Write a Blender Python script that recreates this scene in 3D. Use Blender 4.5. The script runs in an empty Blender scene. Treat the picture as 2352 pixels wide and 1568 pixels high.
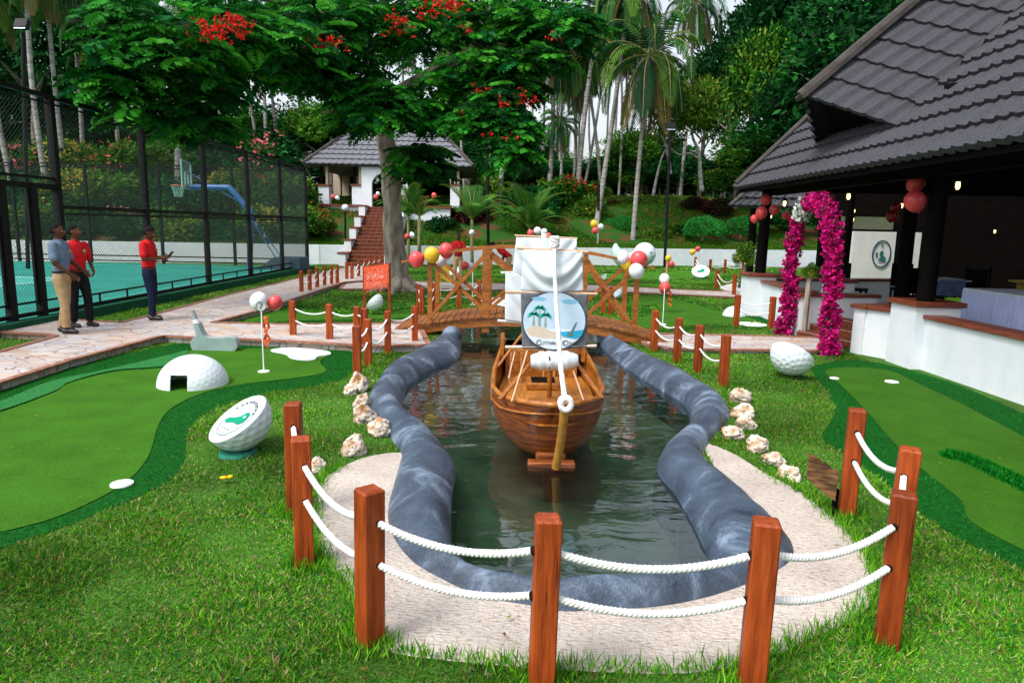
import bpy, bmesh, math, random
import numpy as np
from mathutils import Vector, Matrix
random.seed(7); rng = np.random.default_rng(7)
sc = bpy.context.scene; col = sc.collection
# ------------------------------------------------------------------ camera, sky, sun, exposure
F, PIT, ROL, H, CX, CY = 1568., math.radians(9.5), math.radians(1.15), 1.92, 1176., 784.
cd = bpy.data.cameras.new('camera'); cd.lens = 24; cd.sensor_width = 36; cd.clip_start = .05; cd.clip_end = 600
cam = bpy.data.objects.new('camera', cd); col.objects.link(cam)
cam.matrix_world = Matrix.Translation((0, 0, H)) @ Matrix.Rotation(math.pi/2-PIT, 4, 'X') @ Matrix.Rotation(ROL, 4, 'Z')
sc.camera = cam
W = bpy.data.worlds.new('World'); sc.world = W; W.use_nodes = True
wn = W.node_tree; bg = wn.nodes['Background']
sky = wn.nodes.new('ShaderNodeTexSky'); sky.sky_type = 'NISHITA'; sky.sun_disc = False
SE, SR = math.radians(56), math.radians(228)
sky.sun_elevation = SE; sky.sun_rotation = SR; sky.dust_density = 4; sky.air_density = 1.2
hs = wn.nodes.new('ShaderNodeHueSaturation'); hs.inputs['Saturation'].default_value = .42; hs.inputs['Value'].default_value = 1.4
wn.links.new(sky.outputs[0], hs.inputs['Color']); wn.links.new(hs.outputs[0], bg.inputs[0]); bg.inputs[1].default_value = .14
sl = bpy.data.lights.new('sun', 'SUN'); sl.energy = 1.6; sl.angle = math.radians(16); sl.color = (1, .97, .92)
so = bpy.data.objects.new('sun', sl); col.objects.link(so)
sd = Vector((math.sin(SR)*math.cos(SE), math.cos(SR)*math.cos(SE), math.sin(SE)))
so.rotation_euler = sd.to_track_quat('Z', 'Y').to_euler()
sc.view_settings.view_transform = 'Standard'; sc.view_settings.look = 'None'; sc.view_settings.gamma = 1
sc.view_settings.exposure = .5
sc.cycles.max_bounces = 6; sc.cycles.diffuse_bounces = 3; sc.cycles.glossy_bounces = 3; sc.cycles.transparent_max_bounces = 12
sc.cycles.sample_clamp_indirect = 6

# ------------------------------------------------------------------ photo-survey helpers: a point of the picture -> its place in the world
_fw = np.array([0, math.cos(PIT), -math.sin(PIT)]); _u0 = np.array([0, math.sin(PIT), math.cos(PIT)]); _r0 = np.array([1., 0, 0])
_rt = _r0*math.cos(ROL)+_u0*math.sin(ROL); _up = _u0*math.cos(ROL)-_r0*math.sin(ROL); _O = np.array([0, 0, H])
def ray(u, v): return _fw+_rt*((u-CX)/F)-_up*((v-CY)/F)
def G(u, v, z=0.):
    d = ray(u, v); p = _O+d*((z-H)/d[2]); return Vector(p)
def AT(u, v, Y):
    d = ray(u, v); return Vector(_O+d*(Y/d[1]))
def px(n, Y): return n/F*Y          # size in metres of n picture units at depth Y
R = math.radians

# ------------------------------------------------------------------ materials
MATS = {}
def M(name, c, rough=.6, c2=None, scale=8., stretch=(1, 1, 1), bump=0., bscale=None, metal=0., spec=None, detail=4, ramp=(.35, .65), emis=None, trans=0., coat=0.):
    if name in MATS: return MATS[name]
    m = bpy.data.materials.new(name); m.use_nodes = True; nt = m.node_tree; b = nt.nodes['Principled BSDF']
    b.inputs['Roughness'].default_value = rough; b.inputs['Metallic'].default_value = metal; b.inputs['Specular IOR Level'].default_value = spec if spec is not None else (.5 if rough < .42 else .12)
    b.inputs['Coat Weight'].default_value = coat
    tc = nt.nodes.new('ShaderNodeTexCoord'); mp = nt.nodes.new('ShaderNodeMapping'); mp.inputs['Scale'].default_value = stretch
    nt.links.new(tc.outputs['Object'], mp.inputs[0])
    if c2 is None: c2 = tuple(min(1, x*1.25) for x in c); c = tuple(x*.85 for x in c)
    n = nt.nodes.new('ShaderNodeTexNoise'); n.inputs['Scale'].default_value = scale; n.inputs['Detail'].default_value = detail
    nt.links.new(mp.outputs[0], n.inputs['Vector'])
    r = nt.nodes.new('ShaderNodeValToRGB'); r.color_ramp.elements[0].position = ramp[0]; r.color_ramp.elements[1].position = ramp[1]
    r.color_ramp.elements[0].color = (*c, 1); r.color_ramp.elements[1].color = (*c2, 1)
    nt.links.new(n.outputs['Fac'], r.inputs[0]); nt.links.new(r.outputs[0], b.inputs['Base Color'])
    if bump:
        n2 = nt.nodes.new('ShaderNodeTexNoise'); n2.inputs['Scale'].default_value = bscale or scale*4; n2.inputs['Detail'].default_value = 4
        nt.links.new(mp.outputs[0], n2.inputs['Vector'])
        bp = nt.nodes.new('ShaderNodeBump'); bp.inputs['Strength'].default_value = bump; bp.inputs['Distance'].default_value = .02
        nt.links.new(n2.outputs['Fac'], bp.inputs['Height']); nt.links.new(bp.outputs[0], b.inputs['Normal'])
    if emis: b.inputs['Emission Color'].default_value = (*emis[:3], 1); b.inputs['Emission Strength'].default_value = emis[3]
    MATS[name] = m; return m
def leafmat(name, transl=.3, rough=.5, vr=.25):
    m = bpy.data.materials.new(name); m.use_nodes = True; nt = m.node_tree; b = nt.nodes['Principled BSDF']; out = nt.nodes['Material Output']
    b.inputs['Roughness'].default_value = rough; b.inputs['Specular IOR Level'].default_value = .08
    a = nt.nodes.new('ShaderNodeAttribute'); a.attribute_name = 'Col'
    oi = nt.nodes.new('ShaderNodeObjectInfo'); mr = nt.nodes.new('ShaderNodeMapRange'); mr.inputs['To Min'].default_value = 1-vr; mr.inputs['To Max'].default_value = 1+vr
    h = nt.nodes.new('ShaderNodeHueSaturation'); nt.links.new(oi.outputs['Random'], mr.inputs[0]); nt.links.new(mr.outputs[0], h.inputs['Value']); nt.links.new(a.outputs['Color'], h.inputs['Color'])
    t = nt.nodes.new('ShaderNodeBsdfTranslucent'); mx = nt.nodes.new('ShaderNodeMixShader'); mx.inputs[0].default_value = transl
    nt.links.new(h.outputs[0], b.inputs['Base Color']); nt.links.new(h.outputs[0], t.inputs[0]); nt.links.new(b.outputs[0], mx.inputs[1]); nt.links.new(t.outputs[0], mx.inputs[2]); nt.links.new(mx.outputs[0], out.inputs[0])
    return m
LEAF = leafmat('leaf', .3, .6); GRASS = leafmat('grass_blade', .3, .5, 0); PETAL = leafmat('petal', .25, .6, 0)
WHITE = M('white_paint', (.66, .72, .77), .7, (.74, .78, .82), 3, bump=.05, bscale=60)
CAPW = M('cap_wood', (.13, .03, .015), .35, (.22, .055, .025), 6, (1, 1, 6), bump=.1)
REDWOOD = M('red_wood', (.15, .022, .005), .45, (.42, .078, .014), 9, (3.2, 3.2, .35), bump=.35, bscale=26, ramp=(.28, .72), detail=8, spec=.25)
def cracks(m, sc_, thr, dark=(.03, .006, .003)):
    nt = m.node_tree; b = nt.nodes['Principled BSDF']; src = b.inputs['Base Color'].links[0].from_socket; N = nt.nodes.new
    tc = N('ShaderNodeTexCoord'); oi = N('ShaderNodeObjectInfo'); ad = N('ShaderNodeVectorMath'); ad.operation = 'ADD'; mp = N('ShaderNodeMapping'); mp.inputs['Scale'].default_value = sc_
    nt.links.new(tc.outputs['Object'], ad.inputs[0]); nt.links.new(oi.outputs['Location'], ad.inputs[1]); nt.links.new(ad.outputs[0], mp.inputs[0])
    n = N('ShaderNodeTexNoise'); n.inputs['Scale'].default_value = 1; n.inputs['Detail'].default_value = 5; nt.links.new(mp.outputs[0], n.inputs['Vector'])
    r = N('ShaderNodeValToRGB'); r.color_ramp.elements[0].position = thr; r.color_ramp.elements[1].position = thr+.03; nt.links.new(n.outputs['Fac'], r.inputs[0])
    n2 = N('ShaderNodeTexNoise'); n2.inputs['Scale'].default_value = 2.3; n2.inputs['Detail'].default_value = 3; nt.links.new(ad.outputs[0], n2.inputs['Vector'])
    hv = N('ShaderNodeHueSaturation'); mr = N('ShaderNodeMapRange'); mr.inputs['To Min'].default_value = .6; mr.inputs['To Max'].default_value = 1.35; nt.links.new(n2.outputs['Fac'], mr.inputs[0]); rr_ = N('ShaderNodeMapRange'); rr_.inputs['To Min'].default_value = .8; rr_.inputs['To Max'].default_value = 1.15; nt.links.new(oi.outputs['Random'], rr_.inputs[0]); ml = N('ShaderNodeMath'); ml.operation = 'MULTIPLY'; nt.links.new(mr.outputs[0], ml.inputs[0]); nt.links.new(rr_.outputs[0], ml.inputs[1]); nt.links.new(ml.outputs[0], hv.inputs['Value']); nt.links.new(src, hv.inputs['Color'])
    mx = N('ShaderNodeMix'); mx.data_type = 'RGBA'; mx.inputs[6].default_value = (*dark, 1); nt.links.new(r.outputs[0], mx.inputs[0]); nt.links.new(hv.outputs[0], mx.inputs[7]); nt.links.new(mx.outputs[2], b.inputs['Base Color'])
cracks(REDWOOD, (60, 60, 1.3), .335)
OAK = M('oak_varnish', (.17, .05, .007), .36, (.40, .135, .02), 7, (.5, 3, 3), bump=.15, bscale=30, ramp=(.3, .7), detail=7)
SHIPW = M('ship_wood', (.22, .062, .007), .34, (.48, .17, .022), 9, (3, .5, 2), bump=.12, bscale=30, ramp=(.3, .7), detail=7, coat=.2)
SHIPD = M('ship_dark_wood', (.10, .022, .005), .36, (.30, .085, .014), 6, (.6, 1, 7), bump=.35, bscale=9, coat=.08)
PLANK = M('deck_plank', (.16, .055, .018), .5, (.34, .14, .05), 7, (1, 3, 1), bump=.25, detail=7)
ROPE = M('white_rope', (.75, .75, .74), .75, (.86, .86, .85), 40, bump=.3, bscale=150)
CLOTHW = M('white_sailcloth', (.58, .66, .72), .85, (.66, .73, .78), 5, bump=.1, bscale=200)
BLACKM = M('black_metal', (.005, .006, .006), .55, (.009, .010, .010), 10, spec=.15)
WIRE = M('chain_link_wire', (.03, .05, .04), .6, (.05, .075, .06), 10, spec=.2)
ROOFT = M('roof_tile', (.022, .023, .029), .75, (.095, .097, .112), 60, bump=.5, bscale=220, ramp=(.2, .8), detail=6)
ROOFE = M('roof_edge', (.045, .04, .038), .6, (.075, .068, .064), 6)
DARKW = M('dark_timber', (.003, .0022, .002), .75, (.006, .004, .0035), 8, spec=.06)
BARK = M('bark', (.15, .12, .095), .9, (.46, .40, .33), 7, (1, 1, .3), bump=1., bscale=16, detail=8, ramp=(.35, .75))
PBARK = M('palm_bark', (.17, .16, .15), .9, (.40, .38, .36), 5, (.3, .3, 2.2), bump=.5, bscale=30, detail=6)
PLAST = M('white_fibreglass', (.62, .71, .76), .4, (.70, .78, .82), 4)
GREY = M('grey_fibreglass', (.30, .34, .36), .45, (.38, .42, .44), 4)

# ------------------------------------------------------------------ mesh helpers
ORG = {}
def tag(o, label=None, cat=None, group=None, kind=None):
    if label: o['label'] = label
    if cat: o['category'] = cat
    if group: o['group'] = group
    if kind: o['kind'] = kind
    return o
def thing(name, loc, label, cat, group=None):
    o = bpy.data.objects.new(name, None); col.objects.link(o); o.location = loc; o.empty_display_size = .1
    ORG[o.name] = Vector(loc); return tag(o, label, cat, group)
def link(name, me, parent, origin):
    o = bpy.data.objects.new(name, me); col.objects.link(o)
    if parent is not None:
        o.parent = parent; ORG[o.name] = ORG[parent.name]
    else:
        o.location = origin; ORG[o.name] = Vector(origin)
    return o
def copy_tree(o, loc=None, rz=None, scale=None, parent=None, label=None):
    c = o.copy(); col.objects.link(c); c.parent = parent
    if loc is not None: c.location = loc; ORG[c.name] = Vector(loc)
    if rz is not None: c.rotation_euler = (0, 0, rz) if not hasattr(rz, '__len__') else rz
    if scale is not None: c.scale = (scale,)*3 if not hasattr(scale, '__len__') else scale
    if label: c['label'] = label
    for ch in o.children:
        copy_tree(ch, parent=c)
    return c
class MB:
    def __init__(s): s.v = []; s.f = []
    def add(s, vs, fs):
        n = len(s.v); s.v += [tuple(x) for x in vs]; s.f += [tuple(i+n for i in f) for f in fs]
    def box(s, c, d, rot=None, bev=0.):
        c = Vector(c); x, y, z = d[0]/2, d[1]/2, d[2]/2
        if bev:
            b = min(bev, x*.9, y*.9, z*.9); vs = []
            for (zz, i) in ((-z, b), (-z+b, 0), (z-b, 0), (z, b)):
                for sx, sy in ((-1, -1), (1, -1), (1, 1), (-1, 1)):
                    k = b*.7 if i == 0 else b*1.3
                    if sx*sy > 0: vs += [(sx*(x-(i)), sy*(y-k), zz), (sx*(x-k), sy*(y-(i)), zz)]
                    else: vs += [(sx*(x-k), sy*(y-(i)), zz), (sx*(x-(i)), sy*(y-k), zz)]
            fs = [tuple(reversed(range(8))), tuple(range(24, 32))]
            for r in range(3):
                for i in range(8): fs.append((r*8+i, r*8+(i+1) % 8, r*8+8+(i+1) % 8, r*8+8+i))
        else:
            vs = [(-x, -y, -z), (x, -y, -z), (x, y, -z), (-x, y, -z), (-x, -y, z), (x, -y, z), (x, y, z), (-x, y, z)]
            fs = [(3, 2, 1, 0), (4, 5, 6, 7), (0, 1, 5, 4), (1, 2, 6, 5), (2, 3, 7, 6), (3, 0, 4, 7)]
        if rot is not None:
            m = rot if isinstance(rot, Matrix) else Matrix.Rotation(rot, 3, 'Z')
            vs = [m @ Vector(v) for v in vs]
        s.add([Vector(v)+c for v in vs], fs); return s
    def beam(s, a, b, w, h, up=(0, 0, 1), bev=0.):
        a = Vector(a); b = Vector(b); d = b-a; L = d.length; d.normalize(); up = Vector(up)
        if abs(d.dot(up)) > .98: up = Vector((0, 1, 0))
        sd_ = d.cross(up).normalized(); u2 = sd_.cross(d)
        m = Matrix((sd_, d, u2)).transposed()
        return s.box((a+b)/2, (w, L, h), m, bev)
    def tube(s, P, r, n=8, cap=True, squash=None):
        P = [Vector(p) for p in P]; k = len(P); rs = r if hasattr(r, '__len__') else [r]*k
        t = (P[1]-P[0]).normalized(); a = Vector((0, 0, 1)) if abs(t.z) < .9 else Vector((1, 0, 0)); nrm = t.cross(a).normalized(); vs = []
        for i in range(k):
            t2 = (P[min(i+1, k-1)]-P[max(i-1, 0)]).normalized()
            nrm = (nrm-t2*nrm.dot(t2)).normalized(); bn = t2.cross(nrm)
            for j in range(n):
                an = 2*math.pi*j/n; vs.append(P[i]+(nrm*math.cos(an)+bn*math.sin(an))*rs[i])
        fs = [(i*n+j, i*n+(j+1) % n, (i+1)*n+(j+1) % n, (i+1)*n+j) for i in range(k-1) for j in range(n)]
        if cap: fs += [tuple(reversed(range(n))), tuple(range((k-1)*n, k*n))]
        s.add(vs, fs); return s
    def ball(s, c, r, seg=16, rings=10, rot=None, fn=None):
        c = Vector(c); r = r if hasattr(r, '__len__') else (r, r, r); vs = []
        for i in range(rings+1):
            th = math.pi*i/rings
            for j in range(seg):
                ph = 2*math.pi*j/seg; v = Vector((math.sin(th)*math.cos(ph), math.sin(th)*math.sin(ph), math.cos(th)))
                if fn: v = fn(v)
                v = Vector((v.x*r[0], v.y*r[1], v.z*r[2]))
                if rot is not None: v = rot @ v
                vs.append(v+c)
        fs = [(i*seg+j, (i+1)*seg+j, (i+1)*seg+(j+1) % seg, i*seg+(j+1) % seg) for i in range(rings) for j in range(seg)]
        s.add(vs, fs); return s
    def cap2(s, a, b, r0, r1=None, n=12):
        r1 = r0 if r1 is None else r1; a = Vector(a); b = Vector(b); d = (b-a).normalized()
        P = [a-d*r0*.96, a-d*r0*.75, a-d*r0*.35, a, b, b+d*r1*.35, b+d*r1*.75, b+d*r1*.96]
        return s.tube(P, [r0*.28, r0*.66, r0*.94, r0, r1, r1*.94, r1*.66, r1*.28], n)
    def prism(s, P, thick, mat=None):
        """P: 2-D outline; extruded along local z by thick, then transformed"""
        n = len(P); vs = [Vector((p[0], p[1], 0)) for p in P]+[Vector((p[0], p[1], thick)) for p in P]
        if mat is not None: vs = [mat @ v for v in vs]
        s.add(vs, [tuple(reversed(range(n))), tuple(range(n, 2*n))]+[(i, (i+1) % n, n+(i+1) % n, n+i) for i in range(n)]); return s
    def grid(s, fn, nu, nv):
        vs = [fn(i/nu, j/nv) for j in range(nv+1) for i in range(nu+1)]
        s.add(vs, [(j*(nu+1)+i, j*(nu+1)+i+1, (j+1)*(nu+1)+i+1, (j+1)*(nu+1)+i) for j in range(nv) for i in range(nu)]); return s
    def build(s, name, mat, parent=None, origin=None, smooth=False, weld=False):
        og = ORG[parent.name] if parent is not None else Vector(origin if origin is not None else s.v[0])
        me = bpy.data.meshes.new(name); me.from_pydata([(a[0]-og[0], a[1]-og[1], a[2]-og[2]) for a in s.v], [], s.f); me.materials.append(mat)
        if weld:
            b = bmesh.new(); b.from_mesh(me); bmesh.ops.remove_doubles(b, verts=b.verts, dist=1e-5); b.to_mesh(me); b.free()
        if smooth: me.polygons.foreach_set('use_smooth', [True]*len(me.polygons))
        if smooth == 'auto':
            b = bmesh.new(); b.from_mesh(me)
            for e in b.edges:
                if len(e.link_faces) == 2 and e.calc_face_angle(0) > .7: e.smooth = False
            b.to_mesh(me); b.free()
        me.update(); return link(name, me, parent, og)
def npmesh(name, V, Fc, C, mat, parent=None, origin=(0, 0, 0)):
    og = np.array(ORG[parent.name] if parent is not None else origin, dtype=float)
    V = np.asarray(V)-og; me = bpy.data.meshes.new(name); nf, k = Fc.shape
    me.vertices.add(len(V)); me.vertices.foreach_set('co', V.astype(np.float32).ravel())
    me.loops.add(nf*k); me.loops.foreach_set('vertex_index', Fc.astype(np.int32).ravel())
    me.polygons.add(nf); me.polygons.foreach_set('loop_start', np.arange(0, nf*k, k, dtype=np.int32))
    me.update(calc_edges=True)
    ca = me.color_attributes.new('Col', 'FLOAT_COLOR', 'POINT')
    ca.data.foreach_set('color', np.concatenate([C, np.ones((len(C), 1))], 1).astype(np.float32).ravel())
    me.materials.append(mat); return link(name, me, parent, Vector(og))
def nrmz(a): return a/np.maximum(np.linalg.norm(a, axis=1, keepdims=True), 1e-9)
def leaves(C, D, N, L, Wd, mid=.45):
    """diamond leaves; returns verts, faces"""
    D = nrmz(D); S = nrmz(np.cross(D, N)); L = np.broadcast_to(L, (len(C),))[:, None]; Wd = np.broadcast_to(Wd, (len(C),))[:, None]
    V = np.stack([C, C+D*L*mid+S*Wd/2, C+D*L, C+D*L*mid-S*Wd/2], 1).reshape(-1, 3)
    return V, np.arange(len(C)*4).reshape(-1, 4)
def mixcol(n, cols, w=None, jit=.18):
    cols = np.array(cols); i = rng.choice(len(cols), n, p=w); c = cols[i]*(1+rng.uniform(-jit, jit, (n, 1))); return np.repeat(c, 4, 0)
def rdir(n): return nrmz(rng.normal(size=(n, 3)))
def cr(P, n=6, closed=True):
    """Catmull-Rom through points"""
    P = [Vector(p) for p in P]; k = len(P); out = []
    for i in range(k if closed else k-1):
        g = (lambda j: P[j % k]) if closed else (lambda j: P[min(max(j, 0), k-1)])
        a, b, c, d = g(i-1), g(i), g(i+1), g(i+2)
        for q in range(n):
            t = q/n; out.append(.5*((2*b)+(c-a)*t+(2*a-5*b+4*c-d)*t*t+(3*b-a-3*c+d)*t**3))
    if not closed: out.append(P[-1])
    return out
def inpoly(x, y, P):
    c = np.zeros(len(x), bool); n = len(P)
    for i in range(n):
        x0, y0 = P[i][0], P[i][1]; x1, y1 = P[(i+1) % n][0], P[(i+1) % n][1]
        if y0 == y1: continue
        m = ((y0 > y) != (y1 > y)) & (x < (x1-x0)*(y-y0)/(y1-y0)+x0); c ^= m
    return c
def sheet(name, P, z, mat, holes=(), kind='structure', **kw):
    b = bmesh.new(); E_ = []
    for loop in [P]+list(holes):
        vs = [b.verts.new((p[0], p[1], z)) for p in loop]
        E_ += [b.edges.new((vs[i], vs[(i+1) % len(vs)])) for i in range(len(vs))]
    bmesh.ops.triangle_fill(b, use_beauty=True, use_dissolve=False, edges=E_)
    for f in b.faces:
        f.normal_update()
        if f.normal.z < 0: f.normal_flip()
    me = bpy.data.meshes.new(name); b.to_mesh(me); b.free(); me.materials.append(mat)
    o = link(name, me, None, Vector((0, 0, 0)))
    return tag(o, kind=kind, **kw)
def textmesh(name, txt, size, mat, mtx, parent, ext=.0):
    cu = bpy.data.curves.new(name, 'FONT'); cu.body = txt; cu.size = size; cu.align_x = 'CENTER'; cu.align_y = 'CENTER'; cu.extrude = ext
    t = bpy.data.objects.new(name, cu); col.objects.link(t); bpy.context.view_layer.update()
    me = bpy.data.meshes.new_from_object(t.evaluated_get(bpy.context.evaluated_depsgraph_get())); bpy.data.objects.remove(t)
    og = ORG[parent.name]; me.transform(Matrix.Translation(-og) @ mtx); me.materials.clear(); me.materials.append(mat)
    return link(name, me, parent, og)
# ------------------------------------------------------------------ pond outline (outer foot / inner waterline pairs, read off the photo)
RO = [(1010,772),(957,805),(897,835),(864,874),(850,900),(857,930),(880,960),(908,993),(927,1021),(921,1055),(908,1100),(898,1150),(911,1215),(950,1280),(1015,1335),(1108,1375),(1211,1395),(1290,1410),(1380,1405),(1500,1400),(1620,1378),(1730,1340),(1812,1290),(1815,1235),(1765,1176),(1711,1129),(1644,1076),(1608,1030),(1622,995),(1655,960),(1672,932),(1655,908),(1620,885),(1578,856),(1521,829),(1461,802),(1411,778)]
RI = [(1062,790),(1052,824),(1000,848),(952,876),(934,897),(925,925),(930,955),(968,978),(1005,1015),(1038,1054),(1047,1087),(1038,1142),(1026,1195),(1022,1235),(1048,1275),(1110,1305),(1200,1325),(1290,1332),(1380,1330),(1480,1325),(1580,1310),(1650,1290),(1668,1262),(1640,1235),(1591,1186),(1550,1135),(1511,1088),(1513,1055),(1540,1022),(1576,990),(1585,955),(1565,925),(1520,898),(1461,862),(1411,826),(1385,800),(1375,785)]
WZ = -.06
_O3, _I3, _w = [], [], []
for i, (o, q) in enumerate(zip(RO, RI)):
    w = max(0, min(1, (min(i-11, 24.5-i))/3.)); _w.append(w)
    _O3.append(G(*o, .09*(1-w)-.01*w)); _I3.append(G(*q, WZ*(1-w)+.10*w))
NS = 6; RO3, RI3 = cr(_O3, NS, False), cr(_I3, NS, False); NR = len(RO3)
RW = [np.interp(i/NS, range(len(_w)), _w) for i in range(NR)]
def rimprof(i):
    o, q, w = RO3[i], RI3[i], RW[i]; o = Vector((o.x, o.y, 0)); q = Vector((q.x, q.y, 0)); d = (o-q); L = d.length; d.normalize()
    a = [(-.05/L, -.06), (-.02/L, .04), (.05, .10), (.2, .138), (.38, .152), (.55, .142), (.72, .10), (.88, .045), (.97, -.02), (1., WZ), (1.04, -.2), (1.05, -.46)]
    b = [(-.02/L, -.05), (.02, .0), (.12, .055), (.32, .10), (.55, .125), (.78, .13), (1., .11), (1.+.05/L, .07), (1+.09/L, .0), (1+.11/L, WZ), (1+.13/L, -.2), (1+.14/L, -.46)]
    out = []
    for k, ((s0, z0), (s1, z1)) in enumerate(zip(a, b)):
        s = s0*(1-w)+s1*w; z = z0*(1-w)+z1*w; p = o-d*L*s
        if 1 < k < 9: z += .012*math.sin(i*.17+k*.3)+.006*math.sin(i*.53+2)+.003*math.sin(i*1.3+k)
        out.append(Vector((p.x, p.y, z)))
    return out
rim = MB(); PR = [rimprof(i) for i in range(NR)]; kk = len(PR[0])
for p in PR: rim.v += [tuple(x) for x in p]
rim.f = [(i*kk+j, i*kk+j+1, (i+1)*kk+j+1, (i+1)*kk+j) for i in range(NR-1) for j in range(kk-1)]
for i in (0, NR-1):                      # rounded ends
    c = sum(PR[i][2:9], Vector())/7; rim.ball(c, (.17, .17, .15), 14, 8)
def rockmat():
    m = M('rim_concrete', (.018, .028, .045), .38, (.062, .092, .138), 2.1, bump=.6, bscale=34, detail=10, spec=.4); [(setattr(n.inputs['Roughness'], 'default_value', .64), setattr(n.inputs['Distortion'], 'default_value', .9)) for n in m.node_tree.nodes if n.type == 'TEX_NOISE']
    nt = m.node_tree; b = nt.nodes['Principled BSDF']; rp = [n for n in nt.nodes if n.type == 'VALTORGB'][0]; rp.color_ramp.elements[0].position = .3
    e = rp.color_ramp.elements.new(.76); e.color = (.30, .40, .53, 1); rp.color_ramp.elements[1].position = .53
    return m
tag(rim.build('pond_rim', rockmat(), origin=(0, 0, 0), smooth=True, weld=True), 'low blue grey moulded concrete rim curving round the pond', 'pond rim')
rimmid = [o.lerp(q, .5*(1-w)+.35*w) for o, q, w in zip(RO3, RI3, RW)]
POND = [(p.x, p.y) for p in rimmid]+[(1.75, 12.2), (1.75, 14.4), (-1.25, 14.4), (-1.25, 12.2)]
WATP = [(p.x, p.y) for p in [o.lerp(q, .75) for o, q in zip(RO3, RI3)]]+[(1.75, 12.2), (1.75, 14.4), (-1.25, 14.4), (-1.25, 12.2)]
# ------------------------------------------------------------------ ground
gm = M('soil_and_turf', (.03, .07, .01), .95, (.06, .17, .02), 1.6, bump=.6, bscale=60, detail=8)
ground = sheet('ground', [(-150, -20), (150, -20), (150, 39), (12, 38.8), (-5, 34.3), (-9.2, 32.9), (-23, 30.6), (-150, 20)], 0, gm, [POND])
fb = [(p.x, p.y) for p in RI3]; 
tag(sheet('pond_floor', WATP, -.42, M('pond_floor_mud', (.09, .13, .10), .8, (.26, .33, .26), 1.3, bump=.3, detail=6)), kind='structure')
mb = MB()
for a, b in (((-1.25, 12.2), (-1.25, 14.4)), ((1.75, 12.2), (1.75, 14.4)), ((-1.25, 14.4), (1.75, 14.4))):
    mb.beam((*a, -.22), (*b, -.22), .08, .43)
tag(mb.build('pond_wall', M('rim_concrete', (0, 0, 0)), origin=(0, 0, 0)), kind='structure')
def water():
    m = bpy.data.materials.new('water'); m.use_nodes = True; nt = m.node_tree; nt.nodes.clear(); N = nt.nodes.new; L = nt.links.new
    out = N('ShaderNodeOutputMaterial'); mx = N('ShaderNodeMixShader'); gl = N('ShaderNodeBsdfGlossy'); tr = N('ShaderNodeBsdfTransparent'); df = N('ShaderNodeBsdfDiffuse'); mx2 = N('ShaderNodeMixShader')
    tr.inputs[0].default_value = (.60, .72, .62, 1); df.inputs[0].default_value = (.03, .06, .045, 1); mx2.inputs[0].default_value = .08
    gl.inputs['Roughness'].default_value = .015; gl.inputs[0].default_value = (.95, .98, 1, 1)
    fr = N('ShaderNodeFresnel'); fr.inputs[0].default_value = 1.9
    tc = N('ShaderNodeTexCoord'); mp = N('ShaderNodeMapping'); mp.inputs['Scale'].default_value = (1, 1.7, 1); L(tc.outputs['Object'], mp.inputs[0])
    n1 = N('ShaderNodeTexNoise'); n1.inputs['Scale'].default_value = 1.9; n1.inputs['Detail'].default_value = 2; n1.inputs['Distortion'].default_value = .6
    L(mp.outputs[0], n1.inputs['Vector'])
    n2 = N('ShaderNodeTexNoise'); n2.inputs['Scale'].default_value = 13; n2.inputs['Detail'].default_value = 2; L(mp.outputs[0], n2.inputs['Vector'])
    ad = N('ShaderNodeMath'); ad.operation = 'MULTIPLY_ADD'; ad.inputs[1].default_value = .12; L(n2.outputs['Fac'], ad.inputs[0]); L(n1.outputs['Fac'], ad.inputs[2])
    bp = N('ShaderNodeBump'); bp.inputs['Strength'].default_value = .36; bp.inputs['Distance'].default_value = .03; L(ad.outputs[0], bp.inputs['Height'])
    L(bp.outputs[0], gl.inputs['Normal']); L(bp.outputs[0], fr.inputs['Normal'])
    L(tr.outputs[0], mx2.inputs[1]); L(df.outputs[0], mx2.inputs[2]); L(fr.outputs[0], mx.inputs[0]); L(mx2.outputs[0], mx.inputs[1]); L(gl.outputs[0], mx.inputs[2]); L(mx.outputs[0], out.inputs[0])
    return m
tag(sheet('water', WATP, WZ, water()), kind='structure')
# sand apron
def polyg(P, z=0, n=5, closed=True): return [(p.x, p.y) for p in cr([G(u, v, z) for u, v in P], n, closed)]
SAND = polyg([(985,1090),(935,1042),(850,1048),(775,1078),(730,1120),(722,1200),(745,1290),(800,1345),(838,1470),(900,1500),(1050,1520),(1240,1535),(1400,1545),(1600,1545),(1760,1510),(1900,1450),(1990,1400),(2012,1330),(1975,1260),(1915,1190),(1830,1125),(1750,1082),(1680,1040),(1615,1020),(1650,1090),(1700,1200),(1600,1330),(1300,1340),(1000,1250)])
sm = M('sand_screed', (.40, .33, .27), .95, (.60, .53, .475), 26, (1, 2.2, 1), bump=1., bscale=30, detail=10, ramp=(.3, .5)); cracks(sm, (34, 75, 30), .335, (.34, .27, .21))
nt = sm.node_tree; wv = nt.nodes.new('ShaderNodeTexWave'); wv.inputs['Scale'].default_value = 16; wv.inputs['Distortion'].default_value = 5; wv.inputs['Detail'].default_value = 3; wv.inputs['Detail Scale'].default_value = 1.5
bp2 = nt.nodes.new('ShaderNodeBump'); bp2.inputs['Strength'].default_value = .12; bp2.inputs['Distance'].default_value = .006
tcs = [n for n in nt.nodes if n.type == 'TEX_COORD'][0]; mpw = nt.nodes.new('ShaderNodeMapping'); mpw.inputs['Rotation'].default_value = (0, 0, .1)
nt.links.new(tcs.outputs['Object'], mpw.inputs[0]); nt.links.new(mpw.outputs[0], wv.inputs['Vector']); nt.links.new(wv.outputs['Fac'], bp2.inputs['Height'])
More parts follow.
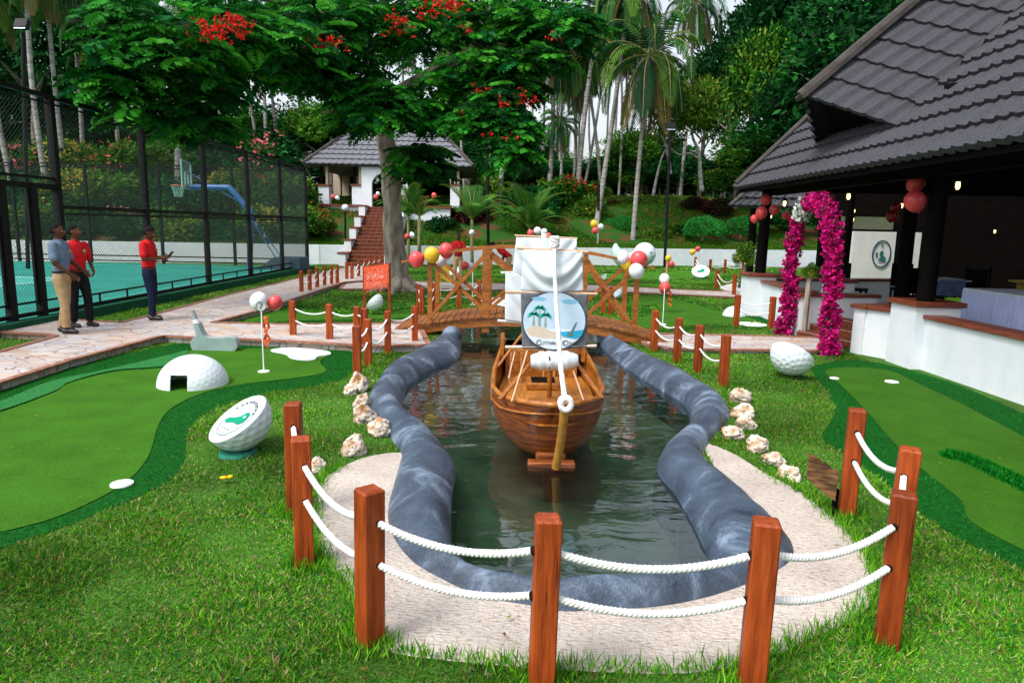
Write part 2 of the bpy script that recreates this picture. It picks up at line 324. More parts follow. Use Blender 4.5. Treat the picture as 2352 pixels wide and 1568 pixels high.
bp1 = [n for n in nt.nodes if n.type == 'BUMP' and n != bp2][0]; nt.links.new(bp1.outputs[0], bp2.inputs['Normal']); nt.links.new(bp2.outputs[0], nt.nodes['Principled BSDF'].inputs['Normal'])
sand_o = sheet('sand', SAND, .004, sm)
# cut the sand away inside the pond: lower those faces is not possible on a sheet, so clip by boolean
def cut(o, poly, z0=-.3, z1=.3):
    b = MB(); b.prism(poly, z1-z0, Matrix.Translation((0, 0, z0))); k = b.build('cutter', BLACKM, origin=(0, 0, 0))
    bm_ = bmesh.new(); bm_.from_mesh(k.data); bmesh.ops.recalc_face_normals(bm_, faces=bm_.faces); bm_.to_mesh(k.data); bm_.free()
    md = o.modifiers.new('cut', 'BOOLEAN'); md.operation = 'DIFFERENCE'; md.object = k; md.solver = 'EXACT'
    bpy.context.view_layer.update()
    me = bpy.data.meshes.new_from_object(o.evaluated_get(bpy.context.evaluated_depsgraph_get())); o.modifiers.clear(); o.data = me; bpy.data.objects.remove(k)
INN = [(p.x, p.y) for p in [o.lerp(q, .6) for o, q in zip(RO3, RI3)]][NS*6:NS*29]
cut(sand_o, INN)
# ------------------------------------------------------------------ paths
def flag():
    m = bpy.data.materials.new('flagstone'); m.use_nodes = True; nt = m.node_tree; b = nt.nodes['Principled BSDF']; N = nt.nodes.new; L = nt.links.new
    tc = N('ShaderNodeTexCoord'); mp = N('ShaderNodeMapping'); mp.inputs['Scale'].default_value = (3.6, 6., 1); mp.inputs['Rotation'].default_value = (0, 0, .5); L(tc.outputs['Object'], mp.inputs[0])
    v = N('ShaderNodeTexVoronoi'); v.inputs['Scale'].default_value = 1; L(mp.outputs[0], v.inputs['Vector'])
    e = N('ShaderNodeTexVoronoi'); e.feature = 'DISTANCE_TO_EDGE'; e.inputs['Scale'].default_value = 1; L(mp.outputs[0], e.inputs['Vector'])
    r = N('ShaderNodeValToRGB'); cs = [(0, (.52, .40, .36)), (.25, (.60, .60, .61)), (.45, (.52, .34, .24)), (.6, (.66, .60, .54)), (.8, (.46, .45, .50)), (1, (.66, .50, .40))]
    r.color_ramp.elements[0].color = (*cs[0][1], 1); r.color_ramp.elements[1].color = (*cs[-1][1], 1)
    for p, c in cs[1:-1]: q = r.color_ramp.elements.new(p); q.color = (*c, 1)
    sp = N('ShaderNodeSeparateColor'); L(v.outputs['Color'], sp.inputs[0]); L(sp.outputs[0], r.inputs[0])
    n = N('ShaderNodeTexNoise'); n.inputs['Scale'].default_value = 9; n.inputs['Detail'].default_value = 6; L(tc.outputs['Object'], n.inputs['Vector'])
    mm = N('ShaderNodeMix'); mm.data_type = 'RGBA'; mm.blend_type = 'MULTIPLY'; mm.inputs[0].default_value = .28; L(r.outputs[0], mm.inputs[6]); L(n.outputs['Color'], mm.inputs[7])
    g = N('ShaderNodeMath'); g.operation = 'GREATER_THAN'; g.inputs[1].default_value = .03; L(e.outputs['Distance'], g.inputs[0])
    m2 = N('ShaderNodeMix'); m2.data_type = 'RGBA'; m2.inputs[6].default_value = (.26, .18, .14, 1); L(g.outputs[0], m2.inputs[0]); L(mm.outputs[2], m2.inputs[7]); L(m2.outputs[2], b.inputs['Base Color'])
    bp = N('ShaderNodeBump'); bp.inputs['Strength'].default_value = .4; bp.inputs['Distance'].default_value = .01; L(g.outputs[0], bp.inputs['Height']); L(bp.outputs[0], b.inputs['Normal'])
    b.inputs['Roughness'].default_value = .55; return m
FLAG = flag()
KERB = M('red_kerb', (.20, .085, .06), .8, (.34, .17, .12), 14, bump=.4)
def gp(P, z=.1): return [(q.x, q.y) for q in (G(u, v, z) for u, v in P)]
PATHA = gp([(-500,905),(0,808),(130,772),(107,768),(0,762),(-300,790),(-300,760),(0,757),(107,733),(195,736),(276,741),(325,730),(520,678),(640,650),(706,633),(760,622),(800,612),(880,610),(885,640),(790,648),(682,684),(617,707),(487,741),(663,745),(960,742),(985,792),(868,795),(665,784),(559,779),(437,775),(380,771),(357,775),(162,827),(0,878),(-500,1050)], .1)
PATHB = gp([(795,648),(900,646),(1361,655),(1597,667),(1740,672),(1745,686),(1683,682),(1443,671),(1300,668),(1000,664),(780,664)], .05)
PATHC = gp([(1475,766),(1700,770),(1890,776),(1925,782),(1930,806),(1760,804),(1540,801),(1480,790)], .06)
def slab(P, z, name):
    b = bmesh.new(); vs = [b.verts.new((x, y, z)) for x, y in P]; es = [b.edges.new((vs[i], vs[(i+1) % len(vs)])) for i in range(len(vs))]
    bmesh.ops.triangle_fill(b, use_beauty=True, edges=es)
    for f in b.faces:
        f.normal_update()
        if f.normal.z < 0: f.normal_flip()
    n = len(P); lo = [b.verts.new((x, y, -.02)) for x, y in P]
    for i in range(n): b.faces.new((vs[i], vs[(i+1) % n], lo[(i+1) % n], lo[i]))
    me = bpy.data.meshes.new(name); b.to_mesh(me); b.free(); me.materials.append(FLAG)
    tag(link(name, me, None, Vector((0, 0, 0))), kind='structure')
    k = MB()
    for i in range(n):
        a, c = Vector((*P[i], z)), Vector((*P[(i+1) % n], z))
        if (a-c).length > .02: k.beam(a, c, .09, .03)
    tag(k.build('path_kerb', KERB, origin=(0, 0, 0)), kind='structure')
slab(PATHA, .1, 'path'); slab(PATHB, .05, 'path'); slab(PATHC, .06, 'path')
GRAVEL = polyg([(1650,662),(1690,650),(1740,648),(1760,690),(1745,702),(1720,690),(1690,676)], 0, 3)
sheet('gravel', GRAVEL, .006, M('white_gravel', (.3, .28, .26), .9, (.75, .72, .7), 60, bump=1, bscale=90))
# ------------------------------------------------------------------ golf greens: fringe sheet with turf, smooth carpet above
TURFS = M('smooth_green_carpet', (.022, .11, .004), .95, (.060, .185, .010), 130, bump=.5, bscale=500, detail=3); cracks(TURFS, (.6, .5, .5), .2, (.03, .11, .002))
TURFD = M('fringe_carpet', (.002, .06, .004), .95, (.006, .12, .010), 30, bump=.8, bscale=200)
TURFL = M('light_turf', (.015, .14, .03), .95, (.04, .24, .06), 40, bump=.8, bscale=200)
FR_L = polyg([(-400,1000),(-100,925),(0,893),(100,857),(260,820),(430,787),(560,786),(700,790),(790,800),(822,830),(805,862),(740,885),(640,900),(530,925),(458,960),(430,1000),(425,1050),(400,1095),(330,1135),(200,1190),(80,1235),(0,1260),(-300,1330),(-500,1200)])
IN_L = polyg([(-400,1060),(-100,980),(0,950),(127,902),(156,883),(260,856),(374,846),(416,826),(440,806),(618,801),(700,803),(760,808),(735,832),(748,855),(668,871),(588,880),(480,900),(400,935),(365,975),(352,1020),(335,1060),(300,1100),(240,1140),(130,1190),(0,1225),(-300,1290),(-500,1180)])
LT_L = polyg([(-300,1010),(-100,955),(0,925),(110,880),(200,860),(300,838),(400,814),(432,806),(416,824),(374,843),(260,853),(160,880),(127,900),(0,946),(-200,1000)])
FR_R = polyg([(1868,842),(1930,828),(1990,830),(2080,848),(2200,885),(2352,950),(2600,1050),(2750,1300),(2600,1420),(2352,1312),(2200,1235),(2090,1160),(2000,1085),(1930,1035),(1888,1005),(1915,950),(1900,900),(1870,862)])
IN_R = polyg([(1895,853),(1960,845),(2040,852),(2100,878),(2200,925),(2352,1005),(2560,1110),(2640,1300),(2500,1345),(2352,1268),(2230,1200),(2205,1150),(2130,1090),(2050,1015),(1990,945),(1930,885)])
FR_M = polyg([(1440,672),(1500,672),(1560,678),(1640,700),(1760,722),(1785,745),(1740,758),(1640,752),(1560,762),(1480,768),(1440,745),(1430,700)])
IN_M = polyg([(1450,683),(1510,680),(1545,686),(1640,712),(1735,735),(1700,745),(1620,745),(1540,755),(1480,758),(1465,735),(1520,715),(1500,700),(1450,705)])
FR_B = polyg([(505,742),(560,712),(640,700),(760,705),(860,700),(960,690),(985,705),(960,742),(800,742),(650,742)])
IN_B = polyg([(560,738),(620,716),(700,716),(820,722),(900,715),(955,712),(960,728),(800,734),(650,738)])
FR_F = polyg([(930,625),(1040,618),(1200,622),(1400,620),(1560,612),(1720,618),(1680,640),(1500,652),(1300,645),(1100,640),(950,640)])
IN_F = polyg([(1000,632),(1200,628),(1440,628),(1600,622),(1650,628),(1540,642),(1300,636),(1100,634)])
for nm, P, z, m in (('fringe', FR_L, .006, TURFD), ('fringe', FR_R, .006, TURFD), ('fringe', FR_M, .006, TURFD), ('fringe', FR_B, .006, TURFD), ('fringe', FR_F, .006, TURFD),
                    ('putting_green', IN_L, .012, TURFS), ('putting_green', IN_R, .012, TURFS), ('putting_green', IN_M, .012, TURFS), ('putting_green', IN_B, .012, TURFS), ('putting_green', IN_F, .012, TURFS), ('light_fringe', LT_L, .018, TURFL)):
    sheet(nm, P, z, m)
DISCW = M('white_disc', (.80, .82, .84), .5, (.86, .88, .9), 5)
def disc(u, v, r, lab, z=.013, asp=1.):
    b = MB(); c = G(u, v, z); b.tube([c, c+Vector((0, 0, .012))], [r, r*.97], 28)
    if asp != 1: b.v = [((x-c.x)*asp+c.x, y, zz) for x, y, zz in b.v]
    return tag(b.build('golf_marker', DISCW, origin=c), lab, 'golf marker', 'white markers on the greens')
disc(280, 1112, .078, 'round white disc set flat in the near left green'); disc(1916, 869, .06, 'small white disc at the tip of the right hand green'); disc(2048, 877, .085, 'small white disc on the far edge of the right hand green')
disc(1725, 745, .32, 'large flat white oval on the grass beside the flower arch', .008); 
b = MB(); b.prism([(p.x, p.y) for p in cr([G(u, v, 0) for u, v in ((622,808),(665,802),(740,808),(760,816),(730,822),(722,829),(695,830),(668,825),(655,816))], 5)], .016, Matrix.Translation((0, 0, .013)))
tag(b.build('white_hazard', DISCW, origin=G(690, 815)), 'wavy flat white patch painted at the back of the left green', 'golf hazard')
b = MB(); b.prism([(p.x, p.y) for p in cr([G(u, v, 0) for u, v in ((1100,690),(1150,685),(1200,690),(1190,705),(1140,702))], 4)], .016, Matrix.Translation((0, 0, .013)))
tag(b.build('white_hazard', DISCW, origin=G(1140, 695)), 'flat white patch on the green seen through the bridge', 'golf hazard')
# raised dark turf strip on the right green
STRIP = [G(u, v) for u, v in ((2172,1048),(2230,1062),(2300,1095),(2370,1130),(2460,1175))]
b = MB(); b.tube(cr(STRIP, 5, False), [.04]+[.07]*19+[.05], 10); b.v = [(x, y, max(.0, z*.8)) for x, y, z in b.v]
turf_strip = tag(b.build('turf_bump', TURFD, origin=STRIP[0], smooth=True), 'long dark raised turf ridge crossing the right green', 'turf ridge')
# ------------------------------------------------------------------ rope posts
def post_proto(w, h):
    b = MB(); b.box((0, 0, h/2), (w, w, h), bev=w*.09); me = b.build('rope_post', REDWOOD, origin=(0, 0, 0)).data
    return me
PM = {}
POSTG = []
def rpost(p, rz, lab, grp, h=.76, w=.105, lean=(0, 0)):
    k = (round(w, 3), round(h, 2))
    if k not in PM:
        PM[k] = post_proto(w, h); bpy.data.objects.remove([o for o in bpy.data.objects if o.data == PM[k]][0])
    o = bpy.data.objects.new('rope_post', PM[k]); col.objects.link(o); o.location = (p.x, p.y, 0); o.rotation_euler = (lean[0], lean[1], rz)
    POSTG.append((p.x, p.y)); return tag(o, lab, 'post', grp)
def ropespan(P, zt, r, sag, near, lab, grp, strands=True):
    """one rope threaded through the posts P at height zt, sagging between them"""
    b = MB(); pts = []
    for i in range(len(P)-1):
        a, c = Vector((P[i].x, P[i].y, zt)), Vector((P[i+1].x, P[i+1].y, zt)); L = (c-a).length; n = max(10, int(L/(.035 if near else .12)))
        sg = sag*L*random.uniform(.92, 1.08)
        for k in range(n+(i == len(P)-2)):
            t = k/n; q = a.lerp(c, t); q.z -= sg*4*t*(1-t)*(1-.0*t); pts.append(q)
    if near:
        s = 0; ph = []
        for i, q in enumerate(pts):
            if i: s += (q-pts[i-1]).length
            ph.append(s)
        fine = []; M_ = 5
        for i in range(len(pts)-1):
            for k in range(M_): fine.append((pts[i].lerp(pts[i+1], k/M_), ph[i]+(ph[i+1]-ph[i])*k/M_))
        for st in range(3):
            Q = []
            for i, (q, s_) in enumerate(fine):
                t = (fine[min(i+1, len(fine)-1)][0]-fine[max(i-1, 0)][0]).normalized(); sd_ = t.cross(Vector((0, 0, 1))).normalized(); u = sd_.cross(t); an = s_*2*math.pi/.062+st*2.094
                Q.append(q+(sd_*math.cos(an)+u*math.sin(an))*r*.56)
            b.tube(Q, r*.55, 6)
    else: b.tube(pts, r, 6)
    return tag(b.build('rope', ROPE, origin=pts[0], smooth=True), lab, 'rope', grp)
FG = 'posts ringing the near end of the pond'
P1 = G(671, 925, .76); P2 = G(700, 1300); P3 = G(850, 1480); P4 = G(1254, 1188, .76); P5 = G(1757, 1196, .76); P6 = G(2035, 1482); P7 = G(2083, 1028, .76); P8 = G(1943, 1185)
NEAR = [P1, P2, P3, P4, P5, P6, P7, P8]
for p, rz, lab in zip(NEAR, (.12, .3, .72, .06, -.22, -.5, -.45, -.35), ('red brown rope post farthest back at the left of the sand', 'red brown rope post by the left edge of the sand, in front of another', 'red brown rope post at the near left of the sand showing two faces', 'red brown rope post at the middle front of the picture with a dark knot', 'red brown rope post in front of the pond rim, right of the middle', 'red brown leaning rope post at the near right corner of the sand', 'red brown rope post half hidden behind the near right corner post', 'tall red brown rope post beside the dark wooden board')):
    rpost(p, rz, lab, FG, lean=(random.uniform(-.015, .015), random.uniform(.0, .03)))
rp = [P1+Vector((-.02, .5, 0))]+NEAR
bpy.context.view_layer.update()
for i, p in enumerate(NEAR):
    po = [o for o in col.objects if o.name.startswith('rope_post') and (o.location.xy-p.xy).length < .01][0]
    for zz in (.625, .425):
        for j in (i-1, i+1):
            if 0 <= j < len(NEAR):
                d_ = (NEAR[j]-p); d_.z = -.38*Vector((d_.x, d_.y)).length; d_.normalize(); c_h = Vector((p.x, p.y, zz)); b = MB(); b.tube([c_h, c_h+d_*.0585], .0205, 12)
                ho = b.build('rope_hole_shade', M('hole_shade', (.012, .005, .003), .9, (.02, .008, .004), 9), origin=c_h, smooth='auto'); ho.parent = po; ho.matrix_parent_inverse = po.matrix_world.inverted()  # dark sleeve on the post, stands in for shade inside the hole
ropespan(NEAR, .625, .0165, .095, True, 'upper thick white twisted rope round the front of the pond', 'ropes on the near posts')
ropespan(NEAR, .425, .0165, .095, True, 'lower thick white twisted rope round the front of the pond', 'ropes on the near posts')
def run(pts, labs, grp, rl, h=.66, w=.1, rz=.1, r=.012, z=(.55, .36), sag=.11, near=False, rot=None):
    Q = []
    for i, (u, v) in enumerate(pts):
        p = G(u, v); Q.append(p); rpost(p, (rot[i] if rot else rz+random.uniform(-.1, .1)), labs[i] if not isinstance(labs, str) else labs % ORD[i], grp, h, w)
    if rl:
        for zz, nm in zip(z, ('upper', 'lower')): ropespan(Q, zz, r, sag, near, f'{nm} white rope {rl}', 'garden ropes')
    return Q
ORD = ['first', 'second', 'third', 'fourth', 'fifth', 'sixth', 'seventh', 'eighth', 'ninth']
run([(674,782),(758,792),(821,800),(838,806)], ['rope post beside the paved path, left end of the bridge approach row', 'rope post on the path edge behind the white golf patch', 'rope post standing behind two nearer ones left of the bridge', 'narrow-looking rope post squeezed between nearer posts left of the bridge'], 'posts on the left bridge approach', 'across the paved path left of the bridge')
run([(821,866),(846,842),(891,814),(953,796)], ['nearest rope post left of the bridge, above the pale rocks', 'second rope post back from the pale rocks', 'third rope post back from the pale rocks', 'rope post at the left foot of the bridge'], 'posts on the left bridge approach', 'between the pale rocks and the left foot of the bridge', near=True)
run([(962,722),(969,734),(997,717),(1054,713),(1100,706)], ['rope post behind the left end of the bridge, leftmost of its row', 'rope post with light rope ends behind the left end of the bridge', 'rope post behind the left bridge railing', 'rope post seen through the crossed braces of the bridge', 'rope post just left of the thick bridge post, seen through the railing'], 'posts behind the bridge', 'seen through the left bridge railing')
run([(693,678),(712,674),(729,667),(746,662),(762,659),(775,657)], '%s rope post along the far path, counted from the front', 'posts along the far path', 'of the row along the far path', sag=.14)
run([(797,647),(809,647),(824,641),(838,636),(850,632),(862,629),(874,627)], '%s rope post of the cluster at the brick stairs, from the left', 'posts at the foot of the stairs', 'at the foot of the brick stairs', sag=.14)
run([(1501,807),(1554,832),(1601,856),(1660,889)], '%s rope post from the right foot of the bridge towards the pond rocks', 'posts on the right bridge approach', 'from the right foot of the bridge to the rocks', near=True)
run([(1690,751),(1770,757)], ['rope post on the right lawn by the white half ball', 'rope post beside the left leg of the flower arch'], 'posts on the right lawn', 'beside the flower arch')
run([(1645,666),(1685,680),(1735,676)], ['rope post left of the pair beside the gravel patch', 'rope post right of the pair beside the gravel patch', 'rope post hidden against the white terrace pillar'], 'posts on the right lawn', 'by the gravel patch')
run([(1596,621),(1630,629),(1664,629),(1705,631)], '%s post from the left of the far row near the white wall', 'posts near the far white wall', 'of the far row near the white wall', r=.015)
run([(1385,722),(1401,726)], ['rope post behind the right bridge braces, left of two', 'rope post behind the right bridge braces, right of two'], 'posts behind the bridge', None)
# ------------------------------------------------------------------ balloons
BM = {}
BC = {'red': M('red_balloon', (.66, .06, .065), .35, (.74, .08, .085), 3), 'yellow': M('yellow_balloon', (.72, .45, .02), .3, (.80, .52, .03), 3), 'white': M('white_balloon', (.72, .76, .82), .3, (.80, .83, .88), 3), 'dark': M('dark_red_balloon', (.25, .01, .012), .3, (.3, .012, .015), 3)}
def balloon(u, v, r, Y, c, lab, grp='party balloons'):
    p = AT(u, v, Y); s = px(r, Y)
    if c not in BM:
        b = MB(); b.ball((0, 0, 0), (1, 1, 1.12), 20, 14, fn=lambda q: Vector((q.x*(1-.10*max(0, -q.z)), q.y*(1-.10*max(0, -q.z)), q.z)))
        b.tube([(0, 0, -1.1), (0, 0, -1.16), (0, 0, -1.24)], [.03, .05, .11], 8); o = b.build('balloon', BC[c], origin=(0, 0, 0), smooth=True); BM[c] = o.data; bpy.data.objects.remove(o)
    o = bpy.data.objects.new('balloon', BM[c]); col.objects.link(o); o.location = p; o.scale = (s,)*3; o.rotation_euler = (random.uniform(-.5, .5), random.uniform(-.6, .6), random.uniform(0, 6))
    return tag(o, lab+(' balloon' if 'balloon' not in lab else ''), 'balloon', grp)
for a in ((957,596,18,11.9,'red','red balloon leftmost of the cluster on the left end of the bridge rail'), (992,586,18,11.85,'yellow','big yellow balloon in the cluster on the left end of the bridge rail'), (1025,576,17,12.0,'red','red balloon rightmost in the cluster on the left end of the bridge rail'), (1012,599,14,12.2,'white','white balloon tucked under the yellow one on the left bridge rail'),
          (1431,590,14,11.4,'white','white balloon at the top left of the cluster on the right bridge rail'), (1467,597,20,11.3,'red','big red balloon of the cluster on the right bridge rail'), (1440,607,14,11.45,'yellow','yellow balloon behind the white ones on the right bridge rail'), (1462,623,17.5,11.0,'white','big white balloon lowest in the cluster on the right bridge rail'),
          (1526,641,12,16,'white','white balloon above the red one on the thin flag pole right of the bridge'), (1527,661,13,15.9,'red','red balloon on the thin flag pole right of the bridge'),
          (1535,593,7,29,'yellow','yellow balloon on the thin post under the right lamp pole'), (1542,607,7.5,29,'red','red balloon on the thin post under the right lamp pole'),
          (1591,579,6.5,23.6,'yellow','yellow balloon on the far rope post near the white wall'), (1603,572,6,23.6,'red','red balloon on the far rope post near the white wall'),
          (1365,515,9,34.3,'yellow','yellow balloon tied to the giant upright golf club'), (1367,530,7.5,34.2,'red','red balloon tied to the giant upright golf club'), (1380,521,6.5,34.2,'white','white balloon tied to the giant upright golf club'),
          (594,692,20,9.0,'white','big white balloon on the hole seven flag pole'), (631,696,17,9.1,'red','red balloon on the hole seven flag pole'),
          (1068,610,9,20,'red','red balloon seen between the bridge rails left of the braces'), (1081,612,9,20.4,'white','white balloon behind a red one seen through the bridge rail'),
          (935.5,543,6.5,30,'red','red balloon just right of the big tree trunk'), (947,541,6,30.2,'white','white balloon right of the big tree trunk'), (1083.5,534,6,29,'white','white balloon hanging on a young palm stem'),
          (1219,536,8,30,'red','red balloon showing left of the mast top'), (1235,531,9,30.1,'white','white balloon showing left of the mast top'), (1260,542,7,30,'red','red balloon showing just behind the mast top'),
          (868,445,4.5,37.5,'white','white balloon in the pavilion archway'), (863,453,5,37.4,'red','red balloon in the pavilion archway'), (765,452,5,38,'red','red balloon between the left piers of the pavilion'), (775,455,5,38,'white','white balloon between the left piers of the pavilion'), (997,449,6,36,'red','red balloon at the right of the pavilion among the palms')):
    balloon(*a)
# ------------------------------------------------------------------ golf half balls
def dimples(v, R_, dirs, rad=.16, dep=.05):
    m = max(v.dot(d) for d in dirs)
    a = math.acos(max(-1, min(1, m)))
    return 1-dep*max(0, 1-(a/rad)**2)
def fib(n):
    out = []
    for i in range(n):
        z = 1-2*(i+.5)/n; r = math.sqrt(1-z*z); t = i*2.39996; out.append(Vector((r*math.cos(t), r*math.sin(t), z)))
    return out
def half_ball(loc, r, axis, lab, nd=130, seg=96, rings=36, logo=None, group='giant golf balls'):
    """lower half of a dimpled ball, flat face turned towards axis"""
    t = thing('half_golf_ball', loc-Vector((0, 0, r)), lab, 'golf ball', group)
    q = Vector(axis).normalized().to_track_quat('Z', 'Y').to_matrix(); dirs = [d for d in fib(nd)]; b = MB(); vs = []
    for i in range(rings+1):
        th = math.pi/2+math.pi/2*i/rings
        for j in range(seg):
            ph = 2*math.pi*j/seg; v = Vector((math.sin(th)*math.cos(ph), math.sin(th)*math.sin(ph), math.cos(th)))
            k = dimples(v, r, dirs, 1.35/math.sqrt(nd), .035) if i > 1 else 1
            vs.append(loc+q @ (v*r*k))
    b.add(vs, [(i*seg+j, i*seg+(j+1) % seg, (i+1)*seg+(j+1) % seg, (i+1)*seg+j) for i in range(rings) for j in range(seg)])
    b.v = [tuple(x) for x in b.v]; b.build('shell', PLAST, t, smooth=True)
    f = MB(); A = lambda rr, z: [loc+q @ Vector((rr*math.cos(2*math.pi*j/48), rr*math.sin(2*math.pi*j/48), z)) for j in range(48)]
    vs = A(r, 0)+A(r*.985, r*.02)+A(r*.86, r*.02)+A(r*.83, -.0)+A(r*.001, 0)
    f.add(vs, [(k*48+j, k*48+(j+1) % 48, (k+1)*48+(j+1) % 48, (k+1)*48+j) for k in range(4) for j in range(48)]); f.build('face', PLAST, t, smooth='auto')
    return t, q
def mtx(loc, q, off): return Matrix.Translation(loc+q @ Vector(off)) @ q.to_4x4()
GRN = M('logo_green', (.0, .24, .13), .5, (.0, .28, .16), 10); INK = M('logo_ink', (.06, .10, .10), .6, (.08, .13, .13), 20)
def ring(loc, q, r0, r1, z, name, mat, t, n=48, sx=1):
    b = MB(); vs = [loc+q @ Vector((rr*math.cos(2*math.pi*j/n)*sx, rr*math.sin(2*math.pi*j/n), z)) for rr in (r0, r1) for j in range(n)]
    b.add(vs, [(j, (j+1) % n, n+(j+1) % n, n+j) for j in range(n)]); return b.build(name, mat, t)
B1 = G(545, 1040); B1 = Vector((B1.x-.0, B1.y+.04, .27)); 
t, q = half_ball(B1+Vector((0, .0, .02)), .275, (-.445, -.36, .82), 'half golf ball with a green crest on its tilted face, at the left foreground', 150)
ring(B1+Vector((0, 0, .02)), q, .192, .199, .006, 'logo_ring', INK, t); ring(B1+Vector((0, 0, .02)), q, .172, .176, .006, 'logo_ring', INK, t)
b = MB(); L2 = [(-.15,-.05),(-.12,-.02),(-.03,.0),(.03,.03),(.06,.075),(.10,.085),(.135,.06),(.15,.02),(.145,-.02),(.11,-.05),(.05,-.055),(0,-.05),(-.06,-.065),(-.12,-.075)]
up2 = q.inverted() @ Vector((0, 0, 1)); an = math.atan2(up2.y, up2.x)-math.pi/2
lm = Matrix.Translation(B1+Vector((0, 0, .02))+q @ Vector((0, 0, .004))) @ q.to_4x4() @ Matrix.Rotation(an+.1, 4, 'Z') @ Matrix.Scale(1.0, 4)
b.prism(L2, .004, lm); b.build('logo', GRN, t)
b = MB(); b.prism([(.085,.03),(.10,.045),(.118,.035),(.11,.02),(.09,.015)], .006, lm); b.build('logo', DISCW, t)
b = MB()
for k in range(9):
    a = math.pi*(.15+.7*k/8); c = lm @ Vector((.185*math.cos(a), .185*math.sin(a), .004)); b.box(c, (.014, .016, .002), q @ Matrix.Rotation(an+a, 3, 'Z'))
for k in range(4):
    c = lm @ Vector((-.06+.04*k, -.125, .004)); b.box(c, (.022, .008, .002), q @ Matrix.Rotation(an, 3, 'Z'))
b.build('logo_marks', INK, t)
c0 = G(545, 1043); b = MB(); b.tube([Vector((c0.x, c0.y+.02, 0)), Vector((c0.x, c0.y+.02, .025))], [.16, .15], 24); tag(b.build('ball_foot', M('teal_foot', (.02, .16, .11), .5, (.03, .2, .14), 9), origin=c0, smooth='auto'), 'round green foot under the crested half ball', 'ball foot')
B2 = G(1818, 868); half_ball(Vector((B2.x, B2.y+.03, .32)), .285, (.48, .35, .72), 'half golf ball lying with its flat face turned away, on the right lawn', 170)
B3 = G(856, 724); half_ball(Vector((B3.x, B3.y+.1, .29)), .21, (-.75, .25, .62), 'half golf ball standing behind the rope posts left of the bridge', 110)
B4 = G(1689, 728); b = MB(); b.ball((B4.x, B4.y+.1, 0), (.26, .26, .24), 28, 20); b.v = [(x, y, max(z, 0)) for x, y, z in b.v]; tag(b.build('half_golf_ball', PLAST, origin=B4, smooth=True), 'plain white dome on the right lawn behind a rope post', 'golf ball', 'giant golf balls')
B5 = G(1610, 640); t5, q5 = half_ball(Vector((B5.x, B5.y+.1, .3)), .36, (-.15, -.62, .78), 'half golf ball with a green mark on its flat face, on the far right lawn', 80, 48, 18)
b = MB(); b.prism([(-.16,-.02),(-.02,.05),(.05,.14),(.15,.11),(.14,-.03),(.03,-.06),(-.12,-.1)], .006, Matrix.Translation(Vector((B5.x, B5.y+.1, .3))+q5 @ Vector((0, 0, .012))) @ q5.to_4x4()); b.build('logo', GRN, t5)
B6 = G(1416, 690); half_ball(Vector((B6.x, B6.y, .2)), .15, (-.6, -.2, .5), 'small bluish half ball on the grass behind the right bridge rail', 60, 40, 16)
B7 = G(1045, 640); half_ball(Vector((B7.x, B7.y, .3)), .3, (-.3, -.3, .8), 'half ball on the far lawn seen through the bridge', 60, 40, 16)
b = MB(); b.prism([(-.14, 0), (.14, 0), (.16, .24), (-.02, .14)], .05, Matrix.Translation(G(1383, 642)) @ Matrix.Rotation(math.pi/2, 4, 'X')); tag(b.build('marker_block', PLAST, origin=G(1383, 642)), 'small white wedge on the lawn seen through the right bridge rail', 'golf hazard')
# tunnel dome
TD = G(424, 893); TD = Vector((TD.x, TD.y+.22, 0)); rD = .395
t = thing('tunnel_dome', TD, 'white dimpled dome with a tunnel cut through it, on the left green', 'golf obstacle')
b = MB(); dirs = fib(420); dirs = [d for d in dirs if d.z > -.1]; seg, rings = 128, 40; vs = []
for i in range(rings+1):
    th = math.pi/2*i/rings
    for j in range(seg):
        ph = 2*math.pi*j/seg; v = Vector((math.sin(th)*math.cos(ph), math.sin(th)*math.sin(ph), math.cos(th))); k = dimples(v, 1, dirs, .062, .016) if .3 < i/rings < .97 else 1
        vs.append(Vector((v.x*rD*k, v.y*rD*k, v.z*.36*k)))
vs += [Vector((v.x*.94, v.y*.94, v.z*.94)) for v in vs[:]]
n0 = (rings+1)*seg; fs = [(i*seg+j, (i+1)*seg+j, (i+1)*seg+(j+1) % seg, i*seg+(j+1) % seg) for i in range(rings) for j in range(seg)]
fs += [tuple(n0+x for x in reversed(f)) for f in fs]+[(rings*seg+j, n0+rings*seg+j, n0+rings*seg+(j+1) % seg, rings*seg+(j+1) % seg) for j in range(seg)]
b.add([v+TD for v in vs], fs); dome = b.build('shell', PLAST, t, smooth=True, weld=True)
kb = MB(); kb.box((0, 0, .05), (.19, 1.2, .27), Matrix.Rotation(R(12), 3, 'Z')); kb.v = [(x-.0, y, z) for x, y, z in kb.v]
ko = kb.build('cutter', PLAST, t); ko.parent = None; ko.location = TD+Vector((-.04, 0, 0))-ORG[t.name]+TD-TD; 
ko.data.transform(Matrix.Translation(ORG[t.name])); ko.location = TD+Vector((-.07, 0, 0))
md = dome.modifiers.new('cut', 'BOOLEAN'); md.object = ko; md.solver = 'EXACT'; bpy.context.view_layer.update()
me = bpy.data.meshes.new_from_object(dome.evaluated_get(bpy.context.evaluated_depsgraph_get())); dome.modifiers.clear(); dome.data = me; bpy.data.objects.remove(ko)
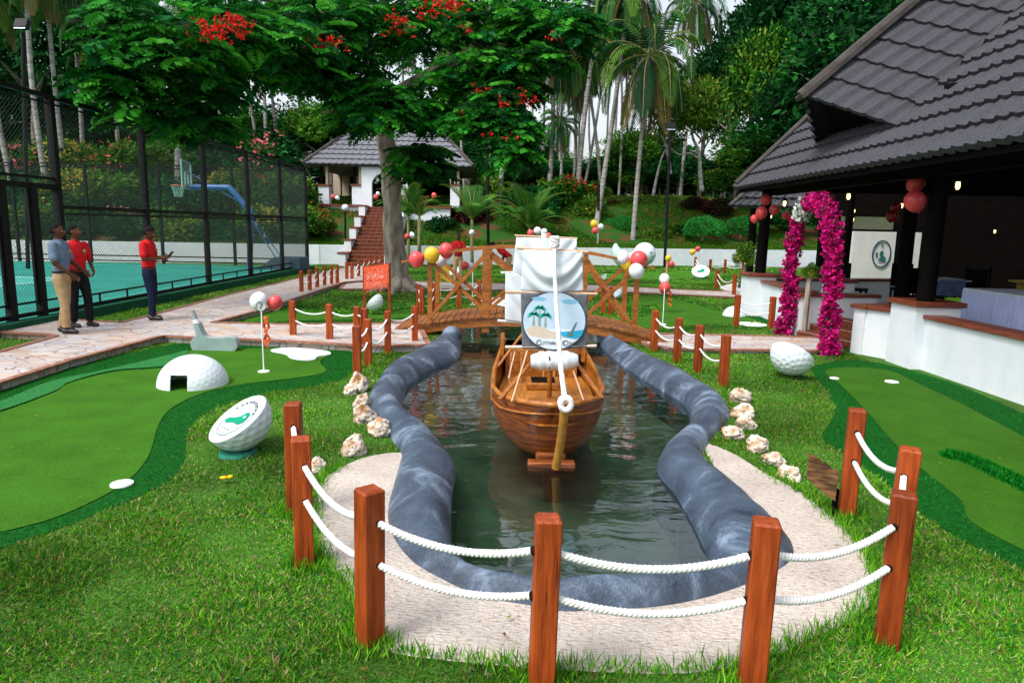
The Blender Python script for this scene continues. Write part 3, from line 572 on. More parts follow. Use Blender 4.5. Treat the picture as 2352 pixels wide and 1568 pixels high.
# putter head
PU = G(497, 805); t = thing('putter_head', PU, 'giant grey putter head standing behind the left green', 'golf club head')
b = MB(); o2 = [(-.40,.02),(-.37,.0),(.30,.0),(.38,.02),(.42,.08),(.42,.16),(.38,.23),(.30,.255),(.1,.235),(-.06,.235),(-.17,.26),(-.23,.32),(-.27,.42),(-.30,.49),(-.37,.48),(-.35,.38),(-.33,.28),(-.40,.22),(-.44,.14),(-.43,.06)]
mm = Matrix.Translation(PU+Vector((0, .09, 0))) @ Matrix.Rotation(math.pi/2, 4, 'X') ; kx = .80
pts = [(p.x*kx, p.y*.85) for p in cr([Vector((x, y, 0)) for x, y in o2], 3)]
b.prism(pts, .16, mm @ Matrix.Translation((0, 0, -.0))); b.build('blade', GREY, t, smooth='auto')
b = MB(); ins = [(x*.93-.0, .012+y*.94) for x, y in pts]; b.prism(ins, .004, mm @ Matrix.Translation((0, 0, .161))); b.build('face_plate', M('putter_face', (.22, .32, .31), .6, (.28, .38, .37), 6), t)
b = MB(); sp = PU+Vector((-.27, .02, .36)); b.tube([sp, sp+Vector((-.03, 0, .10))], [.05, .045], 16); b.build('ferrule', DISCW, t, smooth='auto')
b = MB(); b.tube([sp+Vector((-.03, 0, .10)), sp+Vector((-.07, 0, .24))], [.036, .034], 16); b.build('shaft', GREY, t, smooth='auto')
# giant upright club
CL = G(1372, 606); t = thing('giant_golf_club', CL, 'giant upright golf club with a black grip standing by the white wall', 'golf club')
b = MB(); b.tube([CL, CL+Vector((-.06, 0, 2.9))], [.045, .05], 10); b.build('shaft', M('steel', (.5, .52, .54), .3, (.6, .62, .64), 5, metal=.6), t, smooth='auto')
b = MB(); b.tube([CL+Vector((-.06, 0, 2.9)), CL+Vector((-.1, 0, 4.3))], [.075, .09], 10); b.build('grip', BLACKM, t, smooth='auto')
b = MB(); b.box(CL+Vector((.12, 0, .1)), (.5, .2, .2), bev=.05); b.build('club_head', GREY, t)
# flags
def flagpole(u, v, h, lab, num=None):
    p = G(u, v, .012); t = thing('hole_flag', p, lab, 'hole marker', 'hole marker poles')
    b = MB(); b.tube([p, p+Vector((0, 0, h))], .009, 8); b.build('pole', DISCW, t, smooth='auto')
    b = MB(); b.tube([p, p+Vector((0, 0, .01))], [.075, .07], 20); b.build('base', DISCW, t)
    if num:
        c = p+Vector((0, -.006, h+.055)); b = MB(); b.tube([c, c+Vector((0, .012, 0))], [.062, .062], 24); b.build('sign', M('sign_grey', (.45, .47, .47), .5, (.5, .52, .52), 5), t)
        b = MB(); P = [c+Vector((.062*math.cos(a*math.pi/12), -.002, .062*math.sin(a*math.pi/12))) for a in range(25)]; b.tube(P, .006, 6); b.build('sign_rim', GREY, t, smooth=True)
        textmesh('number', num, .11, INK, Matrix.Translation(c+Vector((0, -.004, -.003))) @ Matrix.Rotation(math.pi/2, 4, 'X'), t, .001)
    return p
fp = flagpole(606, 853, .80, 'white hole marker pole with a round number seven sign', '7')
flagpole(1522, 745, .75, 'thin white hole marker pole on the green right of the bridge'); flagpole(1085, 700, .9, 'thin white hole marker pole seen through the left bridge braces')
STR = M('orange_paper', (.75, .10, .02), .7, (.85, .2, .06), 20)
def streamer(p, L, lab, n=4):
    b = MB()
    for k in range(n):
        ph = random.uniform(0, 6); Q = [p+Vector((.02*math.sin(ph+i*1.1)+k*.012-.02, .02*math.cos(ph*2+i*1.3), -L*i/14)) for i in range(15)]
        for i in range(14):
            w = Vector((.011, .004, 0)); b.add([Q[i]-w, Q[i]+w, Q[i+1]+w, Q[i+1]-w], [(0, 1, 2, 3)])
    return tag(b.build('paper_streamer', STR, origin=p), lab, 'streamer', 'orange streamers')
streamer(fp+Vector((.055, 0, .72)), .42, 'curly orange streamer hanging from the hole seven flag pole'); streamer(AT(1540, 668, 15.9), .35, 'orange streamer under the red balloon right of the bridge')
b = MB(); yp = AT(1025, 629, 18); b.prism([(-.15, .2), (.02, .22), (.2, -.27), (-.12, -.12)], .01, Matrix.Translation(yp) @ Matrix.Rotation(math.pi/2, 4, 'X')); b.tube([Vector((yp.x-.15, 18, 0)), Vector((yp.x-.15, 18, yp.z+.25))], .012, 6)
tag(b.build('pennant', BC['yellow'], origin=(yp.x-.15, 18, 0)), 'yellow cloth pennant seen behind the left bridge rail', 'flag')
b = MB(); q0 = AT(1533, 596, 29); b.tube([Vector((q0.x, 29, 0)), q0], .05, 6); tag(b.build('thin_post', M('pale_post', (.5, .25, .15), .6, (.6, .3, .2), 5), origin=(q0.x, 29, 0)), 'thin pinkish stick holding two balloons on the far lawn', 'stick')
# whale-shaped obstacle near the wall
WC = AT(1480, 588, 34.6); t = thing('whale_obstacle', Vector((WC.x, WC.y, 0)), 'pale whale shaped golf obstacle with a raised tail by the white wall', 'golf obstacle')
b = MB(); b.ball((WC.x, WC.y, WC.z+.1), (.56, .6, .58), 24, 16); b.build('head', PLAST, t, smooth=True)
b = MB(); T_ = AT(1416, 572, 34.6); b.tube(cr([(WC.x-.1, WC.y, WC.z-.15), (WC.x-.7, WC.y, WC.z-.3), (T_.x+.25, WC.y, T_.z-.42), (T_.x, WC.y, T_.z-.1), (T_.x-.06, WC.y, T_.z+.28)], 5, False), list(np.interp(range(21), [0, 6, 12, 16, 20], [.5, .46, .36, .24, .05])), 14); b.build('body', M('whale_blue', (.45, .6, .58), .4, (.52, .66, .64), 4), t, smooth=True)
b = MB(); b.tube([(WC.x+.1, WC.y-.52, WC.z+.02), (WC.x+.3, WC.y-.5, WC.z-.02), (WC.x+.48, WC.y-.3, WC.z+.04)], .02, 6); b.build('mouth', INK, t)
b = MB(); b.ball((WC.x+.22, WC.y-.54, WC.z+.2), .05, 10, 6); b.build('eye', INK, t)
# ------------------------------------------------------------------ pale coral rocks
RK = M('coral_rock', (.42, .20, .07), .9, (.76, .66, .56), 8, bump=1., bscale=60, detail=9, ramp=(.34, .5)); cracks(RK, (28, 28, 28), .34, (.12, .07, .04))
from mathutils import noise as mn
def rock(u, v, w, lab, sx=1, sz=.85):
    p = G(u, v); r = px(w, p.y)*.5; b = MB(); sdv = random.uniform(0, 90)
    def fn(q):
        k = 1+.36*mn.fractal(q*1.1+Vector((sdv, 0, 0)), 1, 2, 3)+.07*mn.fractal(q*5+Vector((0, sdv, 0)), 1, 2, 3)-.3*max(0, mn.noise(q*4.2+Vector((sdv, 3, 1)))-.22)
        return q*k
    b.ball((p.x, p.y, r*.5*sz), (r*sx, r*.85, r*sz), 56, 36, fn=fn, rot=Matrix.Rotation(random.uniform(0, 6), 3, 'Z')); rotz = 0
    return tag(b.build('coral_rock', RK, origin=(p.x, p.y, 0), smooth=True, weld=True), lab, 'rock', 'pale rocks edging the pond')
for a in ((827,897,48,'tall pale rock farthest back in the left row, below the rope post',1,1.1), (806,905,36,'small low pale rock at the far left of the left row'), (832,935,50,'knobbly orange and cream rock, second from the back of the left row'), (838,968,60,'broad pale rock third from the back of the left row'), (874,998,64,'pale rock touching the blue rim at the left',1,.85), (813,1042,62,'round cream boulder alone on the grass left of the pond',1,.95), (731,1082,42,'small grey boulder behind the left sand edge',.8,1.1),
          (1697,922,50,'pinkish rock farthest back in the right row'), (1706,958,52,'cream rock second from the back of the right row'), (1712,982,46,'pitted cream rock third from the back of the right row'), (1682,1004,56,'low brown and cream rock nearest the right rim',1,.6), (1738,1034,58,'cream rock with orange pits in the middle of the right row'), (1778,1062,54,'long low pale rock before the last one on the right',1,.6), (1812,1098,58,'pale rock nearest the camera in the right row',1,.7)):
    rock(*a)
# wooden board beside the tall post
SB = G(1893, 1178); t = thing('garden_sign', SB, 'dark stained wooden board on a short stake, seen from behind beside a tall post', 'sign board')
b = MB(); Ya = SB.y; c4 = [AT(1858, 1040, Ya-.02), AT(1926, 1088, Ya-.12), AT(1918, 1150, Ya-.12), AT(1880, 1124, Ya-.06), AT(1853, 1096, Ya-.02)]
n_ = (c4[1]-c4[0]).cross(c4[4]-c4[0]).normalized()*.03; b.add(c4+[p+n_ for p in c4], [(0, 1, 2, 3, 4), (9, 8, 7, 6, 5)]+[(i, i+5, (i+1) % 5+5, (i+1) % 5) for i in range(5)])
b.build('board', M('walnut_board', (.045, .018, .006), .3, (.20, .10, .035), 7, (1, 1, 5), bump=.2, ramp=(.4, .6), detail=8), t)
b = MB(); b.beam((SB.x+.04, SB.y-.05, 0), (SB.x+.04, SB.y-.06, .2), .03, .03); b.build('stake', DARKW, t)
# orange lace on its frame
LZ = 14.3
pl, pr = G(838, 716), AT(895, 716, LZ+.35); pl = Vector((pl.x, pl.y, 0)); pr = Vector((pr.x, pr.y, 0)); tl = AT(834, 612, pl.y); tr_ = AT(896, 604, pr.y)
t = thing('lace_stand', pl, 'red wooden frame holding orange lace between the path and the tree', 'frame')
b = MB(); b.beam(pl, (pl.x, pl.y, tl.z), .06, .06); b.build('frame_post', REDWOOD, t); b = MB(); b.beam(pr, (pr.x, pr.y, tr_.z), .06, .06); b.build('frame_post', REDWOOD, t)
b = MB(); b.beam((pl.x, pl.y, tl.z-.03), (pr.x, pr.y, tr_.z-.03), .05, .05); b.build('frame_bar', REDWOOD, t)
b = MB(); NU, NV = 34, 40
def lp(u, v):
    x = pl.x+(pr.x-pl.x)*u; y = pl.y+(pr.y-pl.y)*u-.05-.03*math.sin(u*19)*v; z0 = tl.z+(tr_.z-tl.z)*u; return Vector((x, y, z0-.02-v*.66))
for i in range(NU):
    for j in range(NV):
        if (j > 28 and random.random() < (j-26)/12) or (j > 3 and random.random() < .2): continue
        if j > 31+4*math.sin(i*.9)+3*math.sin(i*.37): continue
        e_ = .004; b.add([lp((i-.05)/NU, j/NV), lp((i+1.05)/NU, j/NV), lp((i+1)/NU, (j+1)/NV), lp(i/NU, (j+1)/NV)], [(0, 1, 2, 3)])
tag(b.build('lace_cloth', M('orange_lace', (.60, .05, .015), .7, (.80, .16, .08), 45, ramp=(.4, .6)), origin=pl), 'ragged orange red lace cloth hanging from a wooden frame', 'cloth')
b = MB(); yl = G(514, 1102, .03); b.ball((yl.x, yl.y, .05), (.03, .02, .012), 10, 6); b.ball((yl.x+.045, yl.y+.01, .055), (.022, .025, .012), 10, 6); tag(b.build('fallen_leaf', M('yellow_leaf', (.75, .42, .01), .6, (.85, .5, .02), 9), origin=yl, smooth=True), 'fallen yellow leaf on the lawn below the crested ball', 'leaf')
# ------------------------------------------------------------------ arched foot bridge
BXC, BHW = .2, 2.55
def dz(x): return max(.02, .42-.40*((x-BXC)/BHW)**2)
def rz_(x): return 1.56-.42*((x-BXC)/BHW)**2
def by(x, k): return 12.35+.75*k-.13*(x-BXC)+.42*(k)   # k: -.5 near rail .. .5 far rail
br = thing('foot_bridge', (BXC, 12.35, 0), 'arched varnished timber foot bridge with cross braced rails over the pond', 'bridge')
b = MB(); nx = 44
for i in range(nx):
    x = BXC-BHW-.15+(2*BHW+.3)*(i+.5)/nx; sl_ = (dz(x+.05)-dz(x-.05))/.1
    y0, y1 = by(x, -.62), by(x, .62); d = Vector((1, 0, sl_)).normalized()
    m = Matrix((d, Vector((0, 1, 0)), d.cross(Vector((0, 1, 0))))).transposed()
    b.box((x, (y0+y1)/2, dz(x)-.018+random.uniform(-.003, .003)), ((2*BHW+.3)/nx-.012, y1-y0, .036), m)
b.build('deck', PLANK, br)
for k in (-.55, .55):
    b = MB(); X = [BXC-BHW+2*BHW*i/16 for i in range(17)]
    vs = [];
    for x in X:
        y = by(x, k); z = dz(x)-.04
        vs += [(x, y-.03, z), (x, y+.03, z), (x, y+.03, z-.15), (x, y-.03, z-.15)]
    b.add(vs, [(i*4+j, i*4+(j+1) % 4, i*4+4+(j+1) % 4, i*4+4+j) for i in range(16) for j in range(4)]); b.build('side_beam', OAK, br)
    PX = [-1.46, -.47, 1.22, 2.08]
    for i, x in enumerate(PX):
        y = by(x, k*.92); w = .13 if i in (1,) else .08
        b = MB(); b.beam((x, y, -.05 if i in (0, 3) else dz(x)-.3), (x, y, rz_(x)), w, w*.8); b.build('rail_post', OAK, br)
    b = MB(); X = [BXC-2.15+4.3*i/20 for i in range(21)]
    for o_ in (0,):
        for i in range(20): b.beam((X[i]-.01, by(X[i], k*.92), rz_(X[i])+.02), (X[i+1]+.01, by(X[i+1], k*.92), rz_(X[i+1])+.02), .085, .034)
    b.build('handrail', OAK, br)
    for (x0, x1) in ((-1.46, -.47), (-.47, 1.22), (1.22, 2.08)):
        for (a, c) in ((0, 1), (1, 0)):
            za, zc = (dz(x0)+.06, rz_(x1)-.06) if a == 0 else (rz_(x0)-.06, dz(x1)+.06)
            if (x0, x1) == (-.47, 1.22):   # open diamond in the wide middle bay
                xm = (x0+x1)/2; 
                zm = (dz(xm)+rz_(xm))/2
                for xs, xe in ((x0, x0+.62), (x1, x1-.62)):
                    b = MB(); z_s = za if xs == x0 else zc
                    b.beam((xs, by(xs, k*.92)+.02*(1 if a else -1), z_s), (xe, by(xe, k*.92)+.02*(1 if a else -1), zm), .045, .06); b.build('brace', OAK, br)
                continue
            b = MB(); b.beam((x0, by(x0, k*.92)+.024*(1 if a else -1), za), (x1, by(x1, k*.92)+.024*(1 if a else -1), zc), .045, .06); b.build('brace', OAK, br)
# ------------------------------------------------------------------ model sailing ship
SXc = .345
ship = thing('model_ship', (SXc, 6.3, -.1), 'varnished wooden model sailing ship with white sails moored in the pond', 'model ship')
S_ = [0, .04, .10, .2, .35, .6, .8, 1.]; Wf = [.02, .19, .32, .44, .525, .53, .49, .44]; SHf = [.50, .49, .475, .45, .44, .48, .55, .64]; Kf = [.36, .12, -.02, -.12, -.18, -.2, -.18, -.12]; YO, YE = 5.36, 7.75
def st(s, t, inset=0.):
    w = np.interp(s, S_, Wf)-inset; h = np.interp(s, S_, SHf); k = np.interp(s, S_, Kf)+inset; y = YO+(YE-YO)*s+inset*(.9 if s < .1 else 0)
    a = t*math.pi/2; x = max(0, w)*(math.sin(a)**1.12)*(1.0+.05*math.sin(a*2)*.6); z = k+(h-k)*(1-math.cos(a))**1.15
    rake = .55*max(0, .25-s)*(1-(z-k)/max(.01, h-k)); return x, y+rake, z
NSs, NT = 36, 14
def hullsurf(inset, name, mat, sidef=1):
    b = MB(); ss = [((i/NSs)**1.5) for i in range(NSs+1)]; vs = []
    for s in ss:
        for j in range(-NT, NT+1):
            x, y, z = st(s, abs(j)/NT, inset); vs.append((SXc+(x if j >= 0 else -x), y, z))
    m = 2*NT+1; b.add(vs, [(i*m+j, i*m+j+1, (i+1)*m+j+1, (i+1)*m+j) for i in range(NSs) for j in range(2*NT)])
    b.add([vs[NSs*m+j] for j in range(m)], [tuple(range(m))]); return b.build(name, mat, ship, smooth='auto', weld=True)
hullsurf(0, 'hull', SHIPD); hullsurf(.028, 'hull_lining', SHIPW)
def gun(s, side, up=0, inset=0.):
    x, y, z = st(s, 1, 0); return Vector((SXc+side*(x-inset), y, z+up))
b = MB(); P = [gun(((i/30)**1.5), -1, .008, .012) for i in range(30, -1, -1)]+[gun(((i/30)**1.5), 1, .008, .012) for i in range(1, 31)]
b.tube(P, .024, 8); b.build('gunwale', SHIPW, ship, smooth=True)
for tt0, nm in ((.80, 'rubbing_strake'),):
    P = []
    for sgn in (-1, 1):
        q = []
        for i in range(31):
            s = (i/30)**1.5; zt_ = np.interp(s, S_, SHf)-.085-.012*min(1, s*6); lo_, hi_ = 0., 1.
            for _ in range(18):
                md_ = (lo_+hi_)/2
                if st(s, md_, 0)[2] < zt_: lo_ = md_
                else: hi_ = md_
            x, y, z = st(s, lo_, 0); q.append(Vector((SXc+sgn*(x+.004), y-.004, z)))
        P += q[::-1] if sgn < 0 else q[1:]
    b = MB(); b.tube(P, .010, 6); b.build(nm, SHIPW, ship, smooth=True)
# deck
def decko(z, s0, s1, name, mat):
    b = MB(); n = 20; L = []; Rr = []
    for i in range(n+1):
        s = s0+(s1-s0)*i/n; x = np.interp(s, S_, Wf)*.93-.03; y = YO+(YE-YO)*s; L.append((SXc-x, y, z)); Rr.append((SXc+x, y, z))
    b.add(L+Rr, [(i, n+1+i, n+2+i, i+1) for i in range(n)]); b.build(name, mat, ship)
DK = M('ship_deck', (.26, .085, .012), .4, (.50, .20, .03), 5, (9, .6, 1), bump=.3, ramp=(.3, .7), detail=6)
decko(.31, .03, .97, 'deck', DK)
b = MB(); b.box((SXc-.02, 6.85, .345), (.34, .34, .07), bev=.01); b.build('hatch', SHIPW, ship)
b = MB(); b.box((SXc-.02, 6.85, .384), (.24, .24, .006)); b.build('hatch_opening', DARKW, ship)
b = MB(); b.box((SXc, 6.0, .33), (.36, .5, .04), bev=.008); b.build('deck_box', SHIPW, ship)
b = MB(); b.box((SXc-.1, 5.78, .353), (.16, .06, .006)); b.box((SXc+.12, 5.78, .353), (.14, .06, .006)); b.build('deck_slot', DARKW, ship)
b = MB(); b.box((SXc-.02, 7.35, .44), (.78, .06, .26)); b.build('stern_bulkhead', SHIPW, ship)
b = MB(); b.box((SXc-.02, 7.55, .57), (.86, .36, .03)); b.build('stern_deck', DK, ship)
b = MB(); b.box((SXc-.45, 7.45, .62), (.04, .42, .24)); b.build('stern_rail', SHIPW, ship); b = MB(); b.box((SXc+.43, 7.45, .62), (.04, .42, .24)); b.build('stern_rail', SHIPW, ship)
for xo in (-.30, .05):
    b = MB(); 
    for dx in (-.055, .055): b.beam((SXc+xo+dx, 7.0, .30), (SXc+xo+dx, 7.2, .60), .016, .016)
    for i in range(6):
        t_ = (i+.5)/6; b.beam((SXc+xo-.055, 7.0+.2*t_, .30+.3*t_), (SXc+xo+.055, 7.0+.2*t_, .30+.3*t_), .016, .012)
    b.build('ladder', SHIPW, ship)
PALEW = M('pale_dowel', (.52, .32, .20), .5, (.66, .44, .30), 8)
for (u0, v0, Y0, u1, v1, Y1, w, m, nm) in ((1147,917,5.66,1221,831,6.25,.036,OAK,'shroud_plank'), (1383,914,5.75,1322,830,6.25,.036,OAK,'shroud_plank'), (1140,846,6.9,1205,760,7.2,.03,OAK,'shroud_plank'),
                                   (1175,922,5.5,1211,806,6.25,.012,PALEW,'shroud_rod'), (1341,922,5.55,1312,838,6.2,.012,PALEW,'shroud_rod'), (1168,868,6.4,1183,806,7.1,.012,PALEW,'shroud_rod')):
    b = MB(); b.beam(AT(u0, v0, Y0), AT(u1, v1, Y1), w, .014 if w > .02 else w); b.build(nm, m, ship)
MY = 6.38; mt = AT(1272, 548, MY); b = MB(); b.tube([(mt.x-.0, MY, .3), mt], .024, 10); b.build('mast', OAK, ship, smooth='auto')
RY = 7.2; mr_ = AT(1250, 532, RY); b = MB(); b.tube([(mr_.x+.04, RY, .3), mr_], .02, 10); b.build('mast', OAK, ship, smooth='auto')
b = MB(); b.tube([mr_+Vector((0, 0, -.22)), mr_], .028, 10); b.ball(mr_, .034, 10, 8); b.build('mast_cap', ROPE, ship, smooth=True)
def spar(u0, v0, u1, v1, Y, r, m):
    b = MB(); b.tube([AT(u0, v0, Y), AT(u1, v1, Y)], r, 8); b.build('spar', m, ship, smooth='auto')
spar(1188, 570, 1352, 579, MY-.05, .014, PALEW); spar(1160, 671, 1372, 675, MY-.05, .013, PALEW); spar(1160, 797, 1370, 794, MY-.05, .014, M('white_dowel', (.6, .5, .42), .5, (.7, .6, .5), 5))
spar(1182, 541, 1326, 548, RY, .011, PALEW); spar(1150, 626, 1330, 624, RY, .011, ROPE); spar(1143, 736, 1320, 752, RY, .013, ROPE)
def sail(c4, Y, bill, name, mat, fold=.012, nf=3.):
    a, b_, c, d = [AT(u, v, Y) for u, v in c4]; ph = random.uniform(0, 6); b = MB()
    def f(u, v):
        p = a.lerp(b_, u).lerp(d.lerp(c, u), v); o = -bill*math.sin(math.pi*u)*math.sin(math.pi*min(1, v*.9+.05))
        sw_ = v-(1-(2*u-1)**2)*.55; o += fold*1.3*math.sin(sw_*15+ph)*math.exp(-((sw_-.25)/.4)**2)+fold*.4*math.sin(u*nf*6.28+ph+2*v); return p+Vector((0, o, -.015*math.sin(math.pi*u)*v))
    b.grid(f, 40, 30); o = b.build(name, mat, ship, smooth=True); o.modifiers.new('thick', 'SOLIDIFY').thickness = .003; return o
sail([(1203,573),(1337,578),(1340,668),(1196,666)], MY-.06, .07, 'sail', CLOTHW, .014, 1.5)
sail([(1186,545),(1325,549),(1322,640),(1176,640)], RY-.02, .04, 'sail', CLOTHW)
sail([(1161,628),(1316,630),(1306,748),(1160,735)], RY-.02, .03, 'sail', CLOTHW, .008)
sail([(1196,672),(1350,676),(1348,797),(1199,800)], MY-.06, .0, 'emblem_sail', M('grey_canvas', (.10, .115, .135), .8, (.15, .165, .19), 20), .002)
# emblem painted on the canvas (real flat layers on the cloth)
EC = AT(1273, 737, MY-.085); er = px(73.5, MY); em = thing('emblem_tmp', EC, 'x', 'x'); bpy.data.objects.remove(em)
esail = [o for o in ship.children if o.name.startswith('emblem_sail')][0]
def flat(P, z, mat, name='emblem'):
    m = Matrix.Translation(EC+Vector((0, -z*.3, 0))) @ Matrix.Rotation(math.pi/2, 4, 'X') @ Matrix.Rotation(-.012, 4, 'Z') @ Matrix.Scale(er, 4)
    b = MB(); b.prism([(x, y) for x, y in P], .008, m); b.v = [tuple(v) for v in b.v]; return b.build(name, mat, esail)
circ = lambda r, a0=0, a1=360, n=48: [(r*math.cos(R(a0+(a1-a0)*i/n)), r*.93*math.sin(R(a0+(a1-a0)*i/n))) for i in range(n+(a1-a0 < 360))]
def ct(n, c): return M('print_'+n, tuple(x*.94 for x in c), .85, c, 12)
flat(circ(1.0), .0, ct('edge', (.05, .08, .13)), 'print_edge'); flat(circ(.965), .003, ct('sky', (.50, .66, .80)), 'print_sky')
flat(circ(.95, 196, 344), .006, ct('white', (.66, .75, .82)), 'print_ground')
flat([(-.90,-.28),(-.6,-.16),(-.35,-.2),(-.1,-.32),(.2,-.38),(.35,-.5),(.1,-.56),(-.35,-.55),(-.72,-.48)], .009, ct('sand', (.62, .54, .44)), 'print_sand')
flat([(.12,-.34),(.55,-.30),(.93,-.24),(.86,-.44),(.7,-.55),(.35,-.50),(.2,-.42)], .010, ct('sea', (.03, .38, .62)), 'print_sea')
flat([(.42,-.36),(.52,-.32),(.62,-.12),(.67,-.02),(.72,-.02),(.66,-.18),(.6,-.36),(.63,-.46),(.44,-.5)], .012, ct('rock', (.10, .22, .22)), 'print_rock')
for (cx_, cy_, s_) in ((-.5, .68, 1), (.45, .62, 1.2)): flat([(cx_+s_*.22*math.cos(a)*(1+.1*math.sin(5*a)), cy_+s_*.06*math.sin(a)) for a in [i*.26 for i in range(24)]], .008, ct('cloud', (.22, .50, .70)), 'print_cloud')
for (tx, ty, hh) in ((-.64, -.16, .34), (-.46, -.18, .56), (-.27, -.2, .36)):
    flat([(tx-.04, ty), (tx+.04, ty), (tx+.012, ty+hh), (tx-.012, ty+hh)], .011, ct('trunk', (.30, .34, .28)), 'print_palm_trunk')
    for a in (15, 55, 110, 150, 185, -10):
        P = []; q = []
        for i in range(7):
            t_ = i/6; x = tx+math.cos(R(a))*.25*t_; y = ty+hh+math.sin(R(a))*.22*t_-.16*t_*t_+.02; w = .035*math.sin(math.pi*min(1, t_+.15)); P.append((x, y+w)); q.append((x, y-w))
        flat(P+q[::-1], .013, ct('palm', (.0, .33, .25)), 'print_palm_leaf')
INKT = M('print_ink', (.03, .05, .07), .8, (.04, .06, .08), 5)
mT = Matrix.Translation(EC+Vector((0, -.0085, 0))) @ Matrix.Rotation(math.pi/2, 4, 'X')
def emtxt(s, x, y, size): textmesh('lettering', s, size*er, INKT, mT @ Matrix.Translation((x*er, y*er, 0)), esail, .001)
emtxt('C', -.47, -.69, .24); emtxt('UTTHROAT', -.035, -.70, .14); emtxt('C', .36, -.69, .24); emtxt('OVE', .565, -.70, .14)
# furled sail
b = MB(); fa, fb_ = AT(1219, 829, 6.12), AT(1328, 827, 6.12); n = 26
P = [fa.lerp(fb_, i/n) for i in range(n+1)]; b.tube(P, [.072*min(1, (.25+4*min(i/n, 1-i/n)))**.5*random.uniform(.92, 1.1)+.012 for i in range(n+1)], 14)
fo = b.build('furled_sail', CLOTHW, ship, smooth=True)
b = MB(); b.tube([AT(1262, 846, 6.05), AT(1262, 818, 6.03)], .006, 6); b.build('sail_tie', DARKW, ship)
# stem pole, rope ring and forestay rope
pb, pt = AT(1277, 1072, 5.36), AT(1297, 935, 5.02); b = MB(); b.tube(cr([pb, pb.lerp(pt, .35)+Vector((.006, -.01, 0)), pb.lerp(pt, .7)+Vector((.006, -.01, 0)), pt], 4, False), [.036]*13, 12)
b.build('stem_pole', M('yellow_varnish', (.34, .15, .015), .3, (.50, .24, .03), 6, (3, 3, .6)), ship, smooth='auto')
rc = AT(1300, 928, 4.98); b = MB()
for st_ in range(3):
    Q = []
    for i in range(73):
        a = i/72*2*math.pi; c = rc+Vector((.038*math.cos(a), 0, .044*math.sin(a))); rad = Vector((math.cos(a), 0, math.sin(a))); an_ = a*6+st_*2.094; Q.append(c+rad*(.012*math.cos(an_))+Vector((0, .012*math.sin(an_), 0)))
    b.tube(Q, .0135, 6, False)
for k in range(3):
    b.tube([rc+Vector((.05*math.cos(i/12*6.28), .02+.018*k, .05*math.sin(i/12*6.28))) for i in range(13)], .014, 6, False)
b.build('rope_ring', ROPE, ship, smooth=True)
b = MB(); A_, B_, C_ = AT(1274, 556, MY-.12), AT(1282, 760, 5.75), rc+Vector((-.01, .02, .05)); line = cr([A_, AT(1275, 650, 6.1), B_, AT(1289, 850, 5.3), C_], 24, False); s = 0
for st_ in range(3):
    Q = []; s = 0
    for i, p in enumerate(line):
        if i: s += (p-line[i-1]).length
        t_ = (line[min(i+1, len(line)-1)]-line[max(i-1, 0)]).normalized(); sdv = t_.cross(Vector((1, 0, 0))).normalized(); u_ = sdv.cross(t_); an_ = s*2*math.pi/.06+st_*2.094; Q.append(p+(sdv*math.cos(an_)+u_*math.sin(an_))*.011)
    b.tube(Q, .0125, 6)
b.build('forestay_rope', ROPE, ship, smooth=True)
b = MB()
for k in range(4):
    c = A_+Vector((0, 0, .035-.022*k)); b.tube([c+Vector((.035*math.cos(a*.524), .035*math.sin(a*.524), .012*math.sin(a+k))) for a in range(13)], .013, 6, False)
b.build('mast_knot', ROPE, ship, smooth=True)
sb_ = G(1266, 1070, -.07); b = MB(); b.box((sb_.x, sb_.y, -.07), (.40, .11, .09), bev=.01); b.box((sb_.x, sb_.y+.12, -.02), (.26, .1, .07), bev=.02); b.box((sb_.x, sb_.y+.3, -.25), (.1, .5, .3))
tag(b.build('ship_cradle', SHIPD, origin=sb_), 'dark wooden block standing in the water under the bow of the ship', 'support block')
# ------------------------------------------------------------------ terrace building on the right
def tiles(fn, su, sv, course=.42, wave=.22, amp=.026, step=.065, du=.05):
    """tile surface. fn(u, v) -> (point, normal) with u, v in metres; su(v) -> (u0, u1); returns MB"""
    b = MB(); nc = max(1, int(round(sv/course))); c = sv/nc
    for k in range(nc):
        v0, v1 = k*c, (k+1)*c; a0, a1 = su(v0); b0, b1 = su(v1); n = max(2, int((a1-a0)/du)); rows = []
        for (v, off, (q0, q1)) in ((v0, -.02, (a0, a1)), (v0, step, (a0, a1)), (v0+c*.12, step*.95, su(v0+c*.12)), (v1+c*.02, .0, (b0, b1))):
            row = []
            for i in range(n+1):
                u = q0+(q1-q0)*i/n; p, nn = fn(u, v); w = amp*(math.cos(2*math.pi*u/wave)+.35*math.cos(4*math.pi*u/wave)); dv = -.012*math.cos(2*math.pi*u/wave) if off in (step, -.02) else 0
                p2, _ = fn(u, v+dv); row.append(p2+nn*(w+off))
            rows.append(row)
        vs = [p for r_ in rows for p in r_]; m = n+1
        b.add(vs, [(j*m+i, j*m+i+1, (j+1)*m+i+1, (j+1)*m+i) for j in range(3) for i in range(n)])
    return b
bld = thing('terrace_restaurant', (5.6, 12, 0), 'open restaurant terrace with a big dark tiled roof and white parapet walls', 'building')
RX0, RZ0, RYF, RYN = 4.95, 2.86, 15.65, -1.0; RTOP = 9.2
n1 = Vector((-1, 0, 1)).normalized(); rt2 = math.sqrt(.5)
tl_ = tiles(lambda u, v: (Vector((RX0+v*rt2, u, RZ0+v*rt2)), n1), lambda v: (RYN, RYF), RTOP*1.4142)
roof = tl_.build('roof', ROOFT, bld)
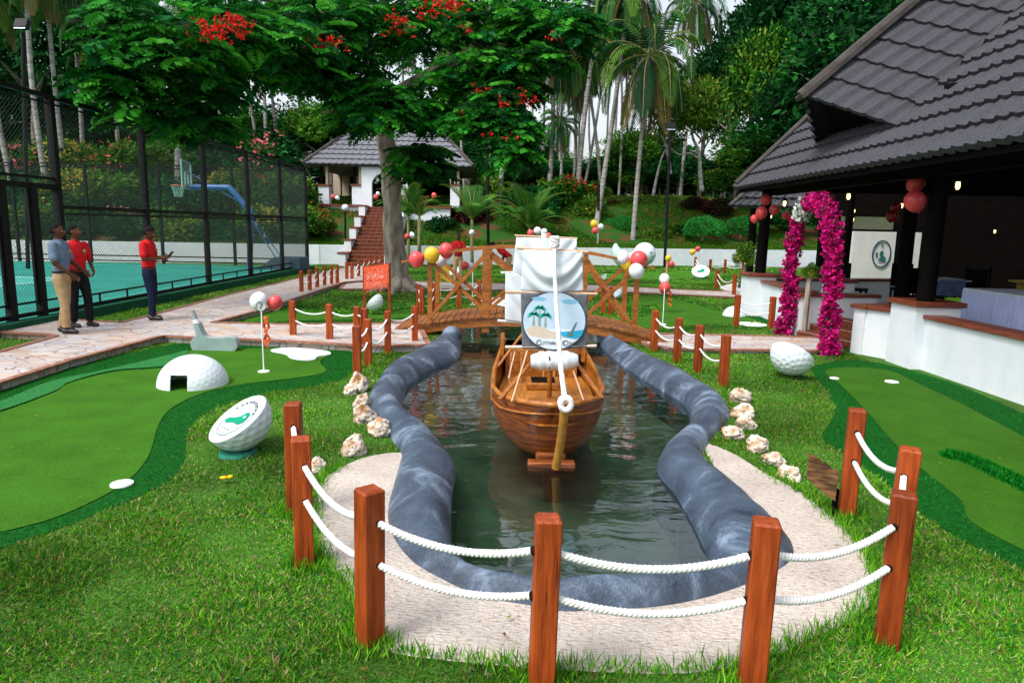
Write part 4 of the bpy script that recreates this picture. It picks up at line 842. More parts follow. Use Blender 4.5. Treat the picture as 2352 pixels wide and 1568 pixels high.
b = MB(); b.add([(RX0+.05, RYN, RZ0-.06), (RX0+.05, RYF, RZ0-.06), (RX0+RTOP, RYF, RZ0+RTOP-.1), (RX0+RTOP, RYN, RZ0+RTOP-.1), (RX0+2*RTOP, RYN, RZ0-.1), (RX0+2*RTOP, RYF, RZ0-.1)], [(0, 1, 2, 3), (3, 2, 5, 4)])
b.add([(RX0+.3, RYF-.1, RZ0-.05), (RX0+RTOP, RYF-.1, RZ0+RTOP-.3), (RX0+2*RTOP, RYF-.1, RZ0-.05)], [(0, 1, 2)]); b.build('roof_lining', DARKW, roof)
b = MB(); b.beam((RX0-.02, RYF+.05, RZ0+.03), (RX0+RTOP, RYF+.05, RZ0+RTOP+.05), .2, .12, up=(-1, 0, 1)); b.tube([(RX0-.02, RYF-.02, RZ0+.12), (RX0+RTOP, RYF-.02, RZ0+RTOP+.14)], .06, 8); b.build('rake_cap', ROOFE, roof)
b = MB(); b.tube([(RX0+RTOP, RYN, RZ0+RTOP+.02), (RX0+RTOP, RYF, RZ0+RTOP+.02)], .14, 10); b.build('ridge_cap', ROOFE, roof)
# prow hood
def onroof(u, v):
    d = ray(u, v); t_ = (RZ0-RX0-H)/(d[2]-d[0]); return Vector(_O+d*t_)
HE, HB = onroof(1876, 336), onroof(2062, 292); HT = AT(1850, 222, (HE.y+HB.y)/2); HW = Vector((HT.x+7.2, HT.y, HT.z+6.42))
_k = (HW.x-HW.z)-(RX0-RZ0)
HW = HT.lerp(HW, ((HT.x-HT.z)-(RX0-RZ0))/((HT.x-HT.z)-(HW.x-HW.z)))
hood = []
for (P0, nm) in ((HB, 'hood_slope'), (HE, 'hood_slope')):
    e1 = P0-HT; Lu = e1.length; ax = (HW-HT); Lv = ax.length; nn = e1.cross(ax).normalized(); nn = nn if nn.z > 0 else -nn
    def fh(u, v, P0=P0, Lu=Lu, Lv=Lv, nn=nn):
        a = HT.lerp(HW, v/Lv); c = P0.lerp(HW, v/Lv); k = max(1e-3, 1-v/Lv); return a.lerp(c, min(1, u/(Lu*k))), nn
    hm = tiles(fh, lambda v, Lu=Lu, Lv=Lv: (0, Lu*max(.01, 1-v/Lv)), Lv*.96, course=.46, wave=.30, amp=.03, step=.05); hood.append(hm.build('hood_slope', ROOFT, roof))
b = MB(); b.beam(HT+Vector((-.1, 0, -.03)), HW, .3, .07, up=(-.6, 0, 1)); b.tube([HT+Vector((-.1, 0, .02)), HW+Vector((0, 0, .05))], .07, 8); b.build('hood_ridge', ROOFE, roof)
b = MB(); b.tube([HB+Vector((-.02, 0, .03)), HW+Vector((0, 0, .03))], .03, 6); b.build('valley_strip', ROOFE, roof)
b = MB(); IN = Vector((.35, 0, .06)); b.add([HT+IN+Vector((0, 0, -.12)), HB+IN, HE+IN], [(0, 1, 2)]); b.build('hood_shade', DARKW, roof)  # dark sheet standing in for the shade under the hood
b = MB(); b.beam((RX0+.08, RYN, RZ0-.03), (RX0+.08, RYF, RZ0-.03), .05, .12); b.build('fascia', DARKW, roof)
FLZ = .30
def wallseg(p, q, h, th=.22, cap=.06, capo=.05, z0=-.05, caph=None, side=1):
    p = Vector((p[0], p[1], 0)); q = Vector((q[0], q[1], 0)); d = (q-p).normalized(); nrm = Vector((-d.y, d.x, 0))*side; a, c = p+nrm*th/2, q+nrm*th/2
    b = MB(); b.beam((a.x, a.y, (h-cap+z0)/2), (c.x, c.y, (h-cap+z0)/2), th, h-cap-z0); w_ = b.build('parapet', WHITE, bld)
    b = MB(); a2, c2 = a-d*capo, c+d*capo; b.beam((a2.x, a2.y, h-cap/2), (c2.x, c2.y, h-cap/2), th+2*capo, cap, bev=.008); b.build('coping', CAPW, w_)
def pillar(x0, x1, y0, y1, h, cap=.07, o=.05):
    b = MB(); b.box(((x0+x1)/2, (y0+y1)/2, (h-cap-.05)/2), (x1-x0, y1-y0, h-cap+.05)); w_ = b.build('pier', WHITE, bld)
    b = MB(); b.box(((x0+x1)/2, (y0+y1)/2, h-cap/2), (x1-x0+2*o, y1-y0+2*o, cap), bev=.008); b.build('coping', CAPW, w_)
pA = G(2112, 848); pZ = G(2352, 931); dA = (pZ-pA).normalized()
wallseg((pA.x, pA.y+.1), (pZ+dA*7)[:2], .80, th=.24, side=1)
pB = G(2092, 848); pillar(pB.x-.02, pB.x+.62, pB.y, pB.y+.66, .98)
pC0, pC1 = G(1952, 809), G(2040, 826); wallseg((pC1.x, pC1.y), (pC0.x, pC0.y), .80, side=-1)
wallseg((pC0.x, pC0.y), (pC0.x+1.3, pC0.y+.45), .80, side=-1)
pE = G(1832, 771); wallseg((pE.x, pE.y), (pE.x+1.5, pE.y+.12), .80, side=1)
pG = G(1716, 726); pillar(pG.x, pG.x+.6, pG.y, pG.y+.6, .98)
wallseg((pG.x+.3, pG.y+.1), (pE.x+.12, pE.y+.2), .84, side=1)
pillar(6.55, 7.0, 14.0, 14.5, 1.0); wallseg((pG.x+.6, pG.y+.5), (pG.x+4, pG.y+1.2), .85)
BRK = M('red_brick_tread', (.11, .028, .015), .5, (.19, .055, .028), 12, bump=.3)
def steps(name, p, ux, uy, w, n, rise, run_, parent, top):
    b = MB(); tr = MB(); ux = Vector(ux).normalized(); uy = Vector(uy).normalized()
    for k in range(n):
        m = Matrix((ux, uy, Vector((0, 0, 1)))).transposed(); c = p+uy*(run_*(k+.5)+ (n-k-1)*0)+Vector((0, 0, p.z*0+rise*(k+.5)))
        b.box(c, (w, run_, rise), m)
        nb = max(2, int(w/.26))
        for i in range(nb):
            cc = p+ux*(-w/2+w*(i+.5)/nb)+uy*(run_*k-.004)+Vector((0, 0, rise*(k+.5))); tr.box(cc, (w/nb-.012, .012, rise-.02), m)
            cc = p+ux*(-w/2+w*(i+.5)/nb)+uy*(run_*(k+.5))+Vector((0, 0, rise*(k+1)+.003)); tr.box(cc, (w/nb-.012, run_-.012, .008), m)
    s_ = b.build(name, M('mortar', (.28, .22, .19), .9, (.36, .29, .25), 20), parent); tr.build('bricks', BRK, s_); return s_
pS = (pE+pC0)/2; dS = Vector((1, .35, 0)).normalized()
steps('terrace_steps', Vector((pS.x+.1, pS.y-.0, 0)), (.35*-1, 1, 0), dS, 1.55, 3, .12, .3, bld, 0)
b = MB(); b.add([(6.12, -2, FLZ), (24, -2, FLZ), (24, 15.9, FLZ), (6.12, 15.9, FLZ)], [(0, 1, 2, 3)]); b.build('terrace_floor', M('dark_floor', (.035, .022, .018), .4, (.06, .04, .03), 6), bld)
b = MB(); b.box((15.5, 6, 2.2), (.2, 20, 4.5)); b.box((10, -1.3, 2.2), (11, .2, 4.6)); b.build('light_block_wall', M('block_wall_brown', (.035, .022, .014), .8, (.06, .04, .025), 3), bld)  # walls added out of view to block light from the interior
for (u, v, Y) in ((1745, 625, 16.1), (2068, 700, 13.3), (2124, 690, 9.9), (1936, 640, 17.0)):
    p = AT(u, v, Y); r_ = .13 if Y < 17 else .1; b = MB(); b.tube([(p.x, p.y, .2), (p.x+random.uniform(-.02, .05), p.y, 3.0+max(0, p.x-5))], [r_, r_*.85], 10); b.build('roof_post', DARKW, bld, smooth='auto')
b = MB(); b.beam((5.75, -1, 2.82), (5.75, 15.4, 2.82), .16, .2)
for i in range(16): b.beam((RX0+.15, i, 2.86), (RX0+5, i, 2.86+4.85), .07, .12)
b.build('roof_frame', DARKW, bld)
b = MB(); b.box((16.0, 21.3, 2.6), (13.2, .2, 5.6)); b.build('interior_dark_screen', DARKW, bld)  # dark sheet added in place of the black depth inside
b = MB(); gq0, gq1 = AT(1935, 497, 21.1), AT(2052, 528, 21.1); b.box(((gq0.x+gq1.x)/2, 21.15, (gq0.z+gq1.z)/2), (gq1.x-gq0.x, .04, gq0.z-gq1.z)); b.build('pale_panel', M('olive_panel', (.10, .12, .07), .8, (.15, .17, .11), 1.2), bld)
# bar wall with oval sign inside
p0, p1 = AT(1962, 531, 20.), AT(2060, 531, 20.); CREAM = M('cream_wall', (.62, .64, .62), .8, (.7, .72, .7), 3)
bw = thing('bar_wall', (p0.x, 20, FLZ), 'pale bar counter wall with an oval emblem, inside beyond the terrace', 'counter wall')
b = MB(); b.box(((p0.x+p1.x)/2, 20.1, 1.1), (p1.x-p0.x, .2, p0.z*2-2.2)); b.build('panel', CREAM, bw)
b = MB(); p2, p3 = AT(2084, 531, 20.), AT(2118, 531, 20.); b.box(((p2.x+p3.x)/2, 20.1, 1.1), (p3.x-p2.x, .2, p0.z*2-2.2)); b.build('panel', CREAM, bw)
oc = AT(2025, 583, 19.97); b = MB(); b.tube([oc+Vector((.26*math.cos(i/24*6.283), 0, .38*math.sin(i/24*6.283))) for i in range(25)], .018, 6, False); b.build('emblem_ring', M('navy', (.02, .06, .12), .6, (.03, .08, .15), 6), bw)
b = MB(); b.prism([(-.1,-.2),(.14,-.2),(.12,-.1),(.03,-.05),(.05,.06),(-.02,.1),(-.06,0),(-.03,-.1)], .01, Matrix.Translation(oc) @ Matrix.Rotation(math.pi/2, 4, 'X')); b.box(oc+Vector((-.14, 0, -.02)), (.05, .01, .12)); b.box(oc+Vector((.0, 0, .24)), (.05, .01, .06)); b.build('emblem_mark', M('teal_ink', (.02, .12, .12), .6, (.03, .15, .15), 6), bw)
# lanterns
LG = M('lamp_glow', (.9, .7, .4), .4, (.9, .75, .45), 3, emis=(1, .66, .28, 3.2))
def lantern(u, v, Y, s, lab):
    p = AT(u, v, Y); t = thing('wall_lantern', p-Vector((0, 0, s*.6)), lab, 'lantern', 'lit lanterns under the terrace roof')
    b = MB(); b.tube([p+Vector((0, 0, -s*.28)), p+Vector((0, 0, -s*.1)), p+Vector((0, 0, s*.25)), p+Vector((0, 0, s*.3))], [s*.08, s*.16, s*.15, s*.08], 10); b.build('glass', LG, t, smooth=True)
    b = MB(); b.tube([p+Vector((0, 0, s*.3)), p+Vector((0, 0, s*.42)), p+Vector((0, 0, s*.56))], [s*.34, s*.26, s*.04], 8); b.tube([p+Vector((0, 0, -s*.45)), p+Vector((0, 0, -s*.3))], [s*.08, s*.27], 8)
    b.tube([p+Vector((0, 0, s*.55)), p+Vector((0, 0, s*1.1))], s*.03, 6)
    for k in range(6): a = k*math.pi/3; b.tube([p+Vector((s*.26*math.cos(a), s*.26*math.sin(a), -s*.3)), p+Vector((s*.3*math.cos(a), s*.3*math.sin(a), s*.3))], s*.025, 4)
    b.build('cage', BLACKM, t)
for a in ((2200,427,10.5,.20,'lit lantern nearest the camera, right of the red balloons'), (1949,452,13.5,.20,'lit lantern right of the top of the flower arch'), (2071,473,14.5,.17,'lit lantern beside the big red balloons'), (1802,468,14.6,.19,'lit lantern left of the flower arch'), (1962,485,17,.13,'small upper lit lantern of the pair behind the arch'), (1959,505,17.4,.16,'small lower lit lantern of the pair behind the arch'), (1771,498,18.5,.13,'small lit lantern far behind the hanging red balloons'), (2285,532,13,.11,'lit wall lamp deep in the dark at the right'), (2094,490,15.5,.11,'small lit lantern just under the lower big red balloon')):
    lantern(*a)
for a in ((2103,422,19,10.2,'red','upper big red balloon hanging under the terrace roof'), (2102,463,23,10.0,'red','lower big red balloon hanging under the terrace roof'), (1759,459,12,15.2,'red','highest red balloon of the bunch at the far terrace pillar'), (1749,489,13,15.1,'red','middle red balloon of the bunch at the far terrace pillar'), (1778,482,11,15.2,'red','right red balloon of the bunch at the far terrace pillar'), (1733,503,9,15.2,'red','lowest left red balloon of the bunch at the far terrace pillar'), (1880,440,15,13.6,'red','red balloon behind the crown of the flower arch'), (1805,495,9,15.6,'red','red balloon hanging left of the flower arch'), (2049,497,13,14.4,'dark','dark red balloon beside the inner roof post'), (2058,476,11,14.4,'dark','dark red balloon above another beside the inner roof post')):
    balloon(*a, grp='balloons under the terrace roof')
# skirted buffet table
TT = 1.08; tb = thing('buffet_table', (7.2, 10.6, FLZ), 'long buffet table with a pleated pale blue skirt behind the parapet', 'table')
b = MB(); yA, yB, xa, xb = 11.0, 6.5, 7.25, 8.1
b.box(((xa+xb)/2, (yA+yB)/2, TT), (xb-xa, yA-yB, .04)); b.build('tabletop', CLOTHW, tb)
def skirtf(path, n):
    L = [0]; 
    b = MB()
    def f(u, v):
        s = u*(len(path)-1); i = min(int(s), len(path)-2); p = path[i].lerp(path[i+1], s-i); d = (path[i+1]-path[i]).normalized(); nn = Vector((d.y, -d.x, 0)); tot = sum((path[k+1]-path[k]).length for k in range(len(path)-1))
        k = 2*math.pi*u*tot/.11; w = (.026+.03*v)*math.sin(k+.6*math.sin(k*.23)); return p+nn*w+Vector((0, 0, -v*.75))
    b.grid(f, n, 5); return b
SK = M('blue_skirt', (.50, .57, .84), .75, (.56, .64, .90), 6)
b = skirtf([Vector((xa, yB, TT)), Vector((xa, yA, TT))], 560); b.build('skirt', SK, tb, smooth=True)
b = skirtf([Vector((xb, yA, TT)), Vector((xa, yA, TT))], 110); b.build('skirt', SK, tb, smooth=True)
for i in range(6):
    p = Vector((7.55+.15*(i % 2), 9.6-.5*i, TT+.02)); b = MB(); b.ball(p+Vector((0, 0, .04)), (.13, .16, .05), 14, 8); tag(b.build('steel_dish', M('steel', (0, 0, 0)), origin=p, smooth=True), 'steel serving dish on the skirted table, number %s from its far end' % ORD[i].replace('first', 'one').replace('second', 'two').replace('third', 'three').replace('fourth', 'four').replace('fifth', 'five').replace('sixth', 'six'), 'dish', 'serving dishes')
# dark dining furniture inside
def chair(p, rz, lab):
    t = thing('dining_chair', p, lab, 'chair', 'dark chairs on the terrace'); b = MB(); b.box(p+Vector((0, 0, .44)), (.42, .42, .05)); b.build('seat', DARKW, t)
    b = MB(); b.box(p+Vector((0, .2, .74)), (.42, .04, .5)); b.build('backrest', DARKW, t)
    for sx in (-1, 1):
        for sy in (-1, 1): b = MB(); b.beam(p+Vector((sx*.18, sy*.18, 0)), p+Vector((sx*.18, sy*.18, .42)), .04, .04); b.build('leg', DARKW, t)
    t.rotation_euler = (0, 0, rz)
CH = [(8.0, 13.2, .3, 'dark chair nearest the brick steps'), (9.3, 13.6, 2.0, 'dark chair right of the table with a blue runner'), (8.6, 15.1, -.3, 'dark chair behind the table with a blue runner'), (10.6, 15.0, 1.2, 'dark chair in front of the pale bar wall'), (7.4, 14.8, .8, 'dark chair behind the left leg of the flower arch'), (9.9, 12.4, 3.0, 'dark chair left of the inner roof post'), (11.4, 13.4, 2.6, 'dark chair deep right of the inner roof post')]
for x, y, a, l in CH: chair(Vector((x, y, FLZ)), a, l)
for x, y, lab in ((8.7, 14.0, 'dining table with a blue and white cloth behind the flower arch'), (10.6, 13.6, 'dining table with a yellow cloth near the inner roof post')):
    t = thing('dining_table', Vector((x, y, FLZ)), lab, 'table'); b = MB(); b.box((x, y, FLZ+.74), (.9, .9, .04)); b.build('tabletop', M('dull_cloth', (.25, .28, .33), .8) if 'blue' in lab else M('yellow_cloth', (.45, .3, .06), .8, (.5, .34, .08), 5), t)
    b = MB(); b.box((x, y, FLZ+.60), (.5, .94, .30)); b.build('table_runner', M('dull_runner', (.10, .13, .25), .8) if 'blue' in lab else M('yellow_cloth', (0, 0, 0)), t); b = MB(); b.tube([(x, y, FLZ), (x, y, FLZ+.72)], .05, 8); b.build('leg', DARKW, t)
# smaller roof behind
rf2 = thing('rear_kiosk', (7.6, 21.5, 0), 'small dark tiled roof showing low behind the terrace roof', 'building')
c0 = AT(1680, 474, 20); tl_ = tiles(lambda u, v: (Vector((c0.x+v*.1+u, 20+v*.8, c0.z+v*.6)), Vector((0, -.6, .8))), lambda v: (v*.75, 2.6), 1.6, course=.4, du=.08); tl_.build('roof', ROOFT, rf2)
b = MB(); b.beam((c0.x-.03, 20, c0.z+.04), (c0.x+1.35, 21.3, c0.z+1.0), .12, .06); b.build('hip_cap', ROOFE, rf2)
b = MB(); b.tube([(c0.x+1.0, 21, 0), (c0.x+1.0, 21, c0.z)], .12, 8); b.tube([(c0.x+2.3, 21, 0), (c0.x+2.3, 21, c0.z)], .12, 8); b.build('roof_post', DARKW, rf2)
# ------------------------------------------------------------------ far garden wall, hillside
WL = [(-60, 22), (-23, 30.3), (-9.2, 32.6), (-5, 34.0), (11.5, 38.5), (30, 43.5), (60, 51)]
def wally(x): return float(np.interp(x, [p[0] for p in WL], [p[1] for p in WL]))
def hz(x, y):
    d = y-wally(x)
    if d <= 0: return .88
    t = min(1, d/9.); t = t*t*(3-2*t); return .88+2.5*t+.045*min(60, max(0, d-5))+.12*math.sin(x*.35+y*.2)*min(1, d/4)
b = MB()
for i in range(len(WL)-1):
    (x0, y0), (x1, y1) = WL[i], WL[i+1]
    if (x0, y0) == (-9.2, 32.6): continue
    b.beam((x0, y0, .44), (x1, y1, .44), .25, .96)
tag(b.build('garden_wall', WHITE, origin=(0, 33, 0)), 'long low white retaining wall along the far side of the garden', 'wall')
b = MB(); b.beam((-9.2, 32.6, .44), (-8.0, 33, .44), .25, .96); b.beam((-6.3, 33.5, .44), (-5, 34, .44), .25, .96); tag(b.build('garden_wall', WHITE, origin=(-8, 33, 0)), 'short white wall pieces either side of the brick stair foot', 'wall')
b = MB(); b.grid(lambda u, v: (lambda x: (x, wally(x)+.05+(v**1.6)*110, hz(x, wally(x)+.05+(v**1.6)*110)))(-110+220*u), 150, 60)
hm_ = M('bank_soil_grass', (.10, .045, .02), .95, (.02, .08, .008), .9, bump=.7, bscale=30, detail=8, ramp=(.42, .52))
tag(b.build('hillside', hm_, origin=(0, 0, 0), smooth=True), kind='structure')
# ------------------------------------------------------------------ sports court, fence, hoop
CXR, CY0, CY1, CXL = -8.45, 6.0, 28.1, -40
CM = M('court_surface', (.012, .19, .15), .5, (.022, .24, .19), .6, bump=.1, bscale=80)
b = MB(); b.box(((CXR+CXL)/2, (CY0+CY1)/2, .05), (CXR-CXL, CY1-CY0, .2)); tag(b.build('court', CM, origin=(0, 0, 0)), kind='structure')
b = MB(); b.box((CXR+.12, (CY0+CY1)/2, .06), (.24, CY1-CY0+.4, .26)); tag(b.build('court_kerb', M('green_kerb', (.005, .07, .035), .6, (.01, .10, .05), 5), origin=(0, 0, 0)), kind='structure')
LN = M('court_paint', (.45, .60, .56), .6, (.5, .66, .62), 8)
b = MB(); b.box((-17, 20.5, .154), (7.5, .08, .004)); b.box((-17, 17.0, .154), (7.5, .08, .004)); b.box((-13.2, 18.75, .1565), (.08, 3.5, .004)); tag(b.build('court_lines', LN, origin=(0, 0, 0)), kind='structure')
b = MB(); b.box((-18, 18.75, .153), (9.4, 3.4, .002)); tag(b.build('court_key', M('court_key_paint', (.05, .32, .26), .5, (.07, .36, .3), 2), origin=(0, 0, 0)), kind='structure')
def mesh_panel(p, q, z0, z1, sp, r):
    """chain link: straight crossing wires between p and q"""
    p = Vector(p); q = Vector(q); d = q-p; L = d.length; d.normalize(); h = z1-z0; b = MB(); n = int((L+h)/sp)
    for sgn in (1, -1):
        for i in range(n+1):
            s0 = -h+i*sp; a0, a1 = max(0, s0), min(L, s0+h)
            if a1-a0 < .02: continue
            if sgn > 0: A, B = (a0, a0-s0), (a1, a1-s0)
            else: A, B = (a0, h-(a0-s0)), (a1, h-(a1-s0))
            P0 = p+d*A[0]+Vector((0, 0, z0+A[1])); P1 = p+d*B[0]+Vector((0, 0, z0+B[1])); b.tube([P0, P1], r, 3, False)
    return b
fy = [12.85+3.05*i for i in range(6)]; FT = 4.07
fn_ = thing('court_fence', (CXR, 12.9, .15), 'tall dark chain link fence along the near side of the sports court', 'fence')
for y in fy: b = MB(); b.box((CXR, y, (FT+.15)/2), (.12, .12, FT-.1)); b.build('fence_post', BLACKM, fn_)
for i in range(5):
    mesh_panel((CXR, fy[i], 0), (CXR, fy[i+1], 0), .3, FT-.1, .085, .0022+.0006*(i)).build('wire_mesh', WIRE, fn_)
for z, w in ((FT, .08), (FT-.12, .03), (2.12, .07), (2.0, .03), (.22, .07), (.42, .035)): b = MB(); b.beam((CXR, fy[0], z), (CXR, fy[-1], z), w*.8, w); b.build('rail', BLACKM, fn_)
for i in range(1, 16): b = MB(); b.beam((CXR, 12.9+i, .22), (CXR, 12.9+i, .42), .03, .03, up=(0, 1, 0)); b.build('spacer', BLACKM, fn_)
gt = thing('court_gate', (CXR, 11, .15), 'dark framed chain link gate of the court at the left edge', 'gate')
for y in (8.6, 10.6, 11.42, 12.17): b = MB(); b.box((CXR, y, (FT+.15)/2 if y < 10 else 1.3), (.12, .14, FT-.1 if y < 10 else 2.4)); b.build('gate_post', BLACKM, gt)
for z, w in ((2.47, .1), (2.62, .05), (.25, .07), (.45, .035), (FT, .08), (FT-.12, .03)): b = MB(); b.beam((CXR, 6.5, z), (CXR, 12.9, z), w*.8, w); b.build('gate_rail', BLACKM, gt)
for y in (10.7, 11.32, 11.52, 12.07): b = MB(); b.beam((CXR, y, .4), (CXR, y, 2.4), .03, .04, up=(0, 1, 0)); b.build('gate_frame', BLACKM, gt)
mesh_panel((CXR, 6.5, 0), (CXR, 12.9, 0), 2.5, FT-.1, .085, .0022).build('wire_mesh', WIRE, gt); mesh_panel((CXR, 9.2, 0), (CXR, 12.9, 0), .3, 2.45, .085, .0022).build('wire_mesh', WIRE, gt)
ff = thing('court_end_fence', (-20, CY1, .15), 'chain link fence across the far end of the court', 'fence')
for i in range(8): b = MB(); b.box((CXR-2.95*i, CY1, (FT+.15)/2), (.1, .1, FT-.1)); b.build('fence_post', BLACKM, ff)
for z in (FT, FT-.12, 2.1, .25, .45): b = MB(); b.beam((CXR, CY1, z), (CXR-20.6, CY1, z), .05, .05); b.build('rail', BLACKM, ff)
mesh_panel((CXR, CY1, 0), (CXR-20.6, CY1, 0), .3, FT-.1, .12, .0045).build('wire_mesh', WIRE, ff)
HBm = M('hoop_blue', (.02, .10, .28), .4, (.03, .14, .36), 4); HG = M('hoop_green', (.20, .42, .36), .5, (.30, .5, .44), 5)
YH = 26.6; hb = AT(573, 606, YH); hp = thing('basketball_hoop', (hb.x, YH, .15), 'blue cantilever basketball stand with a pale green edged backboard', 'basketball hoop')
P = [AT(573, 606, YH), AT(577, 487, YH), AT(527, 431, YH), AT(438, 430, YH)]; P[0].z = .15
b = MB(); b.tube([P[0], P[0].lerp(P[1], .5), P[1]+Vector((0, 0, -.1)), P[1], P[1].lerp(P[2], .06), P[2].lerp(P[1], .06), P[2], P[2]+Vector((-.1, 0, 0)), P[3]], .11, 12); b.build('arm', HBm, hp, smooth='auto')
for dy in (-.3, .3): b = MB(); b.tube([AT(548, 455, YH)+Vector((0, dy*.3, 0)), AT(640, 592, YH)+Vector((0, dy, 0))], .022, 6); b.build('strut', HBm, hp)
b = MB(); b.tube([AT(436, 398, YH), AT(560, 470, YH)], .02, 6); b.build('strut', HBm, hp)
c_ = AT(640, 610, YH); b = MB(); b.prism([(-.7, 0), (1.1, 0), (1.1, .46), (.1, .46), (-.35, .12)], 1.1, Matrix.Translation((c_.x-.1, YH+.55, .15)) @ Matrix.Rotation(math.pi/2, 4, 'X')); b.build('base_block', M('hoop_base', (.04, .07, .10), .6, (.06, .10, .14), 4), hp)
bx = AT(430, 430, YH).x; zb0, zb1 = AT(437, 434, YH).z, AT(437, 372, YH).z
for (a0, a1) in (((-.95, zb0), (.95, zb0)), ((-.95, zb1), (.95, zb1)), ((-.95, zb0), (-.95, zb1)), ((.95, zb0), (.95, zb1)), ((-.3, zb0+.15), (.3, zb0+.15)), ((-.3, zb0+.6), (.3, zb0+.6)), ((-.3, zb0+.15), (-.3, zb0+.6)), ((.3, zb0+.15), (.3, zb0+.6))):
    b = MB(); b.beam((bx-.27*a0[0], YH+a0[0]*.97, a0[1]), (bx-.27*a1[0], YH+a1[0]*.97, a1[1]), .05, .05, up=(1, 0, 0)); b.build('backboard_frame', HG, hp)
gl_ = bpy.data.materials.new('board_glass'); gl_.use_nodes = True; bb_ = gl_.node_tree.nodes['Principled BSDF']; bb_.inputs['Base Color'].default_value = (.5, .6, .58, 1); bb_.inputs['Alpha'].default_value = .25; bb_.inputs['Roughness'].default_value = .1
b = MB(); b.box((bx, YH, (zb0+zb1)/2), (.02, 1.86, zb1-zb0-.04), .27); b.build('backboard_pane', gl_, hp)
rc_ = Vector((bx-.35, YH, zb0+.12)); b = MB(); b.tube([rc_+Vector((.24*math.cos(i/16*6.283), .24*math.sin(i/16*6.283), 0)) for i in range(17)], .018, 6, False); b.beam(rc_+Vector((.24, 0, 0)), (bx, YH, rc_.z), .06, .03); b.build('rim', M('rim_orange', (.5, .08, .03), .4, (.6, .12, .04), 4), hp)
b = MB()
for i in range(12):
    for s_ in (1, -1):
        a0, a1 = i*math.pi/6, (i+s_*1.5)*math.pi/6; b.tube([rc_+Vector((.24*math.cos(a0), .24*math.sin(a0), 0)), rc_+Vector((.14*math.cos(a1), .14*math.sin(a1), -.42))], .009, 4, False)
b.build('net', HG, hp)
# ------------------------------------------------------------------ lamps
def lamp(u, v, Y, u0, lab, s=1.):
    z0 = 0; top = AT(u, v, Y); bx_ = AT(u0, 600, Y).x; base = Vector((bx_, Y, z0)); t = thing('flood_lamp', base, lab, 'lamp post', 'black floodlight posts')
    b = MB(); b.tube([base, (top.x, Y, top.z-.1)], .075*s, 8); b.build('pole', BLACKM, t, smooth='auto')
    b = MB(); b.box(top+Vector((0, 0, .16)), (.5*s, .18, .42*s), Matrix.Rotation(R(-28), 3, 'X'), bev=.03); b.build('lamp_head', BLACKM, t)
    b = MB(); b.box(top+Vector((0, -.085, .115)), (.42*s, .02, .33*s), Matrix.Rotation(R(-28), 3, 'X')); b.build('lamp_glass', M('lamp_glass', (.40, .52, .58), .2, (.5, .6, .66), 3), t)
lamp(1119, 290, 33.8, 1122, 'black floodlight post between the young palms'); lamp(1540, 298, 35.5, 1527, 'black floodlight post on the right in front of the white wall'); lamp(52, 68, 24, 62, 'black floodlight post high at the far left behind the court fence', .9)
def globe(u, v, Y, vb, lab):
    p = AT(u, v, Y); g = AT(u, vb, Y); t = thing('globe_lamp', g, lab, 'garden lamp'); b = MB(); b.tube([g, p], .05, 8); b.build('pole', BLACKM, t, smooth='auto'); b = MB(); b.ball(p, .17, 14, 10); b.build('globe', PLAST, t, smooth=True)
globe(793, 477, 34.4, 556, 'white globe garden lamp in front of the pavilion wall'); globe(945, 540, 35.5, 572, 'small white globe lamp right of the big tree trunk')
# ------------------------------------------------------------------ pavilion and stairs
pv = thing('pavilion', (-6.6, 39, 2.9), 'white raised pavilion with a grey hipped tile roof behind the big tree', 'building')
YP = 38.; a0 = AT(696, 377, YP); a1 = AT(1087, 382, YP); ez = (a0.z+a1.z)/2; yb = YP+8.5; tz = AT(880, 284, YP+3.6).z
x0, x1 = a0.x, a1.x; rh = 3.4
def frn(v): k = v/math.hypot(rh, tz-ez); return (x0+2.55*k, x1-2.55*k)
nf = Vector((0, -(tz-ez), rh)).normalized(); Ls = math.hypot(rh, tz-ez)
rf_ = tiles(lambda u, v: (Vector((u, YP+v/Ls*rh, ez+v/Ls*(tz-ez))), nf), frn, Ls, course=.46, wave=.36, amp=.03, step=.07, du=.09).build('roof', M('pav_tile', (.12, .125, .145), .75, (.20, .205, .23), 30, bump=.4), pv)
b = MB(); T0, T1 = (x0+2.55, YP+rh, tz), (x1-2.55, YP+rh, tz); U0, U1 = (x0+2.55, yb-rh, tz), (x1-2.55, yb-rh, tz)
b.add([(x1, YP, ez), (x1, yb, ez), U1, T1], [(0, 1, 2, 3)]); b.add([(x0, yb, ez), (x0, YP, ez), T0, U0], [(0, 1, 2, 3)]); b.add([(x1, yb, ez), (x0, yb, ez), U0, U1], [(0, 1, 2, 3)]); b.add([T0, T1, U1, U0], [(0, 1, 2, 3)])
b.add([(x0, YP+.05, ez-.06), (x1, YP+.05, ez-.06), (x1, yb, ez-.06), (x0, yb, ez-.06)], [(0, 1, 2, 3)]); b.build('roof_side', M('pav_tile', (0, 0, 0)), pv)
b = MB(); b.tube([(x0, YP, ez+.05), (T0[0], T0[1], tz+.1), (T1[0], T1[1], tz+.1), (x1, YP, ez+.05)], .11, 8); b.build('hip_cap', ROOFE, rf_)
fz = AT(780, 474, YP+.4).z
BEI = M('beige_paint', (.50, .40, .30), .8, (.58, .47, .36), 4)
b = MB(); wx0, wx1 = AT(716, 480, YP+.6).x, AT(1034, 480, YP+.6).x; sx0, sx1 = AT(852, 480, YP+.6).x, AT(918, 480, YP+.6).x
for (q0_, q1_) in ((wx0, sx0), (sx1, wx1)): b.box(((q0_+q1_)/2, YP+.72, fz/2), (q1_-q0_, .24, fz))
